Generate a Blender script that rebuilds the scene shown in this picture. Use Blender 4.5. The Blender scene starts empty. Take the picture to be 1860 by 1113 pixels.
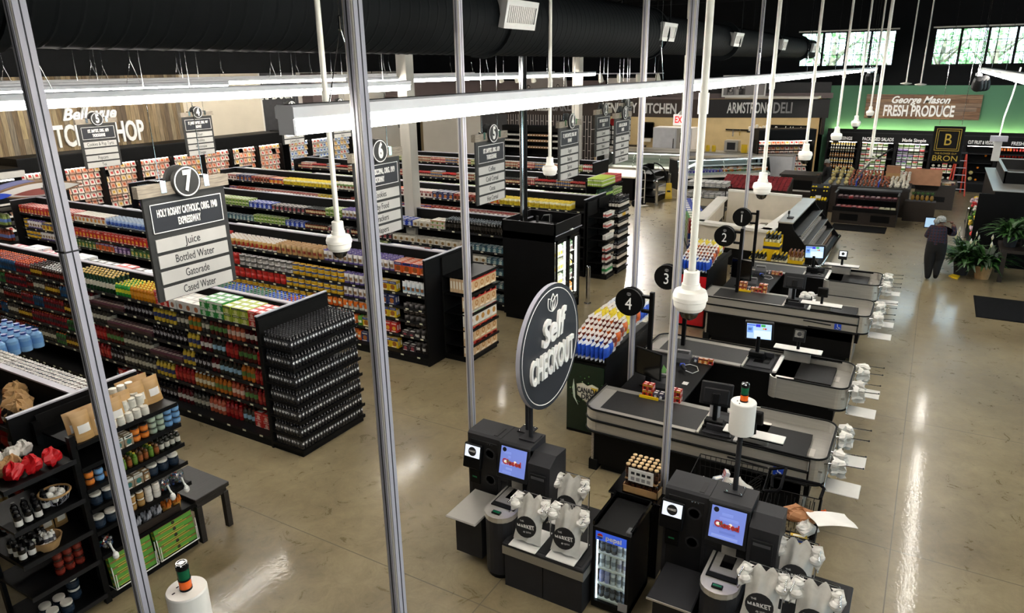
import bpy, math, random
import numpy as np
from mathutils import Vector, Matrix
random.seed(7)
rnd = random.random
ru = random.uniform
PI = math.pi
SC = bpy.context.scene
COL = SC.collection

# ---------------------------------------------------------------- camera, world, exposure
F_PX = 1292.6
YAW, PITCH, ROLL = math.radians(30.287), math.radians(18.475), math.radians(-0.798)
EYE = Vector((0, 0, 5.4))
_f = Vector((math.cos(YAW) * math.cos(PITCH), math.sin(YAW) * math.cos(PITCH), -math.sin(PITCH)))
_r = Vector((math.sin(YAW), -math.cos(YAW), 0))
_u = _r.cross(_f)
_c, _s = math.cos(ROLL), math.sin(ROLL)
CR, CU = _c * _r + _s * _u, -_s * _r + _c * _u
cd = bpy.data.cameras.new('camera')
cd.sensor_width = 36.0
cd.lens = F_PX / 1860 * 36
cd.clip_start, cd.clip_end = 0.1, 300
cam = bpy.data.objects.new('camera', cd)
COL.objects.link(cam)
cam.matrix_world = Matrix(((CR.x, CU.x, -_f.x, EYE.x), (CR.y, CU.y, -_f.y, EYE.y), (CR.z, CU.z, -_f.z, EYE.z), (0, 0, 0, 1)))
SC.camera = cam
SC.view_settings.view_transform = 'Standard'
SC.view_settings.look = 'None'
SC.view_settings.gamma = 1
SC.view_settings.exposure = 0.0
SC.cycles.use_denoising = True
SC.cycles.max_bounces = 6
SC.cycles.diffuse_bounces = 3
SC.cycles.glossy_bounces = 3
SC.cycles.transparent_max_bounces = 8
SC.cycles.sample_clamp_indirect = 6
LAMP_L = 66.0        # radiance of the fluorescent rows
STRIP_L = 13.0       # radiance of the strips inside the chilled cases
W = bpy.data.worlds.new('sky')
SC.world = W
W.use_nodes = True
W.node_tree.nodes['Background'].inputs[0].default_value = (0.68, 0.84, 1.0, 1)
W.node_tree.nodes['Background'].inputs[1].default_value = 7.0


# ---------------------------------------------------------------- materials
def lin(c):
    if isinstance(c, str):
        c = tuple(int(c[i:i + 2], 16) / 255 for i in (0, 2, 4))
    return tuple(x / 12.92 if x <= .04045 else ((x + .055) / 1.055) ** 2.4 for x in c)


MATS = {}


def mat(name, col='808080', rough=.5, metal=0., noise=0., scale=6., stretch=None, bump=0., emit=0., emitcol=None, spec=.5, col2=None, alpha=1.):
    m = bpy.data.materials.new(name)
    m.use_nodes = True
    nt = m.node_tree
    b = nt.nodes['Principled BSDF']
    c = lin(col)
    b.inputs['Base Color'].default_value = (*c, 1)
    b.inputs['Roughness'].default_value = rough
    b.inputs['Metallic'].default_value = metal
    b.inputs['Specular IOR Level'].default_value = spec
    if noise or bump:
        tc = nt.nodes.new('ShaderNodeTexCoord')
        mp = nt.nodes.new('ShaderNodeMapping')
        nz = nt.nodes.new('ShaderNodeTexNoise')
        nz.inputs['Scale'].default_value = scale
        nz.inputs['Detail'].default_value = 4
        if stretch:
            mp.inputs['Scale'].default_value = stretch
        nt.links.new(tc.outputs['Object'], mp.inputs[0])
        nt.links.new(mp.outputs[0], nz.inputs['Vector'])
        if noise:
            mx = nt.nodes.new('ShaderNodeMix')
            mx.data_type = 'RGBA'
            c2 = lin(col2) if col2 else tuple(x * (1 - noise) for x in c)
            c1 = c if col2 else tuple(min(1, x * (1 + noise)) for x in c)
            mx.inputs[6].default_value = (*c1, 1)
            mx.inputs[7].default_value = (*c2, 1)
            rp = nt.nodes.new('ShaderNodeMapRange')
            rp.inputs[1].default_value, rp.inputs[2].default_value = .35, .65
            nt.links.new(nz.outputs[0], rp.inputs[0])
            nt.links.new(rp.outputs[0], mx.inputs[0])
            nt.links.new(mx.outputs[2], b.inputs['Base Color'])
        if bump:
            bp = nt.nodes.new('ShaderNodeBump')
            bp.inputs['Strength'].default_value = bump
            bp.inputs['Distance'].default_value = .02
            nt.links.new(nz.outputs[0], bp.inputs['Height'])
            nt.links.new(bp.outputs[0], b.inputs['Normal'])
    if emit:
        b.inputs['Emission Color'].default_value = (*lin(emitcol or col), 1)
        b.inputs['Emission Strength'].default_value = emit
    MATS[name] = m
    return m


def pack_mat(name, rough, emit=0., metal=0.):
    m = mat(name, 'ffffff', rough, metal)
    nt = m.node_tree
    a = nt.nodes.new('ShaderNodeAttribute')
    a.attribute_name = 'Col'
    nt.links.new(a.outputs['Color'], nt.nodes['Principled BSDF'].inputs['Base Color'])
    if emit:
        nt.links.new(a.outputs['Color'], nt.nodes['Principled BSDF'].inputs['Emission Color'])
        nt.nodes['Principled BSDF'].inputs['Emission Strength'].default_value = emit
    return m


def glass_mat(name, tint='ffffff', opac=.06, rough=.03):
    m = bpy.data.materials.new(name)
    m.use_nodes = True
    nt = m.node_tree
    nt.nodes.remove(nt.nodes['Principled BSDF'])
    out = nt.nodes['Material Output']
    t = nt.nodes.new('ShaderNodeBsdfTransparent')
    t.inputs[0].default_value = (*lin(tint), 1)
    g = nt.nodes.new('ShaderNodeBsdfGlossy')
    g.inputs['Roughness'].default_value = rough
    x = nt.nodes.new('ShaderNodeMixShader')
    x.inputs[0].default_value = opac
    nt.links.new(t.outputs[0], x.inputs[1])
    nt.links.new(g.outputs[0], x.inputs[2])
    nt.links.new(x.outputs[0], out.inputs[0])
    MATS[name] = m


pack_mat('pk', .38)
pack_mat('pkm', .6)
pack_mat('pkg', .16)
pack_mat('screen', .2, 1.0)
mat('black', '060607', .5, noise=.25, scale=3, spec=.16)
mat('blackgloss', '050506', .14, noise=.2, scale=2)
mat('blackmatte', '070707', .8, noise=.3, scale=5, spec=.2)
mat('charcoal', '262629', .55, noise=.12, scale=4, spec=.25)
mat('charcoal2', '18181a', .5, noise=.12, scale=4, spec=.25)
mat('greyplastic', '454548', .45, noise=.1, scale=5)
mat('steel', 'c2beb6', .33, .6, noise=.05, scale=2, stretch=(1, 1, 20))
mat('steel2', 'a5a29b', .38, .6, noise=.05, scale=2, stretch=(20, 1, 1))
mat('chrome', 'd8d8d8', .1, 1., noise=.05, scale=3)
mat('alu', 'c6c1b6', .5, .0, noise=.08, scale=3, stretch=(1, 1, .2))
mat('alu2', 'a8a7b2', .5, .0, noise=.08, scale=3, stretch=(1, 1, .2))
mat('white', 'e6e4df', .5, noise=.04, scale=4)
mat('whiteplastic', 'efece4', .35, noise=.03, scale=3)
mat('cream', 'd9d0bf', .45, noise=.05, scale=3)
mat('poleWhite', 'dedcd2', .4, noise=.04, scale=3)
mat('tube', 'ffffff', .4, emit=LAMP_L, emitcol=(1., .975, .93))
mat('strip', 'ffffff', .4, emit=STRIP_L, emitcol=(1, .97, .93))
mat('stripblue', 'ffffff', .4, emit=4.0, emitcol=(.9, .95, 1.))
mat('cove', 'ffffff', .4, emit=42.0, emitcol=(1., .97, .72))
mat('kitchenfill', 'ffffff', .4, emit=13., emitcol=(1, .96, .88))
mat('spotface', 'ffffff', .4, emit=12.)
mat('redexit', 'e01818', .4, emit=1.5, emitcol='e01010')
mat('screenred', 'b02a2a', .4, emit=.4, emitcol='b02a2a')
mat('exitface', 'f0eee8', .4, emit=.5)
mat('fixture', 'e2e2e6', .4, .0, noise=.05, scale=3)
mat('sink', '6d5238', .7, noise=.35, scale=3, stretch=(1, 1, 1))
mat('tan', 'cbb68c', .7, noise=.06, scale=2)
mat('beige', 'cdc2ae', .75, noise=.04, scale=1)
mat('wallwhite', 'd8d2c8', .7, noise=.03, scale=1)
mat('green', '47775a', .7, noise=.05, scale=.6)
mat('blackwall', '050608', .85, noise=.2, scale=1.5, spec=.2)
mat('brownfascia', '35271f', .6, noise=.15, scale=2)
mat('darkfascia', '1b1718', .6, noise=.15, scale=2)
mat('soffit', '6a5d5d', .7, noise=.06, scale=1)
mat('kraft', 'a88558', .8, noise=.14, scale=7)
mat('cardboard', '9a6f52', .8, noise=.1, scale=4)
mat('red', 'c0141c', .4, noise=.06, scale=4)
mat('blue', '1a3fae', .4, noise=.06, scale=4)
mat('yellow', 'e2bd12', .45, noise=.06, scale=4)
mat('darkwood', '21170f', .55, noise=.35, scale=5, stretch=(1, 8, 8))
mat('blackwood', '1d1a18', .5, noise=.4, scale=6, stretch=(1, 9, 9))
mat('rubber', '0c0c0e', .9, noise=.2, scale=14, spec=.1)
mat('duct', '0b0e10', .75, noise=.15, scale=2, spec=.08)
mat('diffuser', 'a8a8a6', .45, .3, noise=.05, scale=4)
mat('ladder', 'a8301c', .5, noise=.1, scale=5)
mat('stair_wood', '8d8375', .7, noise=.3, scale=5, stretch=(1, 12, 12))
mat('signgrey', 'c4c2be', .55, noise=.04, scale=3)
mat('signblack', '292928', .55, noise=.12, scale=4, stretch=(1, 1, 4))
mat('signnavy', '20232a', .55, noise=.1, scale=4)
mat('letterwhite', 'f0eeea', .5, noise=.02, scale=3)
mat('lettergrey', '9a9797', .5, noise=.04, scale=3)
mat('letterblack', '1a1a1c', .5, noise=.05, scale=3)
mat('gold', 'b59a3c', .4, .3, noise=.08, scale=4)
mat('leaf', '2f5522', .45, noise=.35, scale=5)
mat('leafdark', '1b3315', .45, noise=.35, scale=5)
mat('treeleaf', 'a5cc98', .6, noise=.5, scale=2)
mat('bark', '8d8475', .8, noise=.3, scale=6)
mat('skin', '5b3a28', .5, noise=.08, scale=6)
mat('hair', '15100e', .7, noise=.2, scale=9)
mat('cloth_black', '08080a', .9, noise=.2, scale=9)
mat('net', '8f9290', .8, noise=.35, scale=30)
mat('bagwhite', 'dcd9d2', .45, noise=.06, scale=14)
mat('lampshade', 'ece9e2', .5, noise=.02, scale=3)
mat('lampgreen', '0a5c3c', .2, noise=.1, scale=20)
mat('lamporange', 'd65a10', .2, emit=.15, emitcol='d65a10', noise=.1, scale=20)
mat('belt', '151515', .55, noise=.2, scale=20)
mat('stoneblack', '121212', .2, noise=.25, scale=10)
mat('meatlight', 'f4efe8', .5, noise=.03, scale=5)
glass_mat('glass', 'f4faf8', .07)
glass_mat('smoked', '3a3a3e', .16)
glass_mat('frost', 'dfe3e8', .18, .15)


def plank_mat(name, cols, width, vertical_axis, length):
    """boards of differing tone: one random tone per board, streaked along the board"""
    m = mat(name, cols[0], .75)
    nt = m.node_tree
    b = nt.nodes['Principled BSDF']
    N, L = nt.nodes.new, nt.links.new
    tc = N('ShaderNodeTexCoord')
    sp = N('ShaderNodeSeparateXYZ')
    L(tc.outputs['Object'], sp.inputs[0])
    across, along = vertical_axis
    dv = N('ShaderNodeMath'); dv.operation = 'DIVIDE'; dv.inputs[1].default_value = width
    L(sp.outputs[across], dv.inputs[0])
    fl = N('ShaderNodeMath'); fl.operation = 'FLOOR'
    L(dv.outputs[0], fl.inputs[0])
    dl = N('ShaderNodeMath'); dl.operation = 'DIVIDE'; dl.inputs[1].default_value = length
    L(sp.outputs[along], dl.inputs[0])
    ad = N('ShaderNodeMath'); ad.operation = 'MULTIPLY_ADD'; ad.inputs[1].default_value = .37
    L(fl.outputs[0], ad.inputs[0]); L(dl.outputs[0], ad.inputs[2])
    fl2 = N('ShaderNodeMath'); fl2.operation = 'FLOOR'
    L(ad.outputs[0], fl2.inputs[0])
    cb = N('ShaderNodeCombineXYZ')
    L(fl.outputs[0], cb.inputs[0]); L(fl2.outputs[0], cb.inputs[1])
    wn = N('ShaderNodeTexWhiteNoise'); wn.noise_dimensions = '3D'
    L(cb.outputs[0], wn.inputs['Vector'])
    rp = N('ShaderNodeValToRGB')
    for i, c in enumerate(cols):
        e = rp.color_ramp.elements[i] if i < 2 else rp.color_ramp.elements.new(i / (len(cols) - 1))
        e.position = i / (len(cols) - 1)
        e.color = (*lin(c), 1)
    L(wn.outputs['Value'], rp.inputs[0])
    mp = N('ShaderNodeMapping')
    s = [14, 14, 14]; s[along] = 1.2
    mp.inputs['Scale'].default_value = s
    L(tc.outputs['Object'], mp.inputs[0])
    nz = N('ShaderNodeTexNoise'); nz.inputs['Scale'].default_value = 1.5; nz.inputs['Detail'].default_value = 5
    L(mp.outputs[0], nz.inputs['Vector'])
    mr = N('ShaderNodeMapRange'); mr.inputs[1].default_value, mr.inputs[2].default_value = .3, .7
    mr.inputs[3].default_value, mr.inputs[4].default_value = .55, 1.25
    L(nz.outputs[0], mr.inputs[0])
    fr = N('ShaderNodeMath'); fr.operation = 'FRACT'
    L(dv.outputs[0], fr.inputs[0])
    gp = N('ShaderNodeMath'); gp.operation = 'GREATER_THAN'; gp.inputs[1].default_value = .04
    L(fr.outputs[0], gp.inputs[0])
    ml = N('ShaderNodeMath'); ml.operation = 'MULTIPLY'
    L(mr.outputs[0], ml.inputs[0]); L(gp.outputs[0], ml.inputs[1])
    vm = N('ShaderNodeVectorMath'); vm.operation = 'SCALE'
    L(rp.outputs[0], vm.inputs[0]); L(ml.outputs[0], vm.inputs['Scale'])
    L(vm.outputs[0], b.inputs['Base Color'])


plank_mat('barnwood', ['63523c', '7d684a', 'a08d68', '74695a', '968060', '5a4b3a'], .19, (0, 2), 9.)
plank_mat('barnwood_h', ['6b4a33', '8a6b50', '7b6a60', '94704e', '6f5140'], .17, (2, 1), 1.3)


def brick_mat():
    m = mat('brick', '2a221c', .6)
    nt = m.node_tree
    tc = nt.nodes.new('ShaderNodeTexCoord')
    mp = nt.nodes.new('ShaderNodeMapping')
    mp.inputs['Rotation'].default_value = (PI / 2, 0, PI / 2)
    br = nt.nodes.new('ShaderNodeTexBrick')
    br.inputs['Color1'].default_value = (*lin('2c231d'), 1)
    br.inputs['Color2'].default_value = (*lin('1c1613'), 1)
    br.inputs['Mortar'].default_value = (*lin('c9c0b8'), 1)
    br.inputs['Scale'].default_value = 1
    br.inputs['Brick Width'].default_value = .75
    br.inputs['Row Height'].default_value = .16
    br.inputs['Mortar Size'].default_value = .016
    nt.links.new(tc.outputs['Object'], mp.inputs[0])
    sp = nt.nodes.new('ShaderNodeSeparateXYZ')
    cb = nt.nodes.new('ShaderNodeCombineXYZ')
    nt.links.new(tc.outputs['Object'], sp.inputs[0])
    nt.links.new(sp.outputs[2], cb.inputs[0])
    nt.links.new(sp.outputs[1], cb.inputs[1])
    nt.links.new(cb.outputs[0], br.inputs['Vector'])
    nt.links.new(br.outputs[0], nt.nodes['Principled BSDF'].inputs['Base Color'])


brick_mat()


def plaid_mat():
    m = mat('plaid', '3a2632', .9)
    nt = m.node_tree
    tc = nt.nodes.new('ShaderNodeTexCoord')
    b = nt.nodes['Principled BSDF']
    prev = None
    cols = [('z', 14, '55222c'), ('y', 14, '222a46'), ('z', 28, '0c0b10')]
    base = nt.nodes.new('ShaderNodeRGB'); base.outputs[0].default_value = (*lin('2a1c24'), 1)
    prev = base.outputs[0]
    sp = nt.nodes.new('ShaderNodeSeparateXYZ')
    nt.links.new(tc.outputs['Object'], sp.inputs[0])
    for ax, k, c in cols:
        mu = nt.nodes.new('ShaderNodeMath'); mu.operation = 'MULTIPLY'; mu.inputs[1].default_value = k
        nt.links.new(sp.outputs['xyz'.index(ax)], mu.inputs[0])
        fr = nt.nodes.new('ShaderNodeMath'); fr.operation = 'FRACT'
        nt.links.new(mu.outputs[0], fr.inputs[0])
        gt = nt.nodes.new('ShaderNodeMath'); gt.operation = 'GREATER_THAN'; gt.inputs[1].default_value = .62
        nt.links.new(fr.outputs[0], gt.inputs[0])
        mx = nt.nodes.new('ShaderNodeMix'); mx.data_type = 'RGBA'
        nt.links.new(gt.outputs[0], mx.inputs[0])
        nt.links.new(prev, mx.inputs[6])
        mx.inputs[7].default_value = (*lin(c), 1)
        prev = mx.outputs[2]
    nt.links.new(prev, b.inputs['Base Color'])


plaid_mat()


def floor_mat():
    m = mat('concrete', '8f856f', .2)
    nt = m.node_tree
    b = nt.nodes['Principled BSDF']
    N, L = nt.nodes.new, nt.links.new
    tc = N('ShaderNodeTexCoord')
    sp = N('ShaderNodeSeparateXYZ')
    L(tc.outputs['Object'], sp.inputs[0])
    n1 = N('ShaderNodeTexNoise'); n1.inputs['Scale'].default_value = .55; n1.inputs['Detail'].default_value = 8; n1.inputs['Roughness'].default_value = .68
    n2 = N('ShaderNodeTexNoise'); n2.inputs['Scale'].default_value = 3.2; n2.inputs['Detail'].default_value = 7; n2.inputs['Roughness'].default_value = .75; n2.inputs['Distortion'].default_value = 1.2
    L(tc.outputs['Object'], n1.inputs['Vector']); L(tc.outputs['Object'], n2.inputs['Vector'])
    r1 = N('ShaderNodeValToRGB')
    r1.color_ramp.elements[0].position = .3; r1.color_ramp.elements[0].color = (*lin('72644a'), 1)
    r1.color_ramp.elements[1].position = .72; r1.color_ramp.elements[1].color = (*lin('a09272'), 1)
    L(n1.outputs[0], r1.inputs[0])
    r2 = N('ShaderNodeMapRange'); r2.inputs[1].default_value, r2.inputs[2].default_value = .3, .62
    r2.inputs[3].default_value, r2.inputs[4].default_value = .76, 1.05
    L(n2.outputs[0], r2.inputs[0])
    sc = N('ShaderNodeVectorMath'); sc.operation = 'SCALE'
    L(r1.outputs[0], sc.inputs[0]); L(r2.outputs[0], sc.inputs['Scale'])
    # saw-cut joints
    prev = None
    for ax, c in ((0, 5.14), (0, 8.25), (0, 11.93), (0, 17.16), (0, 23.), (0, 29.), (1, -.27), (1, 3.45), (1, -4.)):
        cp = N('ShaderNodeMath'); cp.operation = 'COMPARE'
        cp.inputs[1].default_value = c
        cp.inputs[2].default_value = .006
        L(sp.outputs[ax], cp.inputs[0])
        if prev is None:
            prev = cp.outputs[0]
        else:
            mx = N('ShaderNodeMath'); mx.operation = 'MAXIMUM'
            L(prev, mx.inputs[0]); L(cp.outputs[0], mx.inputs[1])
            prev = mx.outputs[0]
    jm = N('ShaderNodeMix'); jm.data_type = 'RGBA'
    L(prev, jm.inputs[0]); L(sc.outputs[0], jm.inputs[6])
    jm.inputs[7].default_value = (*lin('5e5443'), 1)
    L(jm.outputs[2], b.inputs['Base Color'])
    rr = N('ShaderNodeMapRange'); rr.inputs[1].default_value, rr.inputs[2].default_value = .35, .7
    rr.inputs[3].default_value, rr.inputs[4].default_value = .26, .42
    L(n2.outputs[0], rr.inputs[0])
    L(rr.outputs[0], b.inputs['Roughness'])
    b.inputs['Coat Weight'].default_value = .3
    b.inputs['Coat Roughness'].default_value = .07
    n3 = N('ShaderNodeTexNoise'); n3.inputs['Scale'].default_value = 22; n3.inputs['Detail'].default_value = 3
    L(tc.outputs['Object'], n3.inputs['Vector'])
    bp = N('ShaderNodeBump'); bp.inputs['Strength'].default_value = .05; bp.inputs['Distance'].default_value = .02
    L(n3.outputs[0], bp.inputs['Height'])
    L(bp.outputs[0], b.inputs['Normal'])
    L(bp.outputs[0], b.inputs['Coat Normal'])


floor_mat()


# ---------------------------------------------------------------- mesh builder
class MB:
    def __init__(s):
        s.v, s.f, s.mi, s.fc, s.sm, s.mats = [], [], [], [], [], []

    def add(s, vs, fs, m='pk', col=None, M=None, smooth=False):
        if m not in s.mats:
            s.mats.append(m)
        k = s.mats.index(m)
        b = len(s.v)
        if M is not None:
            vs = [tuple(M @ Vector(p)) for p in vs]
        s.v.extend(vs)
        multi = col is not None and isinstance(col, list)
        c1 = lin(col) if (col is not None and not multi) else (1, 1, 1)
        for i, f in enumerate(fs):
            s.f.append([b + j for j in f])
            s.mi.append(k)
            s.fc.append(lin(col[i]) if multi else c1)
            s.sm.append(smooth)
        return s

    def box(s, x0, x1, y0, y1, z0, z1, m='pk', col=None, M=None, ch=0.):
        if ch <= 0:
            vs = [(x0, y0, z0), (x1, y0, z0), (x1, y1, z0), (x0, y1, z0), (x0, y0, z1), (x1, y0, z1), (x1, y1, z1), (x0, y1, z1)]
            fs = [(3, 2, 1, 0), (4, 5, 6, 7), (0, 1, 5, 4), (1, 2, 6, 5), (2, 3, 7, 6), (3, 0, 4, 7)]
            return s.add(vs, fs, m, col, M)
        c = min(ch, (x1 - x0) / 2.01, (y1 - y0) / 2.01, (z1 - z0) / 2.01)
        ring = lambda d, z: [(x0 + d, y0 + c, z), (x0 + c, y0 + d, z), (x1 - c, y0 + d, z), (x1 - d, y0 + c, z), (x1 - d, y1 - c, z), (x1 - c, y1 - d, z), (x0 + c, y1 - d, z), (x0 + d, y1 - c, z)]
        ins = lambda z: [(x0 + c, y0 + c, z), (x0 + c, y0 + c, z), (x1 - c, y0 + c, z), (x1 - c, y0 + c, z), (x1 - c, y1 - c, z), (x1 - c, y1 - c, z), (x0 + c, y1 - c, z), (x0 + c, y1 - c, z)]
        a0, a1 = ring(0, z0 + c), ring(0, z1 - c)
        bq = [(x0 + c, y0 + c, z0), (x1 - c, y0 + c, z0), (x1 - c, y1 - c, z0), (x0 + c, y1 - c, z0)]
        tq = [(x0 + c, y0 + c, z1), (x1 - c, y0 + c, z1), (x1 - c, y1 - c, z1), (x0 + c, y1 - c, z1)]
        vs = a0 + a1 + bq + tq
        fs = [(i, (i + 1) % 8, 8 + (i + 1) % 8, 8 + i) for i in range(8)]
        fs += [(19, 18, 17, 16), (20, 21, 22, 23)]
        cm = {0: 0, 1: 0, 2: 1, 3: 1, 4: 2, 5: 2, 6: 3, 7: 3}
        for i in range(8):
            j = (i + 1) % 8
            if cm[i] == cm[j]:
                fs.append((i, 16 + cm[i], j)); fs.append((8 + i, 8 + j, 20 + cm[i]))
            else:
                fs.append((j, i, 16 + cm[i], 16 + cm[j])); fs.append((8 + i, 8 + j, 20 + cm[j], 20 + cm[i]))
        return s.add(vs, fs, m, col, M)

    def lathe(s, prof, c=(0, 0, 0), n=12, m='pk', col=None, M=None, smooth=True):
        """prof: (radius, height); m / col may be lists with one entry per segment"""
        ca = [(math.cos(2 * PI * i / n), math.sin(2 * PI * i / n)) for i in range(n)]
        for k in range(len(prof) - 1):
            (r0, h0), (r1, h1) = prof[k], prof[k + 1]
            mm = m[k] if isinstance(m, list) else m
            cc = col[k] if isinstance(col, list) else col
            vs, fs = [], []
            if r0 <= 1e-6 and r1 <= 1e-6:
                continue
            if r0 <= 1e-6 or r1 <= 1e-6:
                r, h, hp = (r1, h1, h0) if r0 <= 1e-6 else (r0, h0, h1)
                vs = [(c[0] + r * a, c[1] + r * b, c[2] + h) for a, b in ca]
                if abs(h - hp) < 1e-6:
                    fs = [tuple(range(n)) if r1 <= 1e-6 else tuple(reversed(range(n)))]
                    s.add(vs, fs, mm, cc, M, False)
                    continue
                vs.append((c[0], c[1], c[2] + hp))
                fs = [((i, (i + 1) % n, n) if r1 <= 1e-6 else ((i + 1) % n, i, n)) for i in range(n)]
            else:
                vs = [(c[0] + r0 * a, c[1] + r0 * b, c[2] + h0) for a, b in ca] + [(c[0] + r1 * a, c[1] + r1 * b, c[2] + h1) for a, b in ca]
                fs = [(i, (i + 1) % n, n + (i + 1) % n, n + i) for i in range(n)]
            s.add(vs, fs, mm, cc, M, smooth)
        return s

    def cyl(s, p0, p1, r0, r1=None, n=10, m='pk', col=None, caps=True, M=None):
        r1 = r0 if r1 is None else r1
        p0, p1 = Vector(p0), Vector(p1)
        d = (p1 - p0)
        L = d.length
        if L < 1e-6:
            return s
        q = d.to_track_quat('Z', 'Y').to_matrix().to_4x4()
        T = Matrix.Translation(p0) @ q
        if M is not None:
            T = M @ T
        pr = [(r0, 0), (r1, L)]
        if caps:
            pr = [(0, 0)] + pr + [(0, L)]
        return s.lathe(pr, (0, 0, 0), n, m, col, T)

    def tube(s, pts, r, n=8, m='pk', col=None, closed=False, M=None):
        pts = [Vector(p) for p in pts]
        k = len(pts)
        rings = []
        up = Vector((0, 0, 1))
        prevx = None
        for i, p in enumerate(pts):
            a = pts[(i - 1) % k] if (closed or i > 0) else p
            b = pts[(i + 1) % k] if (closed or i < k - 1) else p
            t = (b - a).normalized()
            if prevx is None:
                x = t.cross(up)
                if x.length < .1:
                    x = t.cross(Vector((1, 0, 0)))
            else:
                x = prevx - t * prevx.dot(t)
                if x.length < 1e-4:
                    x = t.cross(up)
            x.normalize()
            prevx = x
            y = t.cross(x)
            rr = r[i] if isinstance(r, (list, tuple)) else r
            rings.append([tuple(p + x * (rr * math.cos(2 * PI * j / n)) + y * (rr * math.sin(2 * PI * j / n))) for j in range(n)])
        vs = [v for q in rings for v in q]
        fs = []
        for i in range(k if closed else k - 1):
            i2 = (i + 1) % k
            for j in range(n):
                fs.append((i * n + j, i * n + (j + 1) % n, i2 * n + (j + 1) % n, i2 * n + j))
        s.add(vs, fs, m, col, M, True)
        if not closed:
            s.add(rings[0], [tuple(range(n))], m, col, M)
            s.add(rings[-1], [tuple(reversed(range(n)))], m, col, M)
        return s

    def prism(s, poly, a0, a1, axis, m='pk', col=None, M=None):
        """extrude a 2D polygon along an axis: poly gives the two other coordinates in order"""
        def P(u, w, a):
            return (a, u, w) if axis == 'x' else (u, a, w) if axis == 'y' else (u, w, a)
        n = len(poly)
        vs = [P(u, w, a0) for u, w in poly] + [P(u, w, a1) for u, w in poly]
        fs = [(i, (i + 1) % n, n + (i + 1) % n, n + i) for i in range(n)] + [tuple(reversed(range(n))), tuple(range(n, 2 * n))]
        return s.add(vs, fs, m, col, M)

    def quad(s, a, b, c, d, m='pk', col=None, M=None):
        return s.add([a, b, c, d], [(0, 1, 2, 3)], m, col, M)

    def disc(s, c, r, n, normal, m='pk', col=None, M=None, t=0.):
        q = Vector(normal).to_track_quat('Z', 'Y').to_matrix().to_4x4()
        T = Matrix.Translation(c) @ q
        if M is not None:
            T = M @ T
        return s.lathe([(0, 0), (r, 0), (r, t), (0, t)] if t else [(r, 0), (0, 0)], (0, 0, 0), n, m, col, T)

    def ball(s, c, r, n=10, k=6, m='pk', col=None, M=None, sq=1.):
        pr = [(max(0., r * math.sin(PI * i / k)), -r * sq * math.cos(PI * i / k)) for i in range(k + 1)]
        return s.lathe(pr, c, n, m, col, M)

    def mesh(s, name):
        me = bpy.data.meshes.new(name)
        nl = sum(len(f) for f in s.f)
        me.vertices.add(len(s.v))
        me.vertices.foreach_set('co', np.array(s.v, dtype=np.float32).ravel())
        me.loops.add(nl)
        me.loops.foreach_set('vertex_index', np.array([j for f in s.f for j in f], dtype=np.int32))
        me.polygons.add(len(s.f))
        tot = np.array([len(f) for f in s.f], dtype=np.int32)
        st = np.concatenate(([0], np.cumsum(tot)[:-1])).astype(np.int32)
        me.polygons.foreach_set('loop_start', st)
        me.polygons.foreach_set('loop_total', tot)
        me.polygons.foreach_set('material_index', np.array(s.mi, dtype=np.int32))
        me.polygons.foreach_set('use_smooth', np.array(s.sm, dtype=bool))
        for k in s.mats:
            me.materials.append(MATS[k])
        at = me.color_attributes.new('Col', 'FLOAT_COLOR', 'CORNER')
        fc = np.ones((len(s.f), 4), dtype=np.float32)
        fc[:, :3] = np.array(s.fc, dtype=np.float32).reshape(-1, 3)
        at.data.foreach_set('color', np.repeat(fc, tot, axis=0).ravel())
        me.update(calc_edges=True)
        return me


# ---------------------------------------------------------------- scene objects
def obj(name, mb, parent=None, label=None):
    o = bpy.data.objects.new(name, mb.mesh(name) if isinstance(mb, MB) else mb)
    COL.objects.link(o)
    if parent is not None:
        o.parent = parent
    if label:
        o['label'] = label
    return o


def tag(o, label=None, cat=None, group=None, kind=None):
    if label:
        o['label'] = label
    if cat:
        o['category'] = cat
    if group:
        o['group'] = group
    if kind:
        o['kind'] = kind
    return o


def thing(name, label, cat, loc=(0, 0, 0), rz=0., group=None):
    o = bpy.data.objects.new(name, None)
    COL.objects.link(o)
    o.location = loc
    o.rotation_euler = (0, 0, rz)
    o.empty_display_size = .1
    return tag(o, label, cat, group)


def struct(name, mb, parent=None):
    o = obj(name, mb, parent)
    if parent is None:
        o['kind'] = 'structure'
    return o


def dup(root, loc=None, rz=None, label=None, group=None, parent=None):
    r = root.copy()
    COL.objects.link(r)
    if loc is not None:
        r.location = loc
    if rz is not None:
        r.rotation_euler = (0, 0, rz)
    if label:
        r['label'] = label
    if group:
        r['group'] = group
    if parent is not None:
        r.parent = parent
        r.matrix_parent_inverse = Matrix()
    for ch in list(root.children):
        dup(ch, parent=r)
    return r


TEXTS = []


def text(body, size, parent, loc, face='-x', m='letterwhite', ext=.006, sx=1., shear=0., name='lettering', align='CENTER', off=0., tilt=0., w=0.):
    cu = bpy.data.curves.new(name, 'FONT')
    cu.body = body
    cu.size = size
    cu.align_x = align
    cu.align_y = 'CENTER'
    cu.extrude = ext
    cu.offset = off
    cu.shear = shear
    cu.resolution_u = 3
    cu.materials.append(MATS[m])
    o = bpy.data.objects.new(name, cu)
    COL.objects.link(o)
    if parent is not None:
        o.parent = parent
    o.location = loc
    o.rotation_euler = {'-x': (PI / 2, 0, -PI / 2), '-y': (PI / 2, 0, 0), '+x': (PI / 2, 0, PI / 2), 'z': (0, 0, -PI / 2)}[face] if isinstance(face, str) else face
    if tilt:
        o.rotation_euler.rotate_axis('Z', tilt)
    o.scale = (sx, 1, 1)
    TEXTS.append((o, w))
    return o


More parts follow.
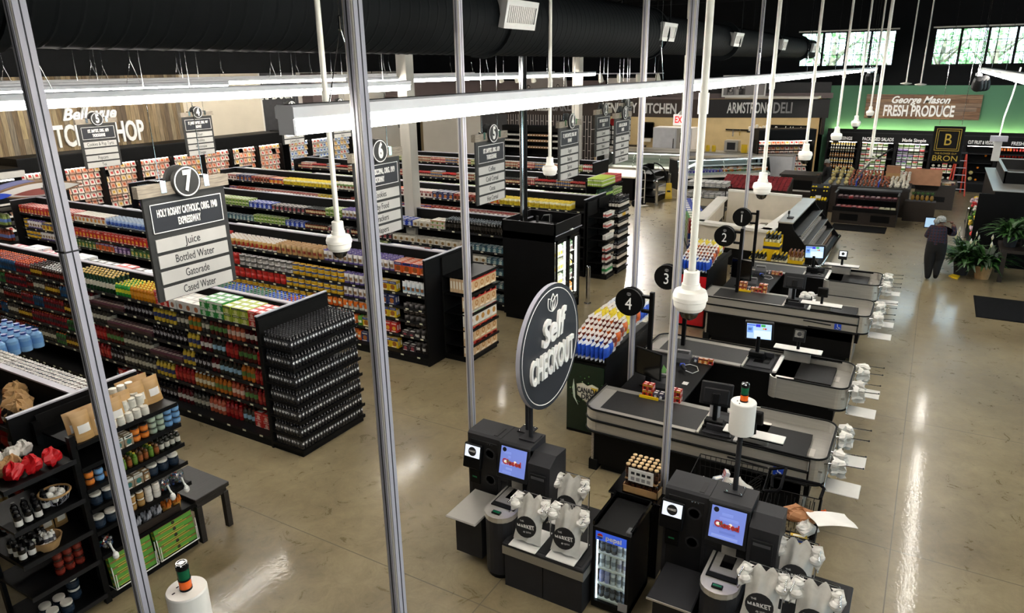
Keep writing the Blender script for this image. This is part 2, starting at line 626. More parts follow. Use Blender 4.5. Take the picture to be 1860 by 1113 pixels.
def settle_texts():
    """fit each text to its width and turn it into mesh lettering"""
    bpy.context.view_layer.update()
    dg = bpy.context.evaluated_depsgraph_get()
    for o, w in TEXTS:
        me = bpy.data.meshes.new_from_object(o.evaluated_get(dg))
        xs = [v.co.x for v in me.vertices]
        n = bpy.data.objects.new(o.name.split('.')[0], me)
        COL.objects.link(n)
        n.parent = o.parent
        n.location, n.rotation_euler = o.location, o.rotation_euler
        n.scale = (w / max(1e-4, max(xs) - min(xs)) if w else o.scale.x, 1, 1)
        bpy.data.objects.remove(o)


def pj(p):
    d = Vector(p) - EYE
    w = d.dot(_f)
    return (930 + F_PX * d.dot(CR) / w, 556.5 - F_PX * d.dot(CU) / w, w)


# ---------------------------------------------------------------- fluorescent rows and the light they give
def light_row(x0, x1, y, zb, label, seg=2.44):
    t = thing('strip_light', label, 'ceiling light', (x0, y, zb), 0, 'rows of strip lights above the sales floor')
    L = x1 - x0
    h = MB()
    h.prism([(-.05, .06), (-.06, .065), (-.06, .115), (-.045, .125), (.045, .125), (.06, .115), (.06, .065), (.05, .06)], 0, L, 'x', 'fixture')
    obj('housing', h, t)
    n = max(1, round(L / seg))
    s = L / n
    c = MB()
    for i in range(n + 1):
        xx = min(max(i * s, .01), L - .01)
        c.box(xx - .007, xx + .007, -.05, .05, -.012, .07, 'fixture')
    obj('joint_cap', c, t)
    tb = MB()
    tb.lathe([(0, 0), (.043, 0), (.043, s - .02), (0, s - .02)], (0, 0, 0), 10, 'tube', None, Matrix.Rotation(PI / 2, 4, 'Y'))
    tm = tb.mesh('tube')
    w = MB()
    w.cyl((0, 0, 0), (.12, 0, .35), .004, n=4, m='chrome')
    w.cyl((.24, 0, 0), (.12, 0, .35), .004, n=4, m='chrome')
    w.lathe([(.0, .33), (.012, .34), (.012, .40), (0, .41)], (.12, 0, 0), 6, 'chrome')
    w.cyl((.12, 0, .38), (.12, 0, 8.5 - zb - .15), .004, n=4, m='chrome')
    wm = w.mesh('hanger_wire')
    for i in range(n):
        o = obj('tube', tm, t)
        o.location = (i * s + .01, 0, .026)
        if i % 2 == 0:
            o = obj('hanger_wire', wm, t)
            o.location = (i * s + .3, 0, .125)
    return t


ROWS = [(2.42, 36.2, 2.62, 'nearest strip light row, running over the checkouts to the produce wall'),
        (3.2, 8.9, 6.95, 'short strip light row that ends above the juice aisle, beside the thick grey pole'),
        (2.5, 9.2, 11.35, 'strip light row over the juice shelves, left of the thick grey pole'),
        (12.4, 25.8, 11.35, 'strip light row over the coffee and baking shelves, right of the thick grey pole'),
        (4.0, 31., 15.7, 'long strip light row over the middle of the aisles'),
        (4.5, 31., 20.1, 'long strip light row over the far ends of the gondolas'),
        (5.0, 31., 24.4, 'farthest strip light row, in front of the butcher wall')]
for x0, x1, y, lb in ROWS:
    light_row(x0, x1, y, 5.13, lb)
light_row(-4.0, 25.2, -.93, 5.13, 'strip light row at the right over the flower stands and entrance')


# ---------------------------------------------------------------- the shell
fl = MB()
fl.box(-6, 42, -10, 31, -.2, 0, 'concrete')
struct('floor', fl)
ce = MB()
ce.box(-6, 42, -10, 31, 8.6, 8.75, 'blackwall')
struct('ceiling', ce)
for i in range(12):
    b = MB()
    x = -3.5 + i * 3.8
    b.box(x - .05, x + .05, -10, 31, 8.1, 8.16, 'blackwall'); b.box(x - .05, x + .05, -10, 31, 8.54, 8.6, 'blackwall')
    for k in range(20):
        y = -9.5 + k * 2
        b.cyl((x, y, 8.14), (x, y + 1, 8.56), .02, n=4, m='blackwall', caps=False)
        b.cyl((x, y + 1, 8.56), (x, y + 2, 8.14), .02, n=4, m='blackwall', caps=False)
    tag(obj('roof_beam', b), None, None, None, 'structure')
XE = 38.0
WINS = [(2.12, 6.15), (-4.4, .62), (-9.6, -5.2)]
WZ0, WZ1 = 5.28, 6.83
we = MB()
ys = [-10.0]
for a, b_ in sorted(WINS):
    ys += [a, b_]
ys.append(31.0)
for i in range(0, len(ys), 2):
    we.box(XE, XE + .3, ys[i], ys[i + 1], 4.45, 8.6, 'blackwall')
for a, b_ in WINS:
    we.box(XE, XE + .3, a, b_, 4.45, WZ0, 'blackwall')
    we.box(XE, XE + .3, a, b_, WZ1, 8.6, 'blackwall')
we.box(XE, XE + .3, -10, 4.9, 0, 4.45, 'green')
we.box(XE + 2.4, XE + 2.7, 4.9, 31, 0, 4.45, 'tan')
we.box(XE, XE + 2.7, 4.7, 4.9, 0, 4.45, 'tan')
struct('wall_east', we)
for k, (a, b_) in enumerate(WINS):
    w = struct('window_%d' % (k + 1), MB().box(XE - .04, XE + .34, a - .04, b_ + .04, WZ0 - .06, WZ0, 'blackwall').box(XE - .08, XE + .1, a - .1, b_ + .1, WZ1, WZ1 + .06, 'alu'))
    n = max(2, round((b_ - a) / 1.0))
    s = (b_ - a) / n
    fr = MB()
    for i in range(n + 1):
        fr.box(XE + .02, XE + .14, a + i * s - .05, a + i * s + .05, WZ0, WZ1, 'black')
    for z in (WZ0 + .03, WZ1 - .03):
        fr.box(XE + .02, XE + .14, a, b_, z - .03, z + .03, 'black')
    obj('window_frame', fr, w)
    mu = MB()
    for i in range(n):
        for j in (1, 2):
            y = a + (i + j / 3) * s
            mu.box(XE + .05, XE + .1, y - .012, y + .012, WZ0, WZ1, 'black')
    for j in (1, 2):
        z = WZ0 + (WZ1 - WZ0) * j / 3
        mu.box(XE + .05, XE + .1, a, b_, z - .012, z + .012, 'black')
    obj('muntin', mu, w)
    obj('pane', MB().box(XE + .07, XE + .08, a, b_, WZ0, WZ1, 'glass'), w)
wn = MB()
wn.box(-6, 20.3, 28, 28.3, 0, 5.35, 'barnwood')
wn.box(20.3, 24.5, 28, 28.3, 0, 5.35, 'beige')
wn.box(-6, 42, 30.7, 31, 0, 8.6, 'blackwall')
wn.box(-6, 42, 28, 28.3, 5.35, 8.6, 'blackwall')
wn.box(24.5, 24.6, 28, 30.7, 0, 5.35, 'wallwhite')
wn.box(24.6, 29.2, 30.4, 30.7, 0, 5.35, 'greyplastic')
wn.box(29.2, 37.9, 30.4, 30.7, 0, 5.35, 'wallwhite')
struct('wall_north', wn)
struct('wall_west', MB().box(-6.3, -6, -10, 31, 0, 8.75, 'blackwall'))
ws = MB()
ws.box(-6, 42, -10.3, -10, 2.6, 8.75, 'blackwall'); ws.box(-6, 42, -10.3, -10, 0, .9, 'blackwall')
for i in range(9):
    ws.box(-6 + i * 6 - .3, -6 + i * 6 + .3, -10.3, -10, .9, 2.6, 'blackwall')
struct('wall_south', ws)
sw = struct('window_4', MB().box(-6, 42, -10.2, -10.1, .9, .96, 'black'))
obj('pane', MB().box(-5.7, 41.7, -10.16, -10.15, .9, 2.6, 'glass'), sw)
for i in range(8):
    pl = bpy.data.lights.new('daylight_portal', 'AREA')
    pl.shape = 'RECTANGLE'
    pl.size, pl.size_y = 5.4, 1.7
    pl.cycles.is_portal = True
    po = bpy.data.objects.new('daylight_portal', pl)
    COL.objects.link(po)
    po.location = (-3 + i * 6, -10.05, 1.75)
    po.rotation_euler = (PI / 2, 0, 0)

# trees seen through the high windows
ld = bpy.data.lights.new('sun', 'SUN')
ld.energy = 9.0
ld.angle = .02
lo = bpy.data.objects.new('sun', ld)
COL.objects.link(lo)
lo.rotation_euler = Vector((.75, .25, -.6)).to_track_quat('-Z', 'Y').to_euler()
for k, (x, y, z, r) in enumerate([(48, 5.8, 5.6, 2.6), (50, 2.6, 5.2, 2.5), (47, .2, 5.5, 2.2), (50, -2.4, 5.8, 2.6), (48, -6, 5.6, 2.4)]):
    t = thing('tree', ['leafy tree outside, behind the left part of the left high window', 'leafy tree outside, behind the right part of the left high window', 'leafy tree outside, behind the left end of the right high window',
                       'leafy tree outside, behind the middle of the right high window', 'leafy tree outside, beyond the right edge of the right high window'][k], 'tree', (x, y, 0), 0, 'trees outside the high windows')
    f = MB()
    for i in range(520):
        d = Vector((random.gauss(0, 1), random.gauss(0, 1), random.gauss(0, 1))).normalized() * r * (.35 + .65 * rnd() ** .4)
        q = Matrix.Translation((d.x, d.y, z + d.z * .9)) @ Matrix.Rotation(ru(0, 6.28), 4, Vector((rnd() - .5, rnd() - .5, rnd() - .5)).normalized())
        s = ru(.1, .24)
        f.add([(-s, 0, 0), (0, -s * .5, 0), (s, 0, .03), (0, s * .5, 0)], [(0, 1, 2, 3)], 'treeleaf', None, q)
    obj('foliage', f, t)
    tr = MB()
    tr.tube([(0, 0, -.1), (.1, .05, z - 2), (0, .1, z), (.1, 0, z + 1.4)], [.28, .22, .16, .05], 8, 'bark')
    for i in range(5):
        a = i * 1.3
        tr.tube([(0.05, .05, z - 1.4 + i * .4), (math.cos(a) * r * .6, math.sin(a) * r * .6, z + .2 + i * .25)], [.1, .03], 6, 'bark')
    obj('trunk', tr, t)
tag(obj('lawn', MB().box(42.5, 60, -30, 30, -.3, -.1, 'treeleaf')), 'green grass outside beyond the high windows', 'grass', None, 'stuff')

# kitchen front: fascia, soffit, bakery brick
kf = MB()
kf.box(36., 36.3, 10.1, 30, 2.96, 3.84, 'brownfascia')
kf.box(36.1, 36.4, 10.1, 30, 3.84, 4.75, 'soffit')
kf.box(36.0, 38., 10.0, 30, 3.84, 3.95, 'soffit')
struct('trim_1', kf)
df = MB()
P0, P1 = Vector((36.0, 10.1, 0)), Vector((37.75, 4.5, 0))
dd = (P1 - P0).normalized()
nn = Vector((dd.y, -dd.x, 0))
if nn.x > 0:
    nn = -nn
ang = math.atan2(dd.y, dd.x)
LD = (P1 - P0).length
Md = Matrix.Translation(P0) @ Matrix.Rotation(ang, 4, 'Z')
df.box(0, LD, 0, .3, 2.98, 3.84, 'darkfascia', None, Md)
df.box(-.05, LD + .1, -.02, .4, 3.88, 4.12, 'soffit', None, Md)
df.box(0, LD, .1, .4, 4.12, 4.6, 'darkfascia', None, Md)
df.box(LD - .25, LD - .1, .05, .3, 2.2, 3.0, 'darkwood', None, Md)
struct('trim_2', df)
kb = MB()
kb.box(36.05, 36.35, 15.9, 21.2, 0, 2.96, 'brick')
kb.box(36.05, 36.2, 23.0, 27.2, 0, 2.96, 'wallwhite')
kb.box(36.05, 36.2, 21.2, 23.0, 0, 2.96, 'greyplastic')
struct('wall_bakery', kb)


def sign(name, label, loc=(0, 0, 0)):
    return thing(name, label, 'sign', loc)


t = sign('wall_lettering', 'cut-out letters reading FAIRFIELD BAKERY on the brown fascia', (35.98, 18.6, 3.45))
text('FAIRFIELD', .86, t, (0, .9, 0), w=2.1, m='letterwhite', ext=.02, off=.012)
text('BAKERY', .86, t, (0, -1.15, 0), w=1.7, m='lettergrey', ext=.02, off=.006)
t = sign('wall_lettering', 'white cut-out letters reading KENNEDY KITCHEN on the brown fascia', (35.98, 13.35, 3.37))
text('KENNEDY', .68, t, (0, 1.05, 0), w=1.9, ext=.02, off=.014)
text('KITCHEN', .68, t, (0, -1.05, 0), w=1.9, ext=.02, off=.014)
t = sign('wall_lettering', 'cut-out letters reading ARMSTRONG DELI on the black fascia over the deli', (0, 0, 0))
q = Md.to_3x3() @ Matrix(((1, 0, 0), (0, 0, -1), (0, 1, 0)))
e = q.to_euler()
for bd, u, mm in (('ARMSTRONG', 2.25, 'letterwhite'), ('DELI', 3.78, 'lettergrey')):
    p = Md @ Vector((u, -.02, 3.42))
    text(bd, .7, t, p, face=tuple(e), m=mm, ext=.02, w=2.05 if bd[0] == 'A' else .85, off=.012)

# framed photographs leaning on the soffit
for k, (y, w, lb) in enumerate([(18.6, 2.6, 'framed grey photograph leaning above the bakery sign'), (13.6, 2.9, 'framed pale photograph leaning above the kitchen sign'), (8.2, 2.0, 'framed black and white group photograph leaning above the deli sign')]):
    x = 35.85 if k < 2 else 36.25
    t = thing('framed_photograph', lb, 'picture', (x, y, 3.98), 0, None)
    T = Matrix.Rotation(math.radians(-14 if k < 2 else -10), 4, 'Y')
    if k == 2:
        T = Matrix.Rotation(ang + PI / 2, 4, 'Z') @ T
    f = MB()
    for a0, a1, b0, b1 in ((-w / 2, w / 2, 0, .07), (-w / 2, w / 2, .93, 1.0), (-w / 2, -w / 2 + .07, 0, 1), (w / 2 - .07, w / 2, 0, 1)):
        f.box(-.04, .03, a0, a1, b0, b1, 'letterwhite' if k != 1 else 'black', None, T)
    obj('frame', f, t)
    ph = MB()
    ph.box(0, .02, -w / 2 + .07, w / 2 - .07, .07, .93, 'pkm', 'c9c2c0' if k == 1 else '8d8786', T)
    for i in range(7):
        yy, zz, rr = ru(-w * .4, w * .4), ru(.3, .7), ru(.07, .11)
        ph.disc((-.006, yy, zz), rr, 10, (-1, 0, 0), 'pkm', '242021' if k != 1 else 'b59a98', T)
        ph.disc((-.009, yy, zz - .02), rr * .6, 10, (-1, 0, 0), 'pkm', 'b8b2ae', T)
        ph.box(-.006, 0, yy - rr * 1.3, yy + rr * 1.3, .1, zz - rr, 'pkm', ['3b3838', '6d6868', 'a8a2a0'][i % 3], T)
    obj('photograph', ph, t)

# produce sign on the green wall
t = thing('produce_sign', 'wooden board sign reading George Mason FRESH PRODUCE on the green wall', 'sign', (37.9, .7, 3.52))
obj('board', MB().box(-.06, .06, -2.27, 2.27, -.52, .54, 'barnwood_h'), t)
text('George Mason', .42, t, (-.09, .1, .3), ext=.03, shear=.35, w=2.3, off=.012)
text('FRESH PRODUCE', .66, t, (-.09, .1, -.19), ext=.03, w=2.8, off=.018)
t = thing('butcher_sign', 'white cut-out letters reading Bellevue BUTCHER SHOP on the wooden wall', 'sign', (16.1, 27.93, 3.2))
text('Bellevue', .58, t, (.05, 0, .78), '-y', ext=.03, shear=.35, w=2.1, off=.02)
text('BUTCHER SHOP', 1.08, t, (0, 0, .0), '-y', ext=.03, w=4.3, off=.03)
t = thing('seafood_sign', 'pale script lettering on the dark wood wall beyond the thick grey pole', 'sign', (27, 29.9, 4.3))
text('Old Dock', .8, t, (0, 0, 0), '-y', m='letterwhite', ext=.02, shear=.3, sx=.8)

# great round duct with grilles
t = thing('air_duct', 'huge dark spiral air duct running along under the ceiling', 'duct', (-4, 5.3, 6.03))
for a, b_, r, nm in ((0, 18.5, .46, 'wide_run'), (18.5, 39.6, .385, 'narrow_run')):
    d = MB()
    n = int((b_ - a) / .16)
    pr = [(0, a)]
    for i in range(n + 1):
        h = a + (b_ - a) * i / n
        pr += [(r, h), (r * 1.012, h + .02), (r, h + .04)]
    pr = [p for p in pr if p[1] <= b_] + [(0, b_)]
    d.lathe(pr, (0, 0, 0), 28, 'duct', None, Matrix.Rotation(PI / 2, 4, 'Y'))
    obj(nm, d, t)
d = MB()
for x in (6.5, 12.4, 18.5, 24.4, 30.3, 36.2):
    d.lathe([(.38, -.04), (.5, -.04), (.5, .04), (.38, .04)], (0, 0, 0), 28, 'duct', None, Matrix.Translation((x, 0, 0)) @ Matrix.Rotation(PI / 2, 4, 'Y'))
    d.cyl((x, -.5, 0), (x, -.5, 2.57), .012, n=4, m='duct'); d.cyl((x, .5, 0), (x, .5, 2.57), .012, n=4, m='duct')
obj('hanger_ring', d, t)
for k, (x, lb) in enumerate([(8.45, 'nearest and largest'), (14.5, 'second'), (20.2, 'third'), (26.6, 'fourth'), (33.2, 'fifth and smallest')]):
    r = .46 if x < 14.4 else .385
    T = Matrix.Rotation(math.radians(12), 4, 'X')
    g = thing('air_grille', lb + ' pale air grille on the side of the dark round duct', 'vent', (x, 5.3 - r * .9, 6.07), 0, 'air grilles on the duct')
    h = MB()
    h.box(-.36, .36, -.1, .06, -.15, .15, 'diffuser', None, T, .01)
    obj('collar', h, g)
    f = MB()
    for z0, z1 in ((.1, .17), (-.17, -.1)):
        f.box(-.4, .4, -.16, -.08, z0, z1, 'diffuser', None, T)
    for x0 in (-.4, .36):
        f.box(x0, x0 + .04, -.16, -.08, -.1, .1, 'diffuser', None, T)
    obj('frame', f, g)
    s = MB()
    for i in range(15):
        xx = -.34 + i * .68 / 14
        s.box(xx - .004, xx + .004, -.15, -.11, -.1, .1, 'letterwhite', None, T)
    obj('slat', s, g)

# exit sign on its stem
t = thing('exit_sign', 'white hanging EXIT sign with red letters in front of the kitchen', 'exit sign', (29., 8.92, 3.35))
obj('housing', MB().box(-.06, .06, -.32, .32, -.22, .22, 'exitface', None, None, .02), t)
text('EXIT', .36, t, (-.065, .0, -.0), m='redexit', ext=.002, w=.5, off=.008)
obj('stem', MB().cyl((0, 0, .2), (0, 0, 5.25), .015, n=6, m='poleWhite').lathe([(0, .2), (.16, .2), (.1, .3), (.03, .36), (0, .36)], (0, 0, 0), 10, 'whiteplastic'), t)

# light panels added to brighten the kitchen behind the fascia
struct('ceiling_kitchen', MB().box(36.3, 40.4, 4.9, 28, 3.9, 4.0, 'wallwhite'))
for k in range(7):
    t = thing('added_panel_light', 'flat white fill light added inside the kitchen behind the fascia', 'ceiling light', (38.3, 6.2 + k * 3., 3.86), 0, 'added kitchen fill lights')
    obj('frame', MB().box(-.62, .62, -.62, .62, 0, .04, 'white'), t)
    obj('diffuser', MB().box(-.58, .58, -.58, .58, -.012, 0, 'kitchenfill'), t)
for k in range(3):
    t = thing('added_panel_light', 'flat white fill light added over the far kitchen corner', 'ceiling light', (27 + k * 3.5, 29.2, 5.2), 0, 'added far kitchen fill lights')
    obj('frame', MB().box(-.62, .62, -.32, .32, 0, .04, 'white').cyl((0, 0, .04), (0, 0, 3.4), .02, n=6, m='black'), t)
    obj('diffuser', MB().box(-.58, .58, -.28, .28, -.012, 0, 'kitchenfill'), t)

# building columns standing in the shelving
for x, y, lb in ((14.25, 11.2, 0), (24.85, 11.6, 1)):
    c = MB()
    c.box(x - .15, x + .15, y - .15, y + .15, 0, 8.55, 'alu', None, None, .01)
    tag(obj('column', c), None, None, None, 'structure')


# ---------------------------------------------------------------- packaged goods: one mesh per kind of pack
def g_bottle(r, h, body, label, cap, band=(.28, .58), neck=.4, dot=None, sh=.74, n=10, bm='pkg'):
    m = MB()
    b0, b1 = band[0] * h, band[1] * h
    pr = [(0, 0), (r * .92, 0), (r, .03 * h), (r, b0), (r * 1.02, b0), (r * 1.02, b1), (r, b1), (r * .98, sh * h), (r * .7, (sh + .09) * h), (r * neck, .9 * h), (r * neck, .915 * h), (r * neck * 1.25, .915 * h), (r * neck * 1.25, h), (0, h)]
    cols = [body, body, body, label, label, label, body, body, body, body, cap, cap, cap]
    m.lathe(pr, (0, 0, 0), n, [bm] * 3 + ['pk'] * 3 + [bm] * 4 + ['pk'] * 3, cols)
    if dot:
        z = (b0 + b1) / 2
        rr = min(r * .72, (b1 - b0) * .49)
        pts = []
        for i in range(10):
            a = 2 * PI * i / 10
            x = rr * math.cos(a)
            pts.append((x, -math.sqrt(max(0, (r * 1.05) ** 2 - x * x)), z + rr * math.sin(a)))
        m.add(pts, [tuple(range(10))], 'pk', dot)
    return m


def g_can(r, h, body, top='b8b8ba', band=None, n=10):
    m = MB()
    b = band or body
    m.lathe([(0, 0), (r * .85, 0), (r, .06 * h), (r, .35 * h), (r, .7 * h), (r, .92 * h), (r * .86, h), (r * .8, h), (r * .8, h * .985), (0, h * .985)], (0, 0, 0), n, 'pk', [body, body, body, b, body, top, top, top, top])
    return m


def g_jar(r, h, body, lid, label, n=10):
    m = MB()
    m.lathe([(0, 0), (r * .95, 0), (r, .05 * h), (r, .2 * h), (r * 1.02, .2 * h), (r * 1.02, .62 * h), (r, .62 * h), (r * .96, .76 * h), (r * .82, .8 * h), (r * .94, .8 * h), (r * .94, h), (0, h)], (0, 0, 0), n, ['pkg'] * 3 + ['pk'] * 3 + ['pkg'] * 2 + ['pk'] * 3,
            [body, body, body, label, label, label, body, body, lid, lid, lid])
    return m


def g_box(w, d, h, base, band, blob, text_='f0ece4', style=0):
    """carton: printed front and back (band, emblem, lettering bars), plain sides and top"""
    m = MB()
    x, y = w / 2, d / 2
    m.add([(-x, -y, 0), (x, -y, 0), (x, y, 0), (-x, y, 0), (-x, -y, h), (x, -y, h), (x, y, h), (-x, y, h)], [(3, 2, 1, 0), (4, 5, 6, 7), (1, 2, 6, 5), (3, 0, 4, 7), (0, 1, 5, 4), (2, 3, 7, 6)], 'pk', [base, band if style == 1 else base, base, base, base, base])
    for s in (-1, 1):
        yy = s * (y + .0015)
        q = lambda a, b_, c, e, col: m.add([(a * s * -1, yy, c), (b_ * s * -1, yy, c), (b_ * s * -1, yy, e), (a * s * -1, yy, e)], [(0, 1, 2, 3)], 'pk', col)
        q(-x * .98, x * .98, h * .7, h * .97, band)
        q(-x * .7, x * .7, h * .78, h * .9, text_)
        rr = min(w, h) * .3
        m.add([(rr * math.cos(i * PI / 4) * -s, yy * 1.003, h * .4 + rr * math.sin(i * PI / 4)) for i in range(8)], [tuple(range(8))], 'pk', blob)
        if style == 2:
            m.add([(rr * .5 * math.cos(i * PI / 4) * -s, yy * 1.006, h * .4 + rr * .5 * math.sin(i * PI / 4)) for i in range(8)], [tuple(range(8))], 'pk', base)
        q(-x * .8, x * .5, h * .05, h * .13, text_)
    m.add([(-x * .7, -y * .5, h + .001), (x * .7, -y * .5, h + .001), (x * .7, y * .5, h + .001), (-x * .7, y * .5, h + .001)], [(0, 1, 2, 3)], 'pk', text_ if style != 1 else base)
    for s in (-1, 1):
        m.add([(s * (x + .001), -y * .6, h * .25), (s * (x + .001), y * .6, h * .25), (s * (x + .001), y * .6, h * .75), (s * (x + .001), -y * .6, h * .75)], [(0, 1, 2, 3) if s > 0 else (3, 2, 1, 0)], 'pk', text_)
    return m


def g_bag(w, d, h, base, band, blob, top=None, lean=0.):
    """pillow or stand-up bag with crimped ends"""
    m = MB()
    nu, nv = 6, 7
    for s in (-1, 1):
        vs, fs, cs = [], [], []
        for j in range(nv + 1):
            v = j / nv
            for i in range(nu + 1):
                u = i / nu
                bul = (math.sin(PI * u) ** .6) * (math.sin(PI * min(1, max(0, (v - .05) / .9))) ** .55 if 0 < v < 1 else 0)
                if v < .12:
                    bul = max(bul, .55 * math.sin(PI * u) ** .6)
                ww = w * (1 - .06 * math.sin(PI * v))
                vs.append(((u - .5) * ww, s * d / 2 * bul + lean * v, v * h))
        for j in range(nv):
            for i in range(nu):
                a = j * (nu + 1) + i
                fs.append((a, a + 1, a + nu + 2, a + nu + 1) if s < 0 else (a + 1, a, a + nu + 1, a + nu + 2))
                c = base
                if j == nv - 1 or j == 0:
                    c = top or base
                elif j in (4, 5):
                    c = band
                elif j in (2, 3) and 1 <= i <= 4:
                    c = blob
                cs.append(c)
        m.add(vs, fs, 'pk', cs, None, True)
    return m


def g_carton(w, h, base, band, blob):
    m = MB()
    x = w / 2
    g = h * .84
    m.add([(-x, -x, 0), (x, -x, 0), (x, x, 0), (-x, x, 0), (-x, -x, g), (x, -x, g), (x, x, g), (-x, x, g), (-x, 0, h * .97), (x, 0, h * .97), (-x, 0, h), (x, 0, h)],
          [(3, 2, 1, 0), (0, 1, 5, 4), (1, 2, 6, 5), (2, 3, 7, 6), (3, 0, 4, 7), (4, 5, 9, 8), (6, 7, 8, 9), (5, 6, 9), (7, 4, 8), (8, 9, 11, 10)], 'pk', [base, base, base, base, base, band, band, base, base, band])
    for yy in (-x - .001, x + .001):
        m.add([(-x * .9, yy, h * .55), (x * .9, yy, h * .55), (x * .9, yy, h * .8), (-x * .9, yy, h * .8)], [(0, 1, 2, 3)], 'pk', band)
        m.add([(-x * .8, yy * 1.01, h * .08), (x * .8, yy * 1.01, h * .08), (x * .8, yy * 1.01, h * .4), (-x * .8, yy * 1.01, h * .4)], [(0, 1, 2, 3)], 'pk', blob)
    return m


def g_tray(w, d, h, base, film, label):
    """shallow food tray under film with a stuck-on label"""
    m = MB()
    x, y = w / 2, d / 2
    m.add([(-x * .86, -y * .86, 0), (x * .86, -y * .86, 0), (x * .86, y * .86, 0), (-x * .86, y * .86, 0), (-x, -y, h * .7), (x, -y, h * .7), (x, y, h * .7), (-x, y, h * .7), (-x * .8, -y * .8, h), (x * .8, -y * .8, h), (x * .8, y * .8, h), (-x * .8, y * .8, h)],
          [(3, 2, 1, 0), (0, 1, 5, 4), (1, 2, 6, 5), (2, 3, 7, 6), (3, 0, 4, 7), (4, 5, 9, 8), (5, 6, 10, 9), (6, 7, 11, 10), (7, 4, 8, 11), (8, 9, 10, 11)], 'pk', [base] * 5 + [film] * 5)
    m.add([(-x * .45, -y * .5, h + .001), (x * .45, -y * .5, h + .001), (x * .45, y * .3, h + .001), (-x * .45, y * .3, h + .001)], [(0, 1, 2, 3)], 'pk', label)
    return m


SK = {}


def sku(key, kind, desc, mb, w, d, h, stack=1):
    SK[key] = dict(kind=kind, desc=desc, mesh=mb.mesh(kind), w=w, d=d, h=h, stack=stack)


def bt(key, desc, body, label, cap, r=.043, h=.25, kind='juice_bottle', **k):
    sku(key, kind, desc, g_bottle(r, h, body, label, cap, **k), 2 * r + .006, 2 * r + .006, h)


bt('soda', 'black soda bottle with round white emblem', '17171a', '26272c', '3a3a3e', .0285, .215, 'soda_bottle', dot='eceef0', band=(.28, .66))
bt('cran', 'dark red juice bottle with white label', '4a0a10', 'c9c2bc', '3a0a10')
bt('cran2', 'red juice bottle with red label', '8a1a1c', 'a8261f', 'c02020')
bt('grape', 'near-black juice bottle with pink label', '140a12', 'b87a86', '18161a', dot='d8ccd0')
bt('grape2', 'near-black juice bottle with white emblem', '0e0a0e', '2a2026', '141416', dot='cfcfd4')
bt('apple', 'amber juice bottle with white cap and cream label', 'a8702a', 'd8cfb0', 'eeeae2', .042, .24)
bt('yell', 'yellow juice bottle with dark blue label', 'c9ab3c', '2c3560', 'd2c060')
bt('oran', 'orange juice bottle with green label', 'b8641e', '55702c', 'c87a28')
bt('green', 'dark juice bottle with green label and red cap', '4a1c16', '4f7a3c', '7a2018')
bt('clear', 'smoky juice bottle with white and green label', '3a3630', 'b9b4a2', '1a1a1a')
bt('peach', 'pink-orange juice bottle with pale label', 'b4553a', 'd8b9a8', 'b03a2a')
bt('blueL', 'dark juice bottle with pale blue label', '2c2a22', '8cb0c8', '5a2a1a')
bt('sporto', 'blue sports drink bottle with orange cap', '24486e', '1c2c40', 'd8622a', .036, .22, 'sports_drink')
bt('sportr', 'red sports drink bottle with orange cap', '7a1e24', '2a1a1e', 'd8622a', .036, .22, 'sports_drink')
bt('sportg', 'green sports drink bottle with orange cap', '3a6a3a', '20301e', 'd8622a', .036, .22, 'sports_drink')
bt('tea', 'dark tea bottle with red and white cap', '2a1610', '7a2018', 'cfcfd0', .034, .21, 'tea_bottle')
bt('tea2', 'brown tea bottle with yellow label', '38200f', 'c8a02c', '1a1a20', .034, .21, 'tea_bottle')
bt('cider', 'green sparkling cider bottle with gold foil neck', '16301c', 'd2cdbc', 'c9a85a', .041, .3, 'cider_bottle', neck=.42, sh=.5)
bt('lemon', 'green and yellow lemon juice bottle', '2f8a3a', 'cfcf30', 'e0d22c', .034, .21, 'lemon_bottle')
bt('ycap', 'amber drink bottle with yellow cap', 'c07a1c', 'd8932a', 'e8d030', .036, .22, 'drink_bottle')
bt('water', 'clear water bottle with blue cap', '8a949c', '6a7a8c', '2456b8', .036, .23, 'water_bottle')
bt('waterg', 'clear water bottle with green cap', '7d8a86', '8c3a30', '1f6a4a', .036, .23, 'water_bottle')
bt('watero', 'orange drink bottle with blue cap', 'c0662a', 'b85a20', '2a58c0', .036, .23, 'water_bottle')
bt('dark', 'tall black bottle with grey cap', '17140f', '2c261e', '55606a', .033, .27, 'syrup_bottle', neck=.5)
bt('wine', 'black wine bottle with white label', '0c0809', 'cfc5b8', '1a1214', .038, .3, 'wine_bottle', neck=.42, sh=.58, band=(.18, .45))
bt('winey', 'wine bottle with yellow label', '160c0a', 'd8a82a', '2a1a10', .038, .3, 'wine_bottle', neck=.42, sh=.58, band=(.18, .45))
bt('wineg', 'dark green bottle with yellow label', '10301f', '8cae4a', '1a4a2a', .038, .28, 'wine_bottle', neck=.42, sh=.58)
bt('spray', 'white cleaner bottle with red cap', 'd8d4cc', 'a82a2a', 'c02a2a', .034, .24, 'cleaner_bottle')
bt('sprayg', 'white cleaner bottle with green label', 'd2d0c8', '2f8a4a', 'b0b0b0', .034, .24, 'cleaner_bottle')


def bx(key, kind, desc, w, d, h, base, band, blob, stack=1, text_='f0ece4', style=0):
    sku(key, kind, desc, g_box(w, d, h, base, band, blob, text_, style), w + .004, d + .006, h, stack)


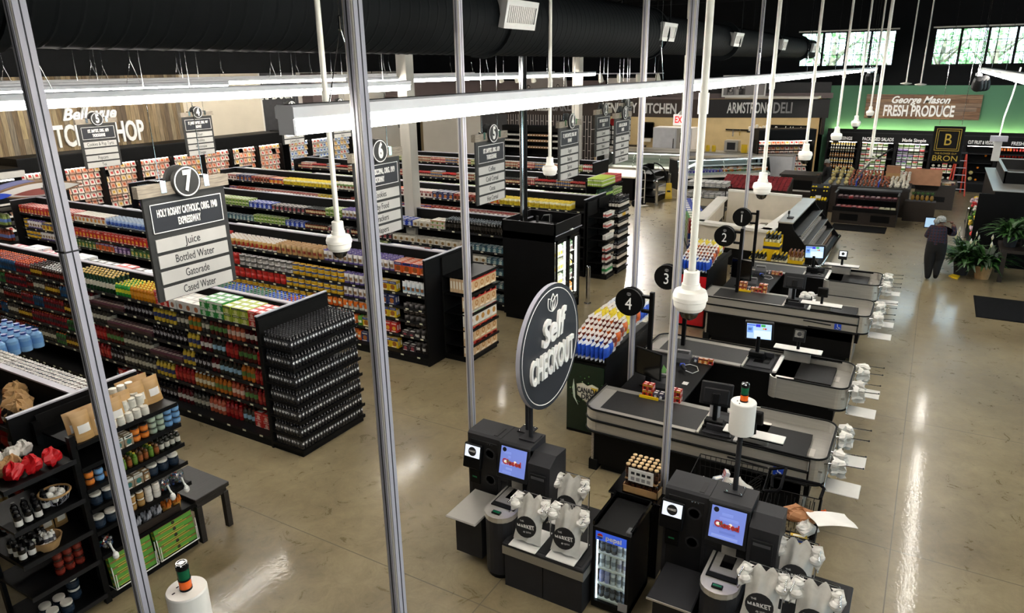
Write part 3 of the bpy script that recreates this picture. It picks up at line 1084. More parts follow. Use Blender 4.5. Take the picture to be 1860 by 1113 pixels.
bx('pk_red', 'drink_carton', 'red multipack of drink cartons', .16, .12, .12, 'c02820', 'd84a40', 'e8b8a8', 2)
bx('pk_grn', 'drink_carton', 'green and white multipack of drink cartons', .17, .13, .13, '2f8a3c', 'e8ece0', 'c9d8c0', 2)
bx('pk_lime', 'drink_carton', 'lime multipack of drink cartons', .17, .13, .12, 'a8b83a', '5a6a1e', 'd8d88a', 2)
bx('pk_wht', 'drink_carton', 'white shrink-wrapped multipack of drink cartons', .18, .13, .15, 'd8d6d2', 'e8e6e2', 'a86a4a', 2)
bx('cer', 'cereal_box', 'cream cereal box with oat rings', .2, .06, .29, 'd2b48c', 'c03028', 'b07a3a', 1, 'f0e8d8', 2)
bx('cerg', 'cereal_box', 'white cereal box with green corner', .2, .06, .27, 'e0ddd6', '3c7a3c', 'b8863c')
bx('cerr', 'cereal_box', 'white cereal box with red corner', .2, .06, .27, 'e0ddd6', 'b02028', 'b8863c')
bx('crk_r', 'cracker_box', 'red cracker box with yellow crackers', .15, .055, .21, 'b01e1c', 'c8302a', 'dca032')
bx('crk_w', 'cracker_box', 'white and red cracker box', .16, .06, .2, 'd8d2c8', 'b82a24', 'cf8a2e')
bx('crk_o', 'cracker_box', 'orange biscuit box with blue band', .19, .07, .2, 'd0561a', '24408c', '8a4a20', 1, 'e8d8c8')
bx('crk_y', 'cracker_box', 'yellow cracker box with blue band', .18, .06, .2, 'd8b41e', '24408c', '9a5a20')
bx('crk_n', 'cracker_box', 'dark blue cracker box', .18, .06, .2, '24305e', '18204a', 'a8642a')
bx('crk_g', 'cracker_box', 'green cracker box', .15, .06, .2, '3f6a35', '2c4a2a', 'c8b060')
bx('crk_p', 'cracker_box', 'purple snack box', .16, .06, .18, '4a2c60', '5a3a72', 'b8a0c8')
bx('coffee_d', 'coffee_box', 'dark coffee pod box', .15, .1, .14, '2a2226', '3a3036', '9a4a50')
bx('coffee_b', 'coffee_box', 'bright blue coffee pod box', .17, .11, .15, '2340a8', '1a3080', 'b8c4e0')
bx('coffee_w', 'coffee_box', 'white coffee pod box with tan picture', .17, .1, .14, 'c9c2b2', 'dcd6c8', '8a6a3a')
bx('coffee_t', 'coffee_box', 'teal tea box', .14, .08, .14, '3c6470', '28485a', 'a8b8b0')
bx('cake_r', 'cake_mix_box', 'white and red cake mix box', .14, .05, .19, 'd2c8c0', 'a82028', '5a2018')
bx('cake_b', 'cake_mix_box', 'brown cake mix box with red band', .14, .05, .19, '7a3a1e', 'a8281e', '3a1a10')
bx('cake_y', 'cake_mix_box', 'yellow baking box', .16, .06, .18, 'd8c23c', 'b89a20', '8a6a20')
bx('meal', 'dinner_box', 'white frozen dinner box with a picture', .2, .05, .16, 'dcd8d0', 'b84a2a', 'c88a4a')
bx('hot', 'dinner_box', 'orange and blue dinner box', .2, .06, .17, 'c85a1e', '1e3a8a', 'd8a83a')
bx('egg', 'tea_box', 'green tea box', .13, .08, .1, '7a9a3c', 'c8cf9a', '4a6a2a', 2)
bx('teaw', 'tea_box', 'white tea box with orange edge', .13, .08, .1, 'd6d0c0', 'c87a2e', '7a9a4a', 2)
bx('flat_w', 'flat_pack', 'flat white and blue carton', .26, .18, .08, 'd2d6da', '3a6ab0', '5a8ac0', 2)
bx('flat_r', 'flat_pack', 'flat red and white carton', .22, .16, .07, 'c84a48', 'd8d0cc', 'd8a0a0', 2)
bx('flat_k', 'flat_pack', 'flat pink snack carton', .2, .15, .06, 'c04a6a', '3a7ac0', 'e0b0b8', 2)
bx('flat_n', 'flat_pack', 'flat dark snack tray with yellow print', .22, .16, .06, '33303a', 'b8a23c', '8a7a5a', 2)
bx('foil', 'foil_box', 'green box of trash bags', .3, .07, .07, '3f8a3a', 'e0c030', '2a6a2c')


def bg(key, kind, desc, w, d, h, base, band, blob, top=None, **k):
    sku(key, kind, desc, g_bag(w, d, h, base, band, blob, top, **k), w + .004, d * .92, h)


bg('bag_blue', 'cookie_bag', 'blue and silver cookie bag', .15, .09, .2, '2a4a9a', '8aa0c8', '4a6ab8', '9aa8b8')
bg('bag_red', 'cookie_bag', 'red cookie bag with white top', .13, .09, .2, 'a82a20', 'c8a060', 'a87838', 'dcd6ce')
bg('bag_kraft', 'cookie_bag', 'kraft cookie bag', .14, .08, .21, 'b08a58', 'b0905e', '8a3a2a')
bg('bag_wht', 'cookie_bag', 'white cookie bag with purple top', .12, .08, .23, 'd6d2d0', 'e0dcda', '8a6a4a', '5a4a8a')
bg('bag_or', 'cracker_bag', 'orange fish cracker bag', .13, .08, .2, 'd8641a', 'e07a22', 'e8d8c0', 'd05a18')
bg('bag_gr', 'cracker_bag', 'green cracker bag', .13, .08, .2, '4a8a2a', '5a9a30', 'e8e4d0')
bg('bag_wo', 'cracker_bag', 'white and orange cracker bag', .13, .08, .2, 'd8d4cc', 'd8701e', 'd86a1e')
bg('tin_blue', 'snack_bag', 'pale blue snack bag', .1, .08, .23, '9fc0d2', 'dfe6ea', '8a5a34', 'e4e6e6')
bg('tub_dark', 'snack_bag', 'black snack bag with white label', .12, .09, .2, '1c1614', '16110f', 'dcd8d2', '2c2420')
bg('pk_yel', 'candy_bag', 'yellow candy bag', .17, .07, .12, 'd8a81e', '2a3a6a', 'e0c050')
bg('pk_redl', 'candy_bag', 'red candy bag', .17, .07, .12, 'b0201c', 'c02a24', 'b03028')
bg('pk_whtl', 'candy_bag', 'white and black candy bag', .17, .07, .12, 'c9c6c4', '33302e', '9a9690')
bg('pk_blul', 'candy_bag', 'blue and yellow candy bag', .17, .07, .12, '24388a', 'd2b02a', '3a50a0')
bg('flour', 'flour_bag', 'yellow flour bag', .15, .1, .2, 'd8c030', 'e8e0b0', 'c8a820')
bg('rice', 'flour_bag', 'white rice bag with green picture', .15, .09, .2, 'd2cfc0', '5a7a3a', '8a4a3a')
bg('chipb', 'chip_bag', 'blue chip bag', .2, .1, .26, '1c44b0', '2450bc', '2a56c0', 'd2d6dc')
bg('chipr', 'chip_bag', 'white and brown chip bag', .2, .1, .26, 'd2ccc8', '6a2a1a', 'a8482a', 'dcd8d4')
bg('chipo', 'chip_bag', 'orange and white chip bag', .2, .1, .26, 'dcd6ce', 'd8661c', 'c8581a', 'd8d2ca')
bg('chipy', 'chip_bag', 'yellow chip bag', .2, .1, .26, 'd2bc20', 'd8c83a', 'e8e4d0', 'd8c428')
sku('kcan', 'food_can', 'small pale food can', g_can(.036, .11, 'b8a88a', 'a8a8a8', '8a3a2a'), .076, .076, .11, 2)
sku('rcan', 'food_can', 'small red food can', g_can(.036, .11, 'a82a24', 'a8a8a8', 'd8c8b0'), .076, .076, .11, 2)
sku('gcan', 'food_can', 'small green food can', g_can(.036, .11, '7a8a3a', 'a8a8a8', 'd8d0b0'), .076, .076, .11, 2)
sku('bcan', 'food_can', 'small blue food can', g_can(.036, .11, '3a4a7a', 'a8a8a8', 'c8a060'), .076, .076, .11, 2)
sku('spice', 'sauce_jar', 'sauce jar with dark red sauce', g_jar(.04, .15, '6a1a12', '2a2a2a', 'd0b890'), .086, .086, .15)
sku('sauce', 'sauce_jar', 'sauce jar with orange sauce', g_jar(.04, .15, '9a4a1c', 'b09a3a', 'cfc4a0'), .086, .086, .15)
sku('sauced', 'sauce_jar', 'dark sauce jar with red cap', g_jar(.036, .17, '1c1412', 'a82020', 'b8a898'), .078, .078, .17)
sku('vit', 'white_jar', 'small white jar with red print', g_jar(.034, .12, 'd8d4ce', 'e2dfd9', 'b85a52'), .074, .074, .12)
sku('vitw', 'white_jar', 'small white jar', g_jar(.034, .12, 'd8d4ce', 'e2dfd9', 'c9c6c0'), .074, .074, .12)
sku('fcan', 'drink_can', 'tall drink can with silver lid', g_can(.029, .15, '3c5c78', 'c0bcb8', '4a6a86'), .06, .06, .15)
sku('fcanr', 'drink_can', 'tall red and white drink can', g_can(.029, .15, '5a2a24', 'c8c4c0', 'a03a34'), .06, .06, .15)
sku('fcang', 'drink_can', 'tall pale drink can with green print', g_can(.029, .15, 'a8a898', 'cfcac4', '6a8a4a'), .06, .06, .15)
sku('jug', 'water_jug', 'blue water jug with dark blue cap', g_bottle(.075, .26, '7ba6d2', '5b8cc4', '1a2f7a', n=10), .155, .155, .26)
sku('meat', 'meat_package', 'pale meat package with orange label', g_tray(.2, .235, .05, 'e4ddd4', 'd8a890', 'c85a2a'), .21, .24, .05)
sku('meat2', 'meat_package', 'pale meat package with red label', g_tray(.2, .235, .05, 'e4ddd4', 'e8d8cc', 'b82a24'), .21, .24, .05)
sku('meat3', 'meat_package', 'pale chilled package with yellow label', g_tray(.2, .235, .05, 'eae4da', 'e6cfae', 'd2a02c'), .21, .24, .05)
sku('meat4', 'meat_package', 'white chilled package with blue label', g_tray(.2, .235, .05, 'e8e8e8', 'd0d8e0', '4a6ab0'), .21, .24, .05)

ITEMS = []          # (sku, x, y, z, rz, tilt, where)


def run_fill(keys, z, place, avail, a0, a1, rows, rz, where, gap=.008, jit=.004, stackmax=9, tilt=0., skip=0.):
    """stand goods along a shelf from a0 to a1; place(a, depth) gives x, y"""
    a = a0
    sgn = 1 if a1 > a0 else -1
    ki = 0
    while (a1 - a) * sgn > .05:
        key, cnt = keys[ki % len(keys)]
        ki += 1
        s = SK[key]
        if isinstance(cnt, tuple):
            cnt = random.randint(*cnt)
        for c in range(cnt):
            if (a1 - a) * sgn < s['w'] * .8:
                a = a1
                break
            mid = a + sgn * s['w'] / 2
            st = min(s['stack'], max(1, int(avail / s['h'])), stackmax) if s['stack'] > 1 else 1
            nr = rows if isinstance(rows, int) else max(1, int(rows / s['d']))
            for r in range(nr):
                if skip and r > 0 and rnd() < skip:
                    continue
                x, y = place(mid, r * s['d'] + s['d'] / 2)
                for k in range(st):
                    ITEMS.append((key, x + ru(-jit, jit), y + ru(-jit, jit), z + k * s['h'] + .001, rz + ru(-.05, .05), tilt, where))
            a += sgn * (s['w'] + gap)


# ---------------------------------------------------------------- gondola runs
ORD = ['top', 'second', 'third', 'fourth', 'fifth', 'bottom', 'floor']
tagm = MB()
tagm.box(-.004, 0, -.035, .035, -.014, .014, 'pkm', 'd8d4b8')
tagm.box(-.005, -.004, -.03, .005, -.009, .009, 'pkm', 'efedd8')
TAGM = tagm.mesh('price_tag')


def shelf_mb(L, D, up):
    s = MB()
    s.box(0, D, 0, L, -.03, 0, 'black')
    s.box(-.012, 0, 0, L, -.045, .004, 'charcoal2')
    return s


def gondola(label, xc, y0, y1, zs, tags_individual=0, hw=.68, dshelf=.5):
    g = thing('gondola_shelving', label, 'store shelving', (xc, y0, 0), 0, None)
    L = y1 - y0
    b = MB()
    b.box(-hw, hw, .02, L - .02, .0, .11, 'blackmatte'); b.box(-hw, hw, .0, L, .11, .15, 'black')
    obj('base', b, g)
    p = MB()
    p.box(-.035, .035, .02, L - .02, .15, 2.09, 'blackmatte'); p.box(-.042, .042, .0, L, 2.09, 2.11, 'alu2')
    obj('back_panel', p, g)
    for nm, a in (('end_panel', 0.), ('end_panel', L)):
        e = MB()
        e.box(-.7, .7, a - .02, a + .02, .0, 2.095, 'black'); e.box(-.7, .7, a - .024, a + .024, 2.095, 2.112, 'alu2')
        obj(nm, e, g)
    me = shelf_mb(L - .06, dshelf, 0).mesh('shelf')
    ntag = 0
    rest = MB()
    for z in zs:
        if z > .2:
            o = obj('shelf', me, g)
            o.location = (-.035 - dshelf, .03, z)
        y = .25
        xl = -.035 - dshelf - .013 if z > .2 else -hw - .001
        while y < L - .2:
            zz = z - .02
            if ntag < tags_individual:
                o = obj('price_tag', TAGM, g)
                o.location = (xl, y, zz)
                ntag += 1
            else:
                rest.box(xl - .004, xl, y - .035, y + .035, zz - .014, zz + .014, 'pkm', 'd8d4b8')
            y += ru(.22, .42) if y < 8 else .5
    if rest.v:
        tag(obj('price_tag', rest, g), kind='stuff')
    m = MB()
    for z in (zs[-1], 1.2, .6):
        m.box(.035, .535, .03, L - .03, z - .03, z, 'black')
    obj('rear_shelf', m, g)
    return g


GA = dict(x=3.72, y0=7.72, y1=21.8)
GB = dict(x=7.12, y0=7.98, y1=21.8)
GC = dict(x=10.75, y0=7.73, y1=22.)
GD = dict(x=14.25, y0=7.9, y1=22.)
GE = dict(x=17.75, y0=7.7, y1=22.)
GF = dict(x=21.25, y0=9.2, y1=22.)
GG = dict(x=24.85, y0=10.6, y1=22.)
ZB = [.15, .55, .9, 1.23, 1.55, 1.84]
ZC = [.15, .48, .8, 1.06, 1.34, 1.75]
gondola('black gondola at the lower left behind the bath and gift end display', GA['x'], GA['y0'], GA['y1'], [.15, .5, .85, 1.2, 1.5, 1.8], 60)
gondola('black juice gondola behind the black soda end display', GB['x'], GB['y0'], GB['y1'], ZB, 100)
gondola('black cookie and cracker gondola behind the cereal end display', GC['x'], GC['y0'], GC['y1'], ZC, 60)
gondola('black coffee and tea gondola behind the tall glass-door cooler', GD['x'], GD['y0'], GD['y1'], ZC)
gondola('black baking gondola behind the wine end display', GE['x'], GE['y0'], GE['y1'], ZC)
gondola('black gondola behind the end display topped with red and lime can packs', GF['x'], GF['y0'], GF['y1'], ZC)
gondola('farthest black gondola, nearest the bakery', GG['x'], GG['y0'], GG['y1'], ZC)

WP = {'A': 'gift gondola', 'B': 'juice gondola', 'C': 'cookie gondola', 'D': 'coffee gondola', 'E': 'baking gondola', 'F': 'gondola behind the can packs', 'G': 'farthest gondola'}


def west(G, k, z, avail, keys, rows, a0=None, a1=None, shelf='top', **kw):
    x = G['x'] - .535 + .01
    run_fill(keys, z, lambda a, d: (x + d, a), avail, G['y0'] + .04 if a0 is None else a0, G['y1'] if a1 is None else a1, rows, -PI / 2, shelf + ' shelf of the ' + WP[k], **kw)


def east(G, k, z, keys, rows, a0=None, a1=None, **kw):
    x = G['x'] + .06
    run_fill(keys, z, lambda a, d: (x + d, a), .3, G['y0'] + .04 if a0 is None else a0, G['y1'] if a1 is None else a1, rows, -PI / 2, 'far side top shelf of the ' + WP[k], **kw)


# juice gondola
R = (3, 6)
y0 = GB['y0']
west(GB, 'B', ZB[5], .28, [('pk_red', 2), ('pk_lime', 3), ('pk_grn', 3), ('pk_wht', 4), ('pk_red', 2), ('ycap', 8), ('lemon', 5), ('cider', 12), ('lemon', 5), ('apple', 16)], .44, None, 13.2)
west(GB, 'B', ZB[5], .28, [('tea', 9), ('tea2', 5), ('sportr', 6), ('sporto', 12), ('sportr', 8), ('sportg', 6), ('sporto', 12)], .44, 13.2)
west(GB, 'B', ZB[4], .25, [('cran', 5), ('peach', 4), ('green', 4), ('clear', 2), ('oran', 3), ('clear', 3), ('yell', 6), ('grape2', 8), ('grape', 9), ('cran', 4)], 2, None, 13.2, 'second')
west(GB, 'B', ZB[3], .25, [('cran2', 3), ('green', 4), ('cran2', 3), ('blueL', 3), ('cran', 3), ('yell', 3), ('grape2', 9), ('grape', 12), ('clear', 6)], 2, None, 13.2, 'third')
west(GB, 'B', ZB[2], .25, [('cran2', 4), ('oran', 3), ('blueL', 5), ('cran', 2), ('grape2', 4), ('yell', 3), ('grape', 8), ('clear', 8), ('green', 5)], 2, None, 13.2, 'fourth')
west(GB, 'B', ZB[1], .25, [('cran2', 4), ('green', 3), ('peach', 3), ('oran', 4), ('apple', 5), ('cran2', 5), ('yell', 5), ('clear', 9), ('grape2', 4)], 2, None, 13.2, 'fifth')
west(GB, 'B', ZB[0], .25, [('pk_red', 3), ('blueL', 3), ('cran2', 4), ('peach', 4), ('clear', 4), ('cran', 4), ('grape2', 6), ('cran', 5)], 2, None, 12.2, 'bottom')
for i, s in ((4, 'second'), (3, 'third'), (2, 'fourth'), (1, 'fifth')):
    west(GB, 'B', ZB[i], .25, random.sample([('tea', R), ('tea2', R), ('sporto', R), ('sportr', (5, 9)), ('sportg', R), ('clear', R), ('tea', (5, 8)), ('sportr', R)], 8), 2, 13.2, 17.5, s)
east(GB, 'B', ZB[5], [('watero', 5), ('water', 4), ('waterg', 5), ('water', 6), ('waterg', 6)], 5, None, 10.4)
east(GB, 'B', ZB[5] + .06, [('flat_n', 3), ('flat_w', 2), ('flat_n', 2), ('flat_r', 2), ('flat_n', 4), ('flat_w', 2), ('flat_k', 5), ('flat_w', 2), ('flat_k', 6), ('flat_r', 3)], 2, 10.6, 16.5)
# cookie gondola
west(GC, 'C', ZC[5], .3, [('crk_o', 4), ('bag_wht', 9), ('bag_wht', 5), ('bag_kraft', 5), ('bag_kraft', 4), ('bag_red', 12), ('pk_redl', 5), ('flat_n', 6), ('bag_blue', 6), ('bag_blue', 7), ('crk_w', 8), ('crk_r', 18), ('crk_w', 6)], .42)
west(GC, 'C', ZC[4], .38, [('crk_y', 3), ('bag_wht', 6), ('pk_yel', 8), ('pk_whtl', 3), ('pk_whtl', 6), ('pk_redl', 8), ('pk_yel', 5), ('crk_n', 4), ('crk_r', 22), ('crk_w', 4)], 2, 8.55, None, 'second')
west(GC, 'C', ZC[3], .25, [('crk_n', 3), ('bag_wht', 6), ('pk_yel', 9), ('pk_redl', 12), ('pk_yel', 4), ('pk_blul', 5), ('crk_g', 10), ('crk_p', 4), ('crk_o', 4), ('crk_g', 8)], 2, 8.6, None, 'third')
west(GC, 'C', ZC[2], .25, [('crk_y', 2), ('crk_r', 2), ('bag_wo', 5), ('bag_or', 6), ('pk_yel', 10), ('pk_yel', 6), ('crk_r', 9), ('crk_g', 6)], 2, 8.6, 16., 'fourth')
west(GC, 'C', ZC[1], .25, [('crk_r', 2), ('crk_y', 3), ('bag_gr', 1), ('bag_or', 5), ('bag_wo', 4), ('pk_yel', 8)], 2, 8.6, 12., 'fifth')
west(GC, 'C', ZC[0], .25, [('crk_y', 3), ('crk_n', 2), ('bag_or', 6), ('bag_wo', 5), ('pk_yel', 6)], 2, 8.6, 11.5, 'bottom')
# second layer of flat candy bags
for it in [i for i in ITEMS if SK[i[0]]['kind'] == 'candy_bag' and 'cookie' in i[6]]:
    ITEMS.append((it[0], it[1], it[2], it[3] + .118, it[4], 0, it[6]))
west(GC, 'C', ZC[4], .3, [('tin_blue', 6)], 2, 7.78, 8.5, 'second', gap=.004)
for i, s in ((3, 'third'), (2, 'fourth'), (1, 'fifth'), (0, 'bottom')):
    west(GC, 'C', [.15, .42, .68, .93, 1.2, 1.75][i], .22, [('tub_dark', 6)] if i > 1 else [('tub_dark', 3), ('coffee_d', 8)], 2, 7.78, 8.5, s)
east(GC, 'C', ZC[5] + .1, [('flat_w', 2), ('flat_n', 1), ('flat_w', 3), ('pk_yel', 2), ('flat_n', 5), ('pk_yel', 1), ('flat_w', 6), ('flat_w', 5), ('flat_r', 4), ('crk_n', 3), ('flat_w', 5), ('flat_r', 4)], 2)
# coffee gondola
west(GD, 'D', ZC[5], .3, [('dark', 18), ('dark', 6), ('teaw', 3), ('coffee_w', 3), ('coffee_b', 4), ('coffee_d', 5), ('bag_wht', 6), ('egg', 4), ('spice', 8), ('coffee_d', 8), ('coffee_b', 5), ('egg', 8), ('teaw', 6), ('rice', 8)], .42)
west(GD, 'D', ZC[4], .38, [('coffee_t', 9), ('coffee_w', 12), ('coffee_d', 3), ('coffee_b', 2), ('spice', 6), ('coffee_d', 5), ('spice', 9), ('coffee_b', 4), ('egg', 9), ('coffee_t', 6)], 2, None, None, 'second', stackmax=2)
west(GD, 'D', ZC[3], .25, [('coffee_t', 5), ('coffee_w', 3), ('coffee_b', 6), ('cake_r', 4), ('coffee_b', 4), ('egg', 5)], 2, None, 14, 'third')
for i, s in ((2, 'fourth'), (1, 'fifth'), (0, 'bottom')):
    west(GD, 'D', ZC[i], .25, [('coffee_t', 4), ('cake_r', 3), ('coffee_w', 5)], 2, None, 9.6, s)
east(GD, 'D', ZC[5] + .12, [('flat_r', 9), ('flat_w', 3), ('flat_r', 4), ('flat_k', 3), ('crk_y', 3), ('flat_w', 3)], 2)
# baking gondola
west(GE, 'E', ZC[5], .3, [('flour', 8), ('flour', 6), ('hot', 3), ('cake_b', 6), ('crk_n', 4), ('cake_r', 8), ('crk_o', 6), ('rice', 6), ('rice', 4)], .42, 8.2)
west(GE, 'E', ZC[4], .36, [('cake_y', 4), ('cake_r', 12), ('cake_r', 8), ('cake_b', 6), ('hot', 8), ('cake_b', 10), ('spice', 8)], 2, 8.2, None, 'second')
west(GE, 'E', ZC[3], .25, [('cake_r', 14), ('cake_r', 8), ('dark', 8), ('spice', 8), ('rice', 5)], 2, 8.2, None, 'third')
# white jars on the near bay of the wine display side
for i, (k, s) in enumerate([('sprayg', 'bottom'), ('spray', 'fifth'), ('vit', 'fourth'), ('vitw', 'third'), ('vit', 'second'), ('vit', 'top')]):
    z = [.15, .46, .76, 1.08, 1.4, 1.68][i]
    run_fill([(k, 4), (('sprayg' if i < 1 else 'vitw'), 4)], z, lambda a, d: (a, 7.05 + d), .25, 17.08, 17.62, 2, 0, s + ' shelf of the vitamin rack beside the wine bottles')
east(GE, 'E', ZC[5] + .15, [('egg', 8), ('rice', 3), ('egg', 6), ('flat_w', 4)], 2)
# far gondolas
west(GF, 'F', ZC[5], .3, [('sauced', 7), ('bcan', 6), ('sauced', 9), ('rcan', 7), ('spice', 12), ('gcan', 8), ('kcan', 9)], 4, 9.3)
west(GF, 'F', ZC[4], .36, [('sauce', 8), ('spice', 9), ('rcan', 6), ('kcan', 12), ('sauced', 8)], 2, 9.3, None, 'second')
west(GG, 'G', ZC[5], .3, [('spray', 5), ('gcan', 9), ('kcan', 8), ('bcan', 7), ('rcan', 9), ('kcan', 12)], 3, 10.7)
west(GG, 'G', ZC[4], .36, [('kcan', 9), ('gcan', 7), ('rcan', 9), ('bcan', 8)], 2, 10.7, None, 'second')
east(GF, 'F', ZC[5], [('kcan', 9), ('rcan', 7), ('gcan', 6)], 2, 9.3)
# gift gondola: candy side at the lower left and cans, jugs on the far side top
for i, s in ((5, 'top'), (4, 'second'), (3, 'third'), (2, 'fourth'), (1, 'fifth'), (0, 'bottom')):
    west(GA, 'A', [.15, .5, .85, 1.2, 1.5, 1.8][i], .3, [('tub_dark', 4), ('pk_redl', 5), ('pk_redl', 4), ('bag_kraft', 4), ('pk_redl', 6)] if i > 3 else [('pk_redl', 6), ('bag_red', 4), ('pk_redl', 5), ('flat_r', 4)], 2, 7.8, 9.6, s)
east(GA, 'A', 1.84, [('fcanr', 6), ('fcan', 12), ('fcan', 8), ('fcang', 8), ('jug', 3), ('jug', 3), ('fcang', 14)], 6, 7.9, 12.2)


# ---------------------------------------------------------------- end displays
def end_display(label, x0, x1, yf, depth, zs, lip='black'):
    t = thing('end_display', label, 'store shelving', (x0, yf, 0))
    w = x1 - x0
    b = MB()
    b.box(.02, w - .02, .03, depth, 0, .07, 'blackmatte'); b.box(0, w, 0, depth, .07, zs[0], 'black')
    obj('base', b, t)
    k = MB()
    k.box(0, w, depth - .03, depth + .0, zs[0], 2.05, 'blackmatte')
    obj('back_panel', k, t)
    s = MB()
    s.box(0.0, w, 0, depth - .03, -.025, 0, 'black'); s.box(-.005, w + .005, -.012, 0, -.035, .012, lip)
    me = s.mesh('shelf')
    for z in zs[1:]:
        obj('shelf', me, t).location = (0, 0, z)
    return t


ZS = [.12, .31, .575, .84, 1.11, 1.4, 1.68]
end_display('black end display of black soda bottles beside the open floor', 6.42, 7.78, 7.33, .63, ZS)
for i, z in enumerate(ZS):
    top = i == 6
    wh = ORD[6 - i] + ' shelf of the black soda end display'
    nr = 9
    for r in range(nr):
        for c in range(22):
            if not top and r > 0 and c > 1:
                continue
            ITEMS.append(('soda', 6.46 + c * .0605, 7.37 + r * .061, z, ru(-.3, .3) if r == 0 else ru(-.6, .1) - 1.2 * (c == 0), 0, wh))
end_display('black end display of cereal boxes at the cookie gondola', 10.55, 11.6, 7.1, .6, [.12, .34, .66, .98, 1.36, 1.7])
for i, z in enumerate([.12, .42, .73, 1.04, 1.4]):
    wh = ['bottom', 'fourth', 'third', 'second', 'top'][i] + ' shelf of the cereal end display'
    for c in range(5):
        for r in range(6 if i == 4 else 2):
            ITEMS.append(('cer' if i != 2 else ['cerr', 'cerg', 'cerg', 'cerr', 'cerr'][c], 10.66 + c * .207, 7.16 + r * .066, z + .0, 0, 0, wh))
ew = end_display('black wine rack at the baking gondola, beside the open floor', 17.72, 18.5, 6.98, .62, [.12, .36, .66, .97, 1.27, 1.52, 1.8])
end_display('black rack of white vitamin jars left of the wine rack', 17.05, 17.64, 7.02, .6, [.12, .45, .75, 1.07, 1.39, 1.67])
for i, z in enumerate([.13, .36, .66, .97, 1.27, 1.52, 1.8]):
    wh = ['lowest', 'sixth', 'fifth', 'fourth', 'third', 'second', 'top'][i] + ' shelf of the wine rack'
    for c in range(9):
        for r in range(4 if i == 6 else 2):
            k = 'winey' if i == 5 and 3 <= c <= 5 else 'wine'
            if i < 6:
                ITEMS.append((k, 17.79 + c * .08, 7.03 + r * .085, z, 0, 0, wh))
            else:
                ITEMS.append((k, 17.79 + c * .08, 7.03 + r * .085, z, 0, 0, wh))
end_display('black end display of green bottles under red and lime can packs', 20.4, 22.0, 8.6, .6, [.12, .45, .8, 1.15, 1.5, 1.88])
sku('limec', 'can_pack', 'lime green pack of drink cans', g_can(.032, .12, '9ab83a', 'b8d04a', 'd8dcc0'), .066, .066, .12, 2)
sku('redc', 'can_pack', 'red pack of drink cans', g_can(.032, .12, '9a2028', 'b83a3c', 'c85a58'), .066, .066, .12, 2)
run_fill([('limec', 14), ('redc', 9)], 1.89, lambda a, d: (a, 8.62 + d), .26, 20.42, 22.0, 8, 0, 'top of the end display before the far gondola')
run_fill([('wineg', 10), ('egg', 6)], 1.51, lambda a, d: (a, 8.62 + d), .26, 20.42, 22.0, 3, 0, 'second shelf of the end display before the far gondola')


# ---------------------------------------------------------------- chilled cases along the walls
def wall_case(label, loc, rz, w, depth, zh, zt, nsh, group=None, strip='strip', posts=True, base=.42):
    """open chilled wall case; local x runs along the wall, the front is at y = 0 and faces -y"""
    t = thing('chilled_case', label, 'display case', loc, rz, group)
    c = MB()
    c.box(0, w, .05, depth, 0, base, 'black'); c.box(0, w, depth - .06, depth, base, zt, 'blackmatte')
    c.box(0, w, .1, depth, zh, zt, 'black'); c.box(-.001, w + .001, -.02, .12, zh - .02, zt, 'black'); c.box(0, w, -.015, 0.06, base - .06, base + .02, 'charcoal2')
    c.box(0, w, -.022, -.015, zt - .035, zt, 'charcoal2')
    obj('body', c, t)
    if posts:
        for x in (.0, w - .055):
            obj('post', MB().box(x, x + .055, 0, .25, base, zh, 'black').box(x, x + .055, .25, depth - .06, base, zh, 'blackmatte'), t)
    s = MB()
    s.box(.1, w - .1, .3, depth - .06, -.02, 0, 'charcoal2')
    me = s.mesh('shelf')
    for i in range(nsh):
        obj('shelf', me, t).location = (0, .12 * (nsh - 1 - i) / max(1, nsh - 1) - .1, base + (zh - base) * i / nsh + .02)
    obj('light_strip', MB().box(.12, w - .12, .14, .2, zh - .05, zh - .015, strip), t)
    return t


XM = [24.35 - 1.46 * i for i in range(9)]
for i, x in enumerate(XM[1:]):
    nth = ['first', 'second', 'third', 'fourth', 'fifth', 'sixth', 'seventh', 'eighth'][i]
    wh = nth + ' butcher case bay left of the corner'
    wall_case('brightly lit black meat case, ' + nth + ' bay left of the wall corner', (x, 26.7, 0), 0, 1.46, 1.15, 2.22, 2.72, 4, 'meat cases below the butcher sign')
    for r in range(7):
        for c in range(6):
            if rnd() < .02:
                continue
            k = random.choice(['meat', 'meat', 'meat2', 'meat3', 'meat2'] if r else ['meat2', 'meat2', 'meat3'])
            ITEMS.append((k, x + .165 + c * .226, 26.9 + .03 * (6 - r), .5 + r * .245, 0, 1.25, wh))
for i in range(4):
    x = 24.7 + i * 1.5
    nth = ['first', 'second', 'third', 'fourth'][i]
    wall_case('black chilled case, ' + nth + ' bay right of the wall corner', (x, 26.7, 0), 0, 1.5, 1.15, 2.22, 2.72, 4, 'chilled cases right of the wall corner')
    for r in range(7):
        for c in range(6):
            ITEMS.append((random.choice(['meat4', 'meat4', 'meat2', 'meat3'] if i < 3 else ['meat2', 'meat']), x + .17 + c * .226, 26.9 + .03 * (6 - r), .5 + r * .245, 0, 1.25, nth + ' chilled case bay right of the corner'))
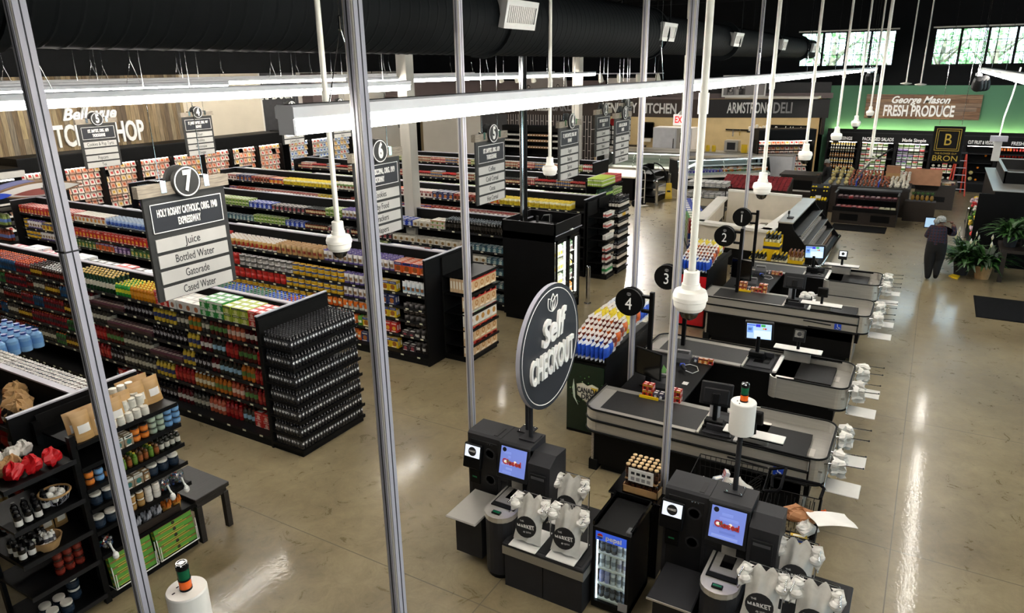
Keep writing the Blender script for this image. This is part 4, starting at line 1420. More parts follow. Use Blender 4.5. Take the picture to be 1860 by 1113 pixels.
# dark service end of the butcher wall at the far left
t = thing('meat_counter', 'long dark open meat case with white front lips at the far left wall', 'display case', (6.4, 25.9, 0))
c = MB()
c.prism([(0, 0), (0, .5), (.45, .62), (.5, 2.1), (.2, 2.3), (.2, 2.5), (1.9, 2.5), (1.9, 0)], 0, 6.1, 'x', 'black')
obj('body', c, t)
s = MB()
for k, (y, z) in enumerate(((-.02, .5), (.1, .95), (.2, 1.35), (.3, 1.75))):
    s.box(0.05, 6.05, y, y + .5, z, z + .03, 'charcoal2'); s.box(0.05, 6.05, y - .02, y, z, z + .06, 'letterwhite')
obj('shelf', s, t)
obj('canopy', MB().box(0, 6.1, .05, .3, 2.22, 2.42, 'signgrey'), t)
obj('light_strip', MB().box(.2, 5.9, .42, .48, 2.1, 2.14, 'strip'), t)
for j, (y, z) in enumerate(((.2, .54), (.32, .99), (.42, 1.39))):
    for i in range(20):
        if j == 2 and i > 9:
            break
        ITEMS.append((random.choice(['meat3', 'meat', 'meat2']), 6.7 + i * .28, 25.9 + y, z, ru(-.1, .1), .5, ORD[3 - j] + ' shelf of the dark meat case at far left'))

# freezer end with bottles and a striped lens-shaped canopy at the far end of the cookie gondola
t = thing('end_display', 'brown and blue canopied end display of bottles at the far left, behind the grey pole', 'store shelving', (10.0, 22.1, 0))
c = MB()
c.box(.5, 1.5, 0, .7, 0, 2.0, 'black'); c.box(-.15, .5, 0, .7, 0, .12, 'black')
obj('body', c, t)
for z in (.5, .95, 1.4, 1.82):
    obj('shelf', MB().box(-.15, .5, 0, .7, z - .03, z, 'black'), t)
lens = [(-.45 + 2.6 * i / 16, .22 * math.sin(PI * i / 16)) for i in range(17)]
lp = [(x, 2.3 + z) for x, z in lens] + [(x, 2.3 - z) for x, z in reversed(lens[1:-1])]
cn = MB()
cn.prism(lp, -.12, .6, 'y', 'sink'); 
obj('canopy', cn, t)
ov = MB()
ov.prism([(.85 + (x - .85) * .9, 2.3 + (z - 2.3) * .8) for x, z in lp], -.14, -.11, 'y', 'signgrey')
obj('banner', ov, t)
bb = MB()
bb.prism([(.85 + (x - .85) * .55, 2.24 + (z - 2.3) * .42) for x, z in lp], -.155, -.135, 'y', 'pkm', '7a3a34')
bb.prism([(-.2 + (x - .85) * .25, 2.26 + (z - 2.3) * .35) for x, z in lp], -.155, -.135, 'y', 'blue')
for i in range(5):
    for j in range(3):
        if (i + j) % 2:
            bb.box(.9 + i * .07, .97 + i * .07, -.16, -.13, 2.22 + j * .06, 2.28 + j * .06, 'letterblack')
obj('banner_print', bb, t)
tp = MB()
tp.prism([(x, 2.3 + z * 1.0 + .012) for x, z in lens[1:9]] + [(x, 2.3 + z) for x, z in reversed(lens[1:9])], .0, .58, 'y', 'pkm', '565a8c')
obj('awning', tp, t)
bt('gbot', 'pale green bottle with blue label', '7a8a4a', '5a78b0', '8a9a5a', .04, .3, 'vinegar_bottle', neck=.42, sh=.6)
bt('rbot', 'brown-red bottle with blue label', '6a2c1a', '5a6aa0', '5a2014', .04, .3, 'vinegar_bottle', neck=.42, sh=.6)
for j, (k, z) in enumerate((('gbot', 1.42), ('rbot', .97), ('rbot', .52))):
    for r in range(2):
        for i in range(8):
            ITEMS.append((k, 9.9 + r * .09, 22.15 + i * .085, z, -PI / 2, 0, ['upper', 'middle', 'lower'][j] + ' shelf of the canopied end display'))

# produce wall: cases with names on the header
HEAD = [(4.35, 2.95, 'DRESSINGS'), (2.95, 1.45, 'PACKAGED SALADS'), (1.45, .05, 'Made Simple'), (.05, -1.2, 'MUSHROOMS'), (-1.2, -2.4, 'CUT FRUIT & VEGGIES'), (-2.4, -3.75, 'FRESH'), (-3.75, -5.2, 'FRUIT')]
DES = ['dressing', 'bagged salad', 'salad kit', 'mushroom', 'half-empty cut fruit', 'apple', 'orange and melon']
sku('salad', 'salad_bag', 'green salad bag with white label', g_bag(.2, .08, .22, '6a8a4a', 'd8d8cc', '4a6a2a', 'c8ccc0'), .21, .08, .22)
sku('saladp', 'salad_bag', 'purple and white salad bag', g_bag(.2, .08, .22, 'c8c4cc', '6a4a8a', '5a8a5a', 'd8d4d8'), .21, .08, .22)
sku('saladw', 'salad_bag', 'white salad bag with red label', g_bag(.2, .08, .22, 'd0ccc0', 'b83a3a', '6a8a4a', 'd8d4c8'), .21, .08, .22)
bt('dress', 'orange dressing bottle with white cap', 'b8763a', 'd8c8a8', 'e8e4dc', .034, .2, 'dressing_bottle')
bt('dressw', 'white dressing bottle with yellow label', 'e0dcd0', 'd8b83a', 'e8e8e4', .034, .2, 'dressing_bottle')


def fruit(key, kind, desc, r, c, c2, stem=True):
    m = MB()
    pr = [(0, r * .12), (r * .35, 0), (r * .8, r * .35), (r, r * .95), (r * .82, r * 1.5), (r * .4, r * 1.78), (0, r * 1.62)]
    m.lathe(pr, (0, 0, 0), 9, 'pkg', [c, c, c, c2, c2, c])
    if stem:
        m.cyl((0, 0, r * 1.6), (r * .1, 0, r * 2.0), r * .06, n=4, m='pk', col='4a3a20')
    sku(key, kind, desc, m, 2 * r, 2 * r, 1.8 * r)


fruit('apl', 'apple', 'red apple', .045, 'a81e18', 'b8281c')
fruit('aply', 'apple', 'yellow apple', .045, 'c8b02c', 'd2bc3a')
fruit('aplo', 'apple', 'red and orange apple', .048, 'b84a1c', 'cc6a22')
fruit('orng', 'orange', 'orange', .05, 'd0701a', 'd87a20', False)
fruit('lemn', 'lemon', 'yellow lemon', .045, 'd8b81c', 'e0c428', False)
fruit('onion', 'onion', 'red-brown onion', .05, '8a4a36', '9a5a40')
fruit('melon', 'melon', 'pale melon', .09, 'b8a878', 'a89a60', False)
fruit('mush', 'mushroom', 'pale mushroom pack', .06, 'd2ccc0', 'c8c0b0', False)
for k, (ya, yb, hd) in enumerate(HEAD):
    t = wall_case('black %s case in the produce wall, headed %s' % (DES[k], hd), (37.0, ya, 0), -PI / 2, ya - yb, .98, 2.0, 2.42, 4, 'produce wall cases', strip='strip')
    obj('top_lip', MB().box(0, ya - yb, -.02, .02, 2.4, 2.56, 'black'), t)
    t['label'] = 'black %s case in the produce wall under the words %s' % (DES[k], hd)
    text(hd, .2, t, ((ya - yb) / 2, -.03, 2.13), (PI / 2, 0, 0), m='letterwhite', ext=.004, w=min(.085 * len(hd), ya - yb - .2), off=.004)
    n = int((ya - yb - .25) / .22)
    for r in range(6):
        for c in range(n):
            y = ya - .2 - c * .22
            z = .48 + r * .255
            xx = 37.2 + .05 * r
            wh = ORD[5 - r] + ' row of the %s case' % DES[k]
            if k == 0:
                for q in range(2):
                    ITEMS.append((('dress' if r in (1, 3) else 'dressw'), xx, y - q * .1, z, -PI / 2, 0, wh))
            elif k in (1, 2, 3):
                if k == 3 and (r > 2 and c > 3):
                    continue
                ITEMS.append((random.choice([['salad', 'salad', 'saladw'], ['saladp', 'saladw', 'salad'], ['mush', 'mush', 'saladw']][k - 1]), xx, y, z, -PI / 2 + ru(-.1, .1), 0, wh))
            elif k == 4:
                if rnd() < (.18 if r else .5):
                    ITEMS.append((random.choice(['orng', 'melon']), xx, y, z, 0, 0, wh))
            else:
                kk = random.choice(['aplo', 'apl'] if r == 5 else ['apl', 'apl', 'aply' if c % 3 == 1 and r == 3 else 'apl']) if k == 5 else random.choice(['orng', 'aplo'])
                kk = ('aply' if (r == 3 and c in (2, 3)) else 'aplo' if r == 5 and c in (0, 1, 4, 5) else 'apl') if k == 5 else kk
                for q in range(2):
                    for p in range(2):
                        ITEMS.append((kk, xx + p * .09, y - q * .1, z + .04 * p, ru(0, 6), 0, wh))
tag(obj('cove_light', MB().box(37.78, 37.83, -5.1, 4.3, 2.43, 2.46, 'cove')), 'thin light strip lying on top of the produce wall cases', 'light')
# deli wall case set aslant
t = wall_case('black packaged meat case below the deli sign, left of the dressings', (35.75, 7.2, 0), -PI / 2 + .52, 2.7, .95, 2.0, 2.5, 5)
sd = Matrix.Translation((35.75, 7.2, 0)) @ Matrix.Rotation(-PI / 2 + .52, 4, 'Z')
for r in range(6):
    for c in range(11):
        p = sd @ Vector((.2 + c * .22, .28 + .03 * r, .5 + r * .25))
        ITEMS.append((random.choice(['meat2', 'meat2', 'meat', 'meat3']), p.x, p.y, p.z, -PI / 2 + .52, .9, ['lowest', 'second', 'third', 'fourth', 'fifth', 'topmost'][r] + ' row of the packaged meat case'))


# glass-fronted service cases of the deli and the hot counter
def service_case(label, loc, rz, L, strip='stripblue', col='steel'):
    t = thing('service_case', label, 'display case', loc, rz)
    c = MB()
    c.prism([(.05, 0), (.05, .32), (.0, .36), (.0, .5), (1.1, .5), (1.1, 0)], 0, L, 'x', 'black')
    obj('base', c, t)
    d = MB()
    d.prism([(-.06, .5), (-.06, .6), (.1, .68), (1.0, .72), (1.0, .5)], .03, L - .03, 'x', 'whiteplastic' if col == 'white' else col)
    obj('deck', d, t)
    tp = MB()
    tp.prism([(.25, 1.28), (.3, 1.36), (1.15, 1.36), (1.15, 1.28)], 0, L, 'x', 'steel2'); tp.box(0, L, 1.05, 1.1, .5, 1.28, 'steel2')
    obj('top', tp, t)
    e = MB()
    for x in (0, L - .03):
        e.prism([(-.02, .6), (.22, 1.3), (1.05, 1.3), (1.05, .5), (0, .5)], x, x + .03, 'x', 'black')
    n = max(1, round(L / 1.2))
    for i in range(1, n):
        e.cyl((i * L / n, -.02, .62), (i * L / n, .24, 1.3), .012, n=6, m='chrome')
    obj('frame', e, t)
    g = MB()
    g.prism([(-.03, .62), (.22, 1.3), (.228, 1.3), (-.022, .62)], .03, L - .03, 'x', 'glass')
    obj('front_glass', g, t)
    obj('light_strip', MB().box(.1, L - .1, .32, .4, 1.24, 1.275, strip), t)
    obj('shelf', MB().box(.05, L - .05, .4, 1.0, .96, .975, 'glass' if col != 'white' else 'letterwhite'), t)
    return t


service_case('long glass-fronted deli case with white bumper, below the deli sign', (32.2, 9.9, 0), -.86, 4.6, 'stripblue', 'white')
sd = Matrix.Translation((32.2, 9.9, 0)) @ Matrix.Rotation(-.86, 4, 'Z')
bx('chz', 'deli_pack', 'purple deli pack', .24, .14, .12, '4a3ab0', '6a5ac8', 'c8c0e0')
bx('chzo', 'deli_pack', 'orange and white deli pack', .24, .14, .16, 'd8762a', 'e8e0d8', 'd8a03a')
bx('chzg', 'deli_pack', 'green and white deli pack', .2, .14, .13, '4a8a4a', 'e0e0d8', 'a83a3a')
for c in range(26):
    for r in range(3):
        if c < 4 and r:
            continue
        p = sd @ Vector((.4 + c * .158, .12 + r * .26, .735 + .0 * r))
        ITEMS.append((('chz' if c < 9 and r < 1 else random.choice(['chzo', 'chzg', 'chzg', 'chz'])), p.x, p.y, p.z - .01, -.86 + ru(-.2, .2), 0, ['front', 'middle', 'back'][r] + ' row in the deli case'))
service_case('steel hot food case behind the curved black rack', (34.2, 14.2, 0), -PI / 2 + .12, 3.9, 'strip', 'steel')
t = thing('hot_bar', 'black self-service bar with pale stone top behind the hand truck', 'counter', (28.6, 10.6, 0))
obj('body', MB().box(0, 1.9, .1, 3.2, 0, .95, 'black', None, None, .02), t)
obj('counter_top', MB().box(-.08, 1.98, 0, 3.3, .95, 1.02, 'cream', None, None, .015), t)
obj('kick', MB().box(.1, 1.8, .2, 3.1, 0, .12, 'blackmatte'), t)
t = thing('grab_and_go_rack', 'curved black open rack with bare shelves beside the yellow floor sign', 'display case', (28.5, 9.65, 0))
for x in (.0, 1.36):
    f = MB()
    pts = [(.0, .0), (.0, .75)] + [(.62 - .62 * math.cos(a), .75 + .72 * math.sin(a)) for a in [i * PI / 16 for i in range(1, 9)]]
    f.tube([(x, y, z) for y, z in pts], .03, 6, 'black')
    f.box(x - .02, x + .02, .6, .9, 0, 1.45, 'black')
    obj('side_frame', f, t)
for y, z in ((.03, .3), (.06, .62), (.15, .92), (.3, 1.2)):
    obj('shelf', MB().box(0, 1.36, y, .85, z - .025, z, 'charcoal2').box(0, 1.36, y - .015, y, z - .03, z + .02, 'alu2'), t)
obj('back_panel', MB().box(0, 1.36, .85, .9, 0, 1.45, 'black'), t)
obj('base', MB().box(.02, 1.34, .03, .85, 0, .2, 'black'), t)
t = thing('wet_floor_sign', 'yellow folding floor sign standing beside the curved black rack', 'floor sign', (29.85, 9.55, 0), -1.2)
for s in (-1, 1):
    p = MB()
    p.add([(-.15, s * .16, 0), (.15, s * .16, 0), (.11, s * .02, .66), (-.11, s * .02, .66), (-.15, s * .17, 0), (.15, s * .17, 0), (.11, s * .035, .66), (-.11, s * .035, .66)],
          [(0, 1, 2, 3), (7, 6, 5, 4), (0, 4, 5, 1), (1, 5, 6, 2), (2, 6, 7, 3), (3, 7, 4, 0)], 'yellow')
    p.box(-.07, .07, -.012 + s * .1, .012 + s * .1, .22, .36, 'letterblack')
    obj('panel', p, t)


def bollard(x, y, label, h=.95):
    t = tag(obj('bollard', MB().lathe([(0, 0), (.085, 0), (.085, .02), (.055, .02), (.055, h - .05), (.045, h - .01), (.02, h), (0, h)], (0, 0, 0), 14, 'chrome')), label, 'bollard', 'steel guard posts')
    t.location = (x, y, 0)


bollard(15.0, 6.65, 'steel guard post beside the tall black glass-door cooler')
bollard(28.15, 9.5, 'steel guard post at the near corner of the curved black rack', 1.0)
bollard(30.5, 9.75, 'steel guard post behind the yellow floor sign', 1.0)
bollard(26.9, -1.32, 'steel guard post standing left of its twin beside the flower case', 1.0)
bollard(26.65, -1.62, 'steel guard post nearer the flower case than its twin', 1.0)
# hand truck leaning at the hot bar
t = thing('hand_truck', 'pale steel hand truck standing behind the wine rack', 'hand truck', (27.6, 10.0, 0), -.5)
f = MB()
f.tube([(-.22, 0, .1), (-.22, 0, 1.25), (-.16, 0, 1.42), (0, 0, 1.5), (.16, 0, 1.42), (.22, 0, 1.25), (.22, 0, .1)], .02, 6, 'alu')
for z in (.35, .7, 1.05):
    f.cyl((-.22, 0, z), (.22, 0, z), .014, n=6, m='alu')
f.cyl((0, 0, .1), (0, 0, 1.49), .014, n=6, m='alu')
obj('frame', f, t)
obj('toe_plate', MB().box(-.24, .24, -.25, 0, .02, .04, 'alu'), t)
for x in (-.26, .26):
    obj('wheel', MB().cyl((x - .03, .08, .12), (x + .03, .08, .12), .12, n=14, m='rubber'), t)


# ---------------------------------------------------------------- poles and hanging cameras
def power_pole(x, y, label, w=.035, join=None):
    t = thing('power_pole', label, 'pole', (x, y, 0), 0, 'grey power poles')
    p = MB()
    p.box(-w, w, -w, w, 0, 8.55, 'alu', None, None, .006)
    obj('shaft', p, t)
    q = MB()
    q.box(-w - .004, -w, -w * .55, w * .55, 0, 8.55, 'alu2'); q.box(-w * .9, w * .9, -w - .004, -w, 0, 8.55, 'alu2'); q.box(-w - .006, -w - .003, -.003, .003, 0, 8.55, 'charcoal')
    q.box(-.003, .003, -w - .006, -w - .003, 0, 8.55, 'charcoal')
    obj('cover_strip', q, t)
    if join:
        obj('joint', MB().box(-w - .008, w + .008, -w - .008, w + .008, join - .004, join + .004, 'charcoal'), t)
    return t


power_pole(1.92, 3.74, 'thick grey power pole nearest the left edge of the view', .035, 4.55)
power_pole(2.69, 2.4, 'thick grey power pole at the left of the black soda display', .034)
power_pole(6.62, 4.47, 'grey power pole standing behind the left self-checkout tower')
power_pole(9.62, 3.52, 'thin grey power pole behind the number 4 disc and the green drinks cooler')
power_pole(6.66, 2.0, 'grey power pole standing behind the right self-checkout tower')
power_pole(16.9, 3.56, 'thin grey power pole behind the number 1 disc')


def dome_cam(x, y, z, label):
    t = thing('ceiling_camera', label, 'security camera', (x, y, z), 0, 'white dome cameras hanging on poles')
    d = MB()
    d.lathe([(.036, .19), (.05, .18), (.052, .1), (.058, .1), (.062, .07), (.1, .055), (.112, .02), (.112, -.005), (.106, -.01), (.1, -.05), (.085, -.075), (0, -.075)], (0, 0, 0), 22, 'whiteplastic')
    obj('housing', d, t)
    obj('dome', MB().lathe([(.066, -.075), (.064, -.095), (.05, -.125), (.026, -.142), (0, -.147)], (0, 0, 0), 18, 'smoked').lathe([(.03, -.076), (.036, -.1), (.02, -.125), (0, -.13)], (0, 0, 0), 10, 'blackgloss'), t)
    p = MB()
    p.cyl((0, 0, .18), (0, 0, 8.55 - z), .0235, n=12, m='poleWhite')
    p.lathe([(.024, 1.15), (.032, 1.15), (.032, 1.27), (.024, 1.27)], (0, 0, 0), 12, 'poleWhite')
    obj('pole', p, t)


for x, y, lb in [(4.51, 4.38, 'white dome camera hanging above the cookie shelves, left of the thick grey pole'), (9.43, 4.83, 'white dome camera hanging above the tall black cooler'), (4.35, 1.21, 'largest white dome camera, hanging over the checkout belts'),
                 (9.07, 1.73, 'white dome camera hanging in front of the white service desk'), (12.76, 1.8, 'white dome camera hanging in front of the packaged meat case'), (16.47, 1.76, 'white dome camera hanging beside the word DRESSINGS'),
                 (20.33, 1.76, 'white dome camera hanging left of the produce sign'), (24.77, 1.79, 'smallest white dome camera, hanging over the left end of the produce sign')]:
    dome_cam(x, y, 3.98, lb)
for k, (x, y, z, lb) in enumerate([(27.5, 1.05, 4.78, 'slim white pole with a round plate, left of its twin by the high window'), (27.0, .62, 4.76, 'slim white pole with a round plate, right of its twin by the high window')]):
    obj_ = tag(obj('ceiling_antenna', MB().cyl((0, 0, 0), (0, 0, 3.0), .02, n=8, m='poleWhite').lathe([(0, -.06), (.05, -.05), (.17, -.02), (.17, .0), (.04, .03), (0, .03)], (0, 0, 0), 16, 'poleWhite')), lb, 'antenna', 'antenna poles')
    obj_.location = (x, y, z)
t = thing('speaker_pole', 'white pole with a bracket and a black arm hanging before the packaged salad case', 'pole', (18.5, 1.2, 3.35))
obj('shaft', MB().cyl((0, 0, 0), (0, 0, 5.2), .035, n=8, m='poleWhite'), t)
obj('bracket', MB().tube([(0, -.05, .05), (-.05, -.15, .0), (0, .02, -.1), (.02, .1, -.25)], .015, 5, 'alu').cyl((0, -.1, -.05), (0, -.42, .22), .02, n=6, m='black').cyl((0, .0, -.15), (0, .2, -.42), .02, n=6, m='greyplastic'), t)
t = thing('hanging_cord', 'pale hanging cord with a grey box above the FRESH case', 'cord', (24, -1.55, 3.35))  # hanging cord with a grey box at its end
obj('cord', MB().tube([(.4, -.2, 1.9), (.2, -.12, 1.2), (.05, -.02, .6), (0, 0, .1)], .02, 6, 'signgrey'), t)
obj('box', MB().box(-.1, .1, -.2, .2, -.02, .12, 'alu2').box(-.06, .06, -.09, .09, -.55, -.02, 'signgrey'), t)
# track spots at the ends of the strip lights
for x, y, n, lb in ((37.0 - 6.6, 2.35, 6, 'cluster of dark track spotlights at the far end of the nearest strip light row'), (21.8, -.72, 6, 'cluster of dark track spotlights left of the curved strip light at the right')):
    t = thing('track_spotlights', lb, 'spotlight', (x, y, 4.98), 0, 'track spotlights')
    obj('track', MB().box(-1.0, .5, -.05, .05, .1, .16, 'alu2').cyl((-.6, 0, .16), (-.6, 0, 3.6), .01, n=4, m='chrome').cyl((.3, 0, .16), (.3, 0, 3.6), .01, n=4, m='chrome'), t)
    for i in range(n):
        yy = -.9 + i * .24
        s = MB()
        T = Matrix.Translation((yy, -.08 * (i % 3), -.06)) @ Matrix.Rotation(math.radians(125), 4, 'Y')
        s.lathe([(0, -.2), (.07, -.19), (.1, -.07), (.12, .17), (.105, .17), (.08, .02), (0, .02)], (0, 0, 0), 12, 'charcoal2', None, T)
        s.cyl((yy, -.08 * (i % 3), .0), (yy, 0, .11), .015, n=6, m='alu')
        obj('spotlight', s, t)
for x, y, lz in ((29.6, 2.2, -.6), (21.8, -1.0, -.9)):
    for k in range(2):
        l = bpy.data.lights.new('spotlight_beam', 'SPOT')
        l.energy = 900
        l.spot_size = 1.0
        l.spot_blend = .7
        l.shadow_soft_size = .06
        l.color = (1, .96, .88)
        o = bpy.data.objects.new('spotlight_beam', l)
        COL.objects.link(o)
        o.location = (x + .15, y - k * .5, 4.85)
        d = Vector((37.5, y - 1.2 + lz * 0 - k * 2.6 + 1.5, 2.6)) - Vector(o.location)
        o.rotation_euler = d.to_track_quat('-Z', 'Y').to_euler()


for k, (x, y, lb) in enumerate([(31.5, 12.2, 'row of lit track spotlights before the kitchen sign'), (31.5, 17.5, 'row of lit track spotlights before the bakery sign')]):
    t = thing('track_spotlights', lb, 'spotlight', (x, y, 5.0), 0, 'lit track spotlights')
    obj('track', MB().box(-.04, .04, -1.6, 1.6, .1, .15, 'alu2').cyl((0, -1.2, .15), (0, -1.2, 3.6), .01, n=4, m='chrome').cyl((0, 1.2, .15), (0, 1.2, 3.6), .01, n=4, m='chrome'), t)
    for i in range(4):
        yy = -1.35 + i * .9
        T = Matrix.Translation((0, yy, -.06)) @ Matrix.Rotation(math.radians(-28), 4, 'Y') @ Matrix.Rotation(PI, 4, 'X')
        obj('spotlight', MB().lathe([(0, -.2), (.07, -.19), (.1, -.07), (.12, .17), (.105, .17), (.08, .06), (0, .06)], (0, 0, 0), 12, ['poleWhite'] * 5 + ['spotface'], None, T).cyl((0, yy, .0), (0, yy, .11), .015, n=6, m='alu'), t)
        if i % 2:
            l = bpy.data.lights.new('spotlight_beam', 'SPOT')
            l.energy = 1500
            l.spot_size = 1.5
            l.spot_blend = .8
            l.shadow_soft_size = .08
            l.color = (1, .95, .87)
            o = bpy.data.objects.new('spotlight_beam', l)
            COL.objects.link(o)
            o.location = (x - .12, y + yy, 4.78)
            d = Vector((x - 5.5 + 4 * (i // 2), y + yy - 2, 0)) - Vector(o.location)
            o.rotation_euler = d.to_track_quat('-Z', 'Y').to_euler()


# ---------------------------------------------------------------- aisle signs
def aisle_sign(x, y, num, head, rows, label, backnum=None):
    t = thing('aisle_sign', label, 'sign', (x, y, 0), 0, 'hanging aisle signs')
    obj('board', MB().box(-.575, .575, -.02, .02, 2.74, 4.06, 'signblack', None, None, .006), t)
    br = MB()
    br.box(-.63, .63, -.05, .05, 4.02, 4.16, 'stair_wood')
    obj('hanger_bar', br, t)
    for s in (-1, 1):
        obj('clip', MB().box(s * .3 - .035, s * .3 + .035, -.06, .06, 4.05, 4.19, 'chrome').cyl((s * .3, 0, 4.16), (s * .3, 0, 8.55), .006, n=5, m='chrome'), t)
    d = MB()
    d.lathe([(0, 0), (.19, 0), (.19, .05), (0, .05)], (0, 0, 0), 28, 'signblack', None, Matrix.Translation((0, -.05, 4.15)) @ Matrix.Rotation(PI / 2, 4, 'X'))
    d.lathe([(.178, .051), (.17, .054), (.162, .051)], (0, 0, 0), 28, 'letterwhite', None, Matrix.Translation((0, -.05, 4.15)) @ Matrix.Rotation(PI / 2, 4, 'X'))
    d.lathe([(0, 0), (.19, 0), (.19, .05), (0, .05)], (0, 0, 0), 28, 'signblack', None, Matrix.Translation((0, .05, 4.15)) @ Matrix.Rotation(-PI / 2, 4, 'X'))
    dd_ = obj('number_disc', d, t)
    text(num, .33, dd_, (0, -.108, 4.15), '-y', sx=.68, ext=.004, off=.014, name='number')
    pn = MB()
    pn.box(-.5, .5, -.028, -.02, 3.58, 3.93, 'signnavy')
    for a, b_, c, e in ((-.5, .5, 3.92, 3.93), (-.5, .5, 3.58, 3.59), (-.5, -.49, 3.58, 3.93), (.49, .5, 3.58, 3.93)):
        pn.box(a, b_, -.031, -.028, c, e, 'letterwhite')
    pp = obj('heading_panel', pn, t)
    text(head[0], .125, pp, (0, -.033, 3.81), '-y', w=min(.85, .0265 * len(head[0])), ext=.002, off=.004)
    text(head[1], .125, pp, (0, -.033, 3.68), '-y', w=.032 * len(head[1]), ext=.002, off=.004)
    for i, w_ in enumerate(rows):
        z = 3.43 - i * .2
        s = obj('category_strip', MB().box(-.5, .5, -.035, -.02, z - .078, z + .078, 'signgrey'), t)
        if w_:
            text(w_, .14, s, (0, -.037, z), '-y', m='letterblack', w=.043 * len(w_), ext=.001)
    return t


SY = 7.9
aisle_sign(5.55, SY, '7', ('HOLY ROSARY CATHOLIC, ORIG. 1940', 'EXPRESSWAY'), ('Juice', 'Bottled Water', 'Gatorade', 'Cased Water'), 'hanging aisle sign number 7 listing Juice and Bottled Water')
aisle_sign(9.16, SY, '6', ('ST. PAULS EPISCOPAL, ORIG. 1919', 'MOTORWAY'), ('Cookies', 'Baby Food', 'Crackers', 'Diapers'), 'hanging aisle sign number 6 listing Cookies and Baby Food')
aisle_sign(12.72, SY, '5', ('1ST. BAPTIST, ORIG. 1879', 'THOROUGHFARE'), ('Coffee', 'Cold Cereal', 'Cocoa', 'Hot Cereal'), 'hanging aisle sign number 5 listing Coffee and Cold Cereal')
aisle_sign(16.45, SY, '4', ('ST. JAMES BAPTIST, ORIG. 1887', 'HIGHWAY'), ('Sugar', 'Baking', 'Spices', 'Jello'), 'hanging aisle sign number 4 listing Sugar and Baking')
aisle_sign(20.0, SY, '3', ('ALEXS A.M.E. ZION, 1868', 'AVENUE'), ('Pasta', 'Salad', 'Spread', 'Salt Dinners'), 'hanging aisle sign number 3 listing Pasta')
aisle_sign(21.4, SY + 1.2, '2', ('FIRST CHURCH, ORIG. 1890', 'STREET'), ('Canned', 'Soup', 'Beans', 'Rice'), 'hanging aisle sign number 2, mostly hidden behind sign 3')
aisle_sign(25.6, SY + 2.1, '1', ('UNION CHURCH, ORIG. 1905', 'LANE'), ('Bread', 'Jam', 'Honey', 'Buns'), 'hanging aisle sign number 1, peeping out above signs 2 and 3')
aisle_sign(12.65, 21.6, '5', ('1ST. BAPTIST, ORIG. 1879', 'THOROUGHFARE'), ('Cookies & Pop Tarts', '', 'Popcorn', 'Tea'), 'small far aisle sign number 5 in front of the butcher lettering')
aisle_sign(16.1, 21.6, '4', ('ST. JAMES BAPTIST, ORIG. 1887', 'HIGHWAY'), ('Flour', 'Pickles', 'Mayonnaise', 'Vinegar'), 'small far aisle sign number 4 in front of the beige wall')
aisle_sign(20.3, 21.6, '3', ('ALEXS A.M.E. ZION, 1868', 'AVENUE'), ('Pasta', 'Olives', 'Pasta Sauce', 'Canned Fish'), 'small far aisle sign number 3 below the end of the nearest strip light')
aisle_sign(23.0, 21.6, '2', ('FIRST CHURCH, ORIG. 1890', 'STREET'), ('Canned', 'Soup', 'Beans', 'Rice'), 'small far aisle sign number 2 left of the thick grey pole')
aisle_sign(28.6, 22.6, '1', ('UNION CHURCH, ORIG. 1905', 'LANE'), ('Bread', 'Jam', 'Condiments', 'Hot Foods'), 'small far aisle sign number 1 right of the thick grey pole')

# ---------------------------------------------------------------- tall glass-door cooler at the coffee gondola
t = thing('glass_door_cooler', 'tall black cooler with lit glass door and milk cartons at the coffee gondola', 'refrigerator', (13.25, 6.65, 0))
b = MB()
b.box(0, .05, .03, 1.3, .1, 2.02, 'black'); b.box(1.27, 1.32, .03, 1.3, .1, 2.02, 'black'); b.box(.05, 1.27, 1.25, 1.3, .1, 2.02, 'meatlight'); b.box(.05, 1.27, .06, 1.25, .1, .42, 'black'); b.box(0, 1.32, .03, 1.3, 1.86, 2.02, 'black')
b.box(.02, 1.3, .06, 1.26, 0, .1, 'blackmatte')
obj('body', b, t)
cr = MB()
for a in ((0, .03, 0, 1.32), (1.29, 1.32, 0, 1.32), (0, 1.32, 0, .03), (0, 1.32, 1.29, 1.32)):
    cr.box(a[0], a[1], a[2], a[3], 2.0, 2.26, 'black')
obj('top_surround', cr, t)
obj('head_trim', MB().box(0, 1.32, -.015, 0, 2.0, 2.012, 'alu2').cyl((.7, -.02, 2.02), (.82, -.02, 2.02), .02, n=8, m='letterwhite'), t)
obj('machinery', MB().box(.3, .7, .4, .9, 2.02, 2.14, 'charcoal').tube([(.75, .5, 2.05), (.95, .6, 2.25), (1.05, .8, 2.2), (1.1, .9, 2.08)], .03, 6, 'charcoal2').cyl((.5, .7, 2.1), (.5, .7, 2.3), .03, n=8, m='charcoal2'), t)
obj('conduit', MB().cyl((.35, 1.0, 2.05), (.35, 1.0, 8.5), .045, n=10, m='chrome').cyl((.62, 1.1, 2.05), (.62, 1.1, 8.5), .03, n=8, m='black').cyl((.72, 1.1, 2.05), (.72, 1.1, 8.5), .03, n=8, m='black'), t)
for s in range(2):
    x0 = .06 + s * .61
    dr = MB()
    for a in ((x0, x0 + .06, .3, 1.88), (x0 + .53, x0 + .59, .3, 1.88), (x0, x0 + .59, .3, .36), (x0, x0 + .59, 1.8, 1.88)):
        dr.box(a[0], a[1], 0.0, .03, a[2], a[3], 'black')
    d = obj('door', dr, t)
    obj('door_glass', MB().box(x0 + .06, x0 + .53, .012, .018, .36, 1.8, 'glass'), d)
    xx = x0 + (.5 if s == 0 else .09)
    obj('handle', MB().tube([(xx, 0, .85), (xx, -.05, .9), (xx + .01, -.06, 1.1), (xx, -.05, 1.3), (xx, 0, 1.35)], .012, 6, 'black'), d)
ls = MB()
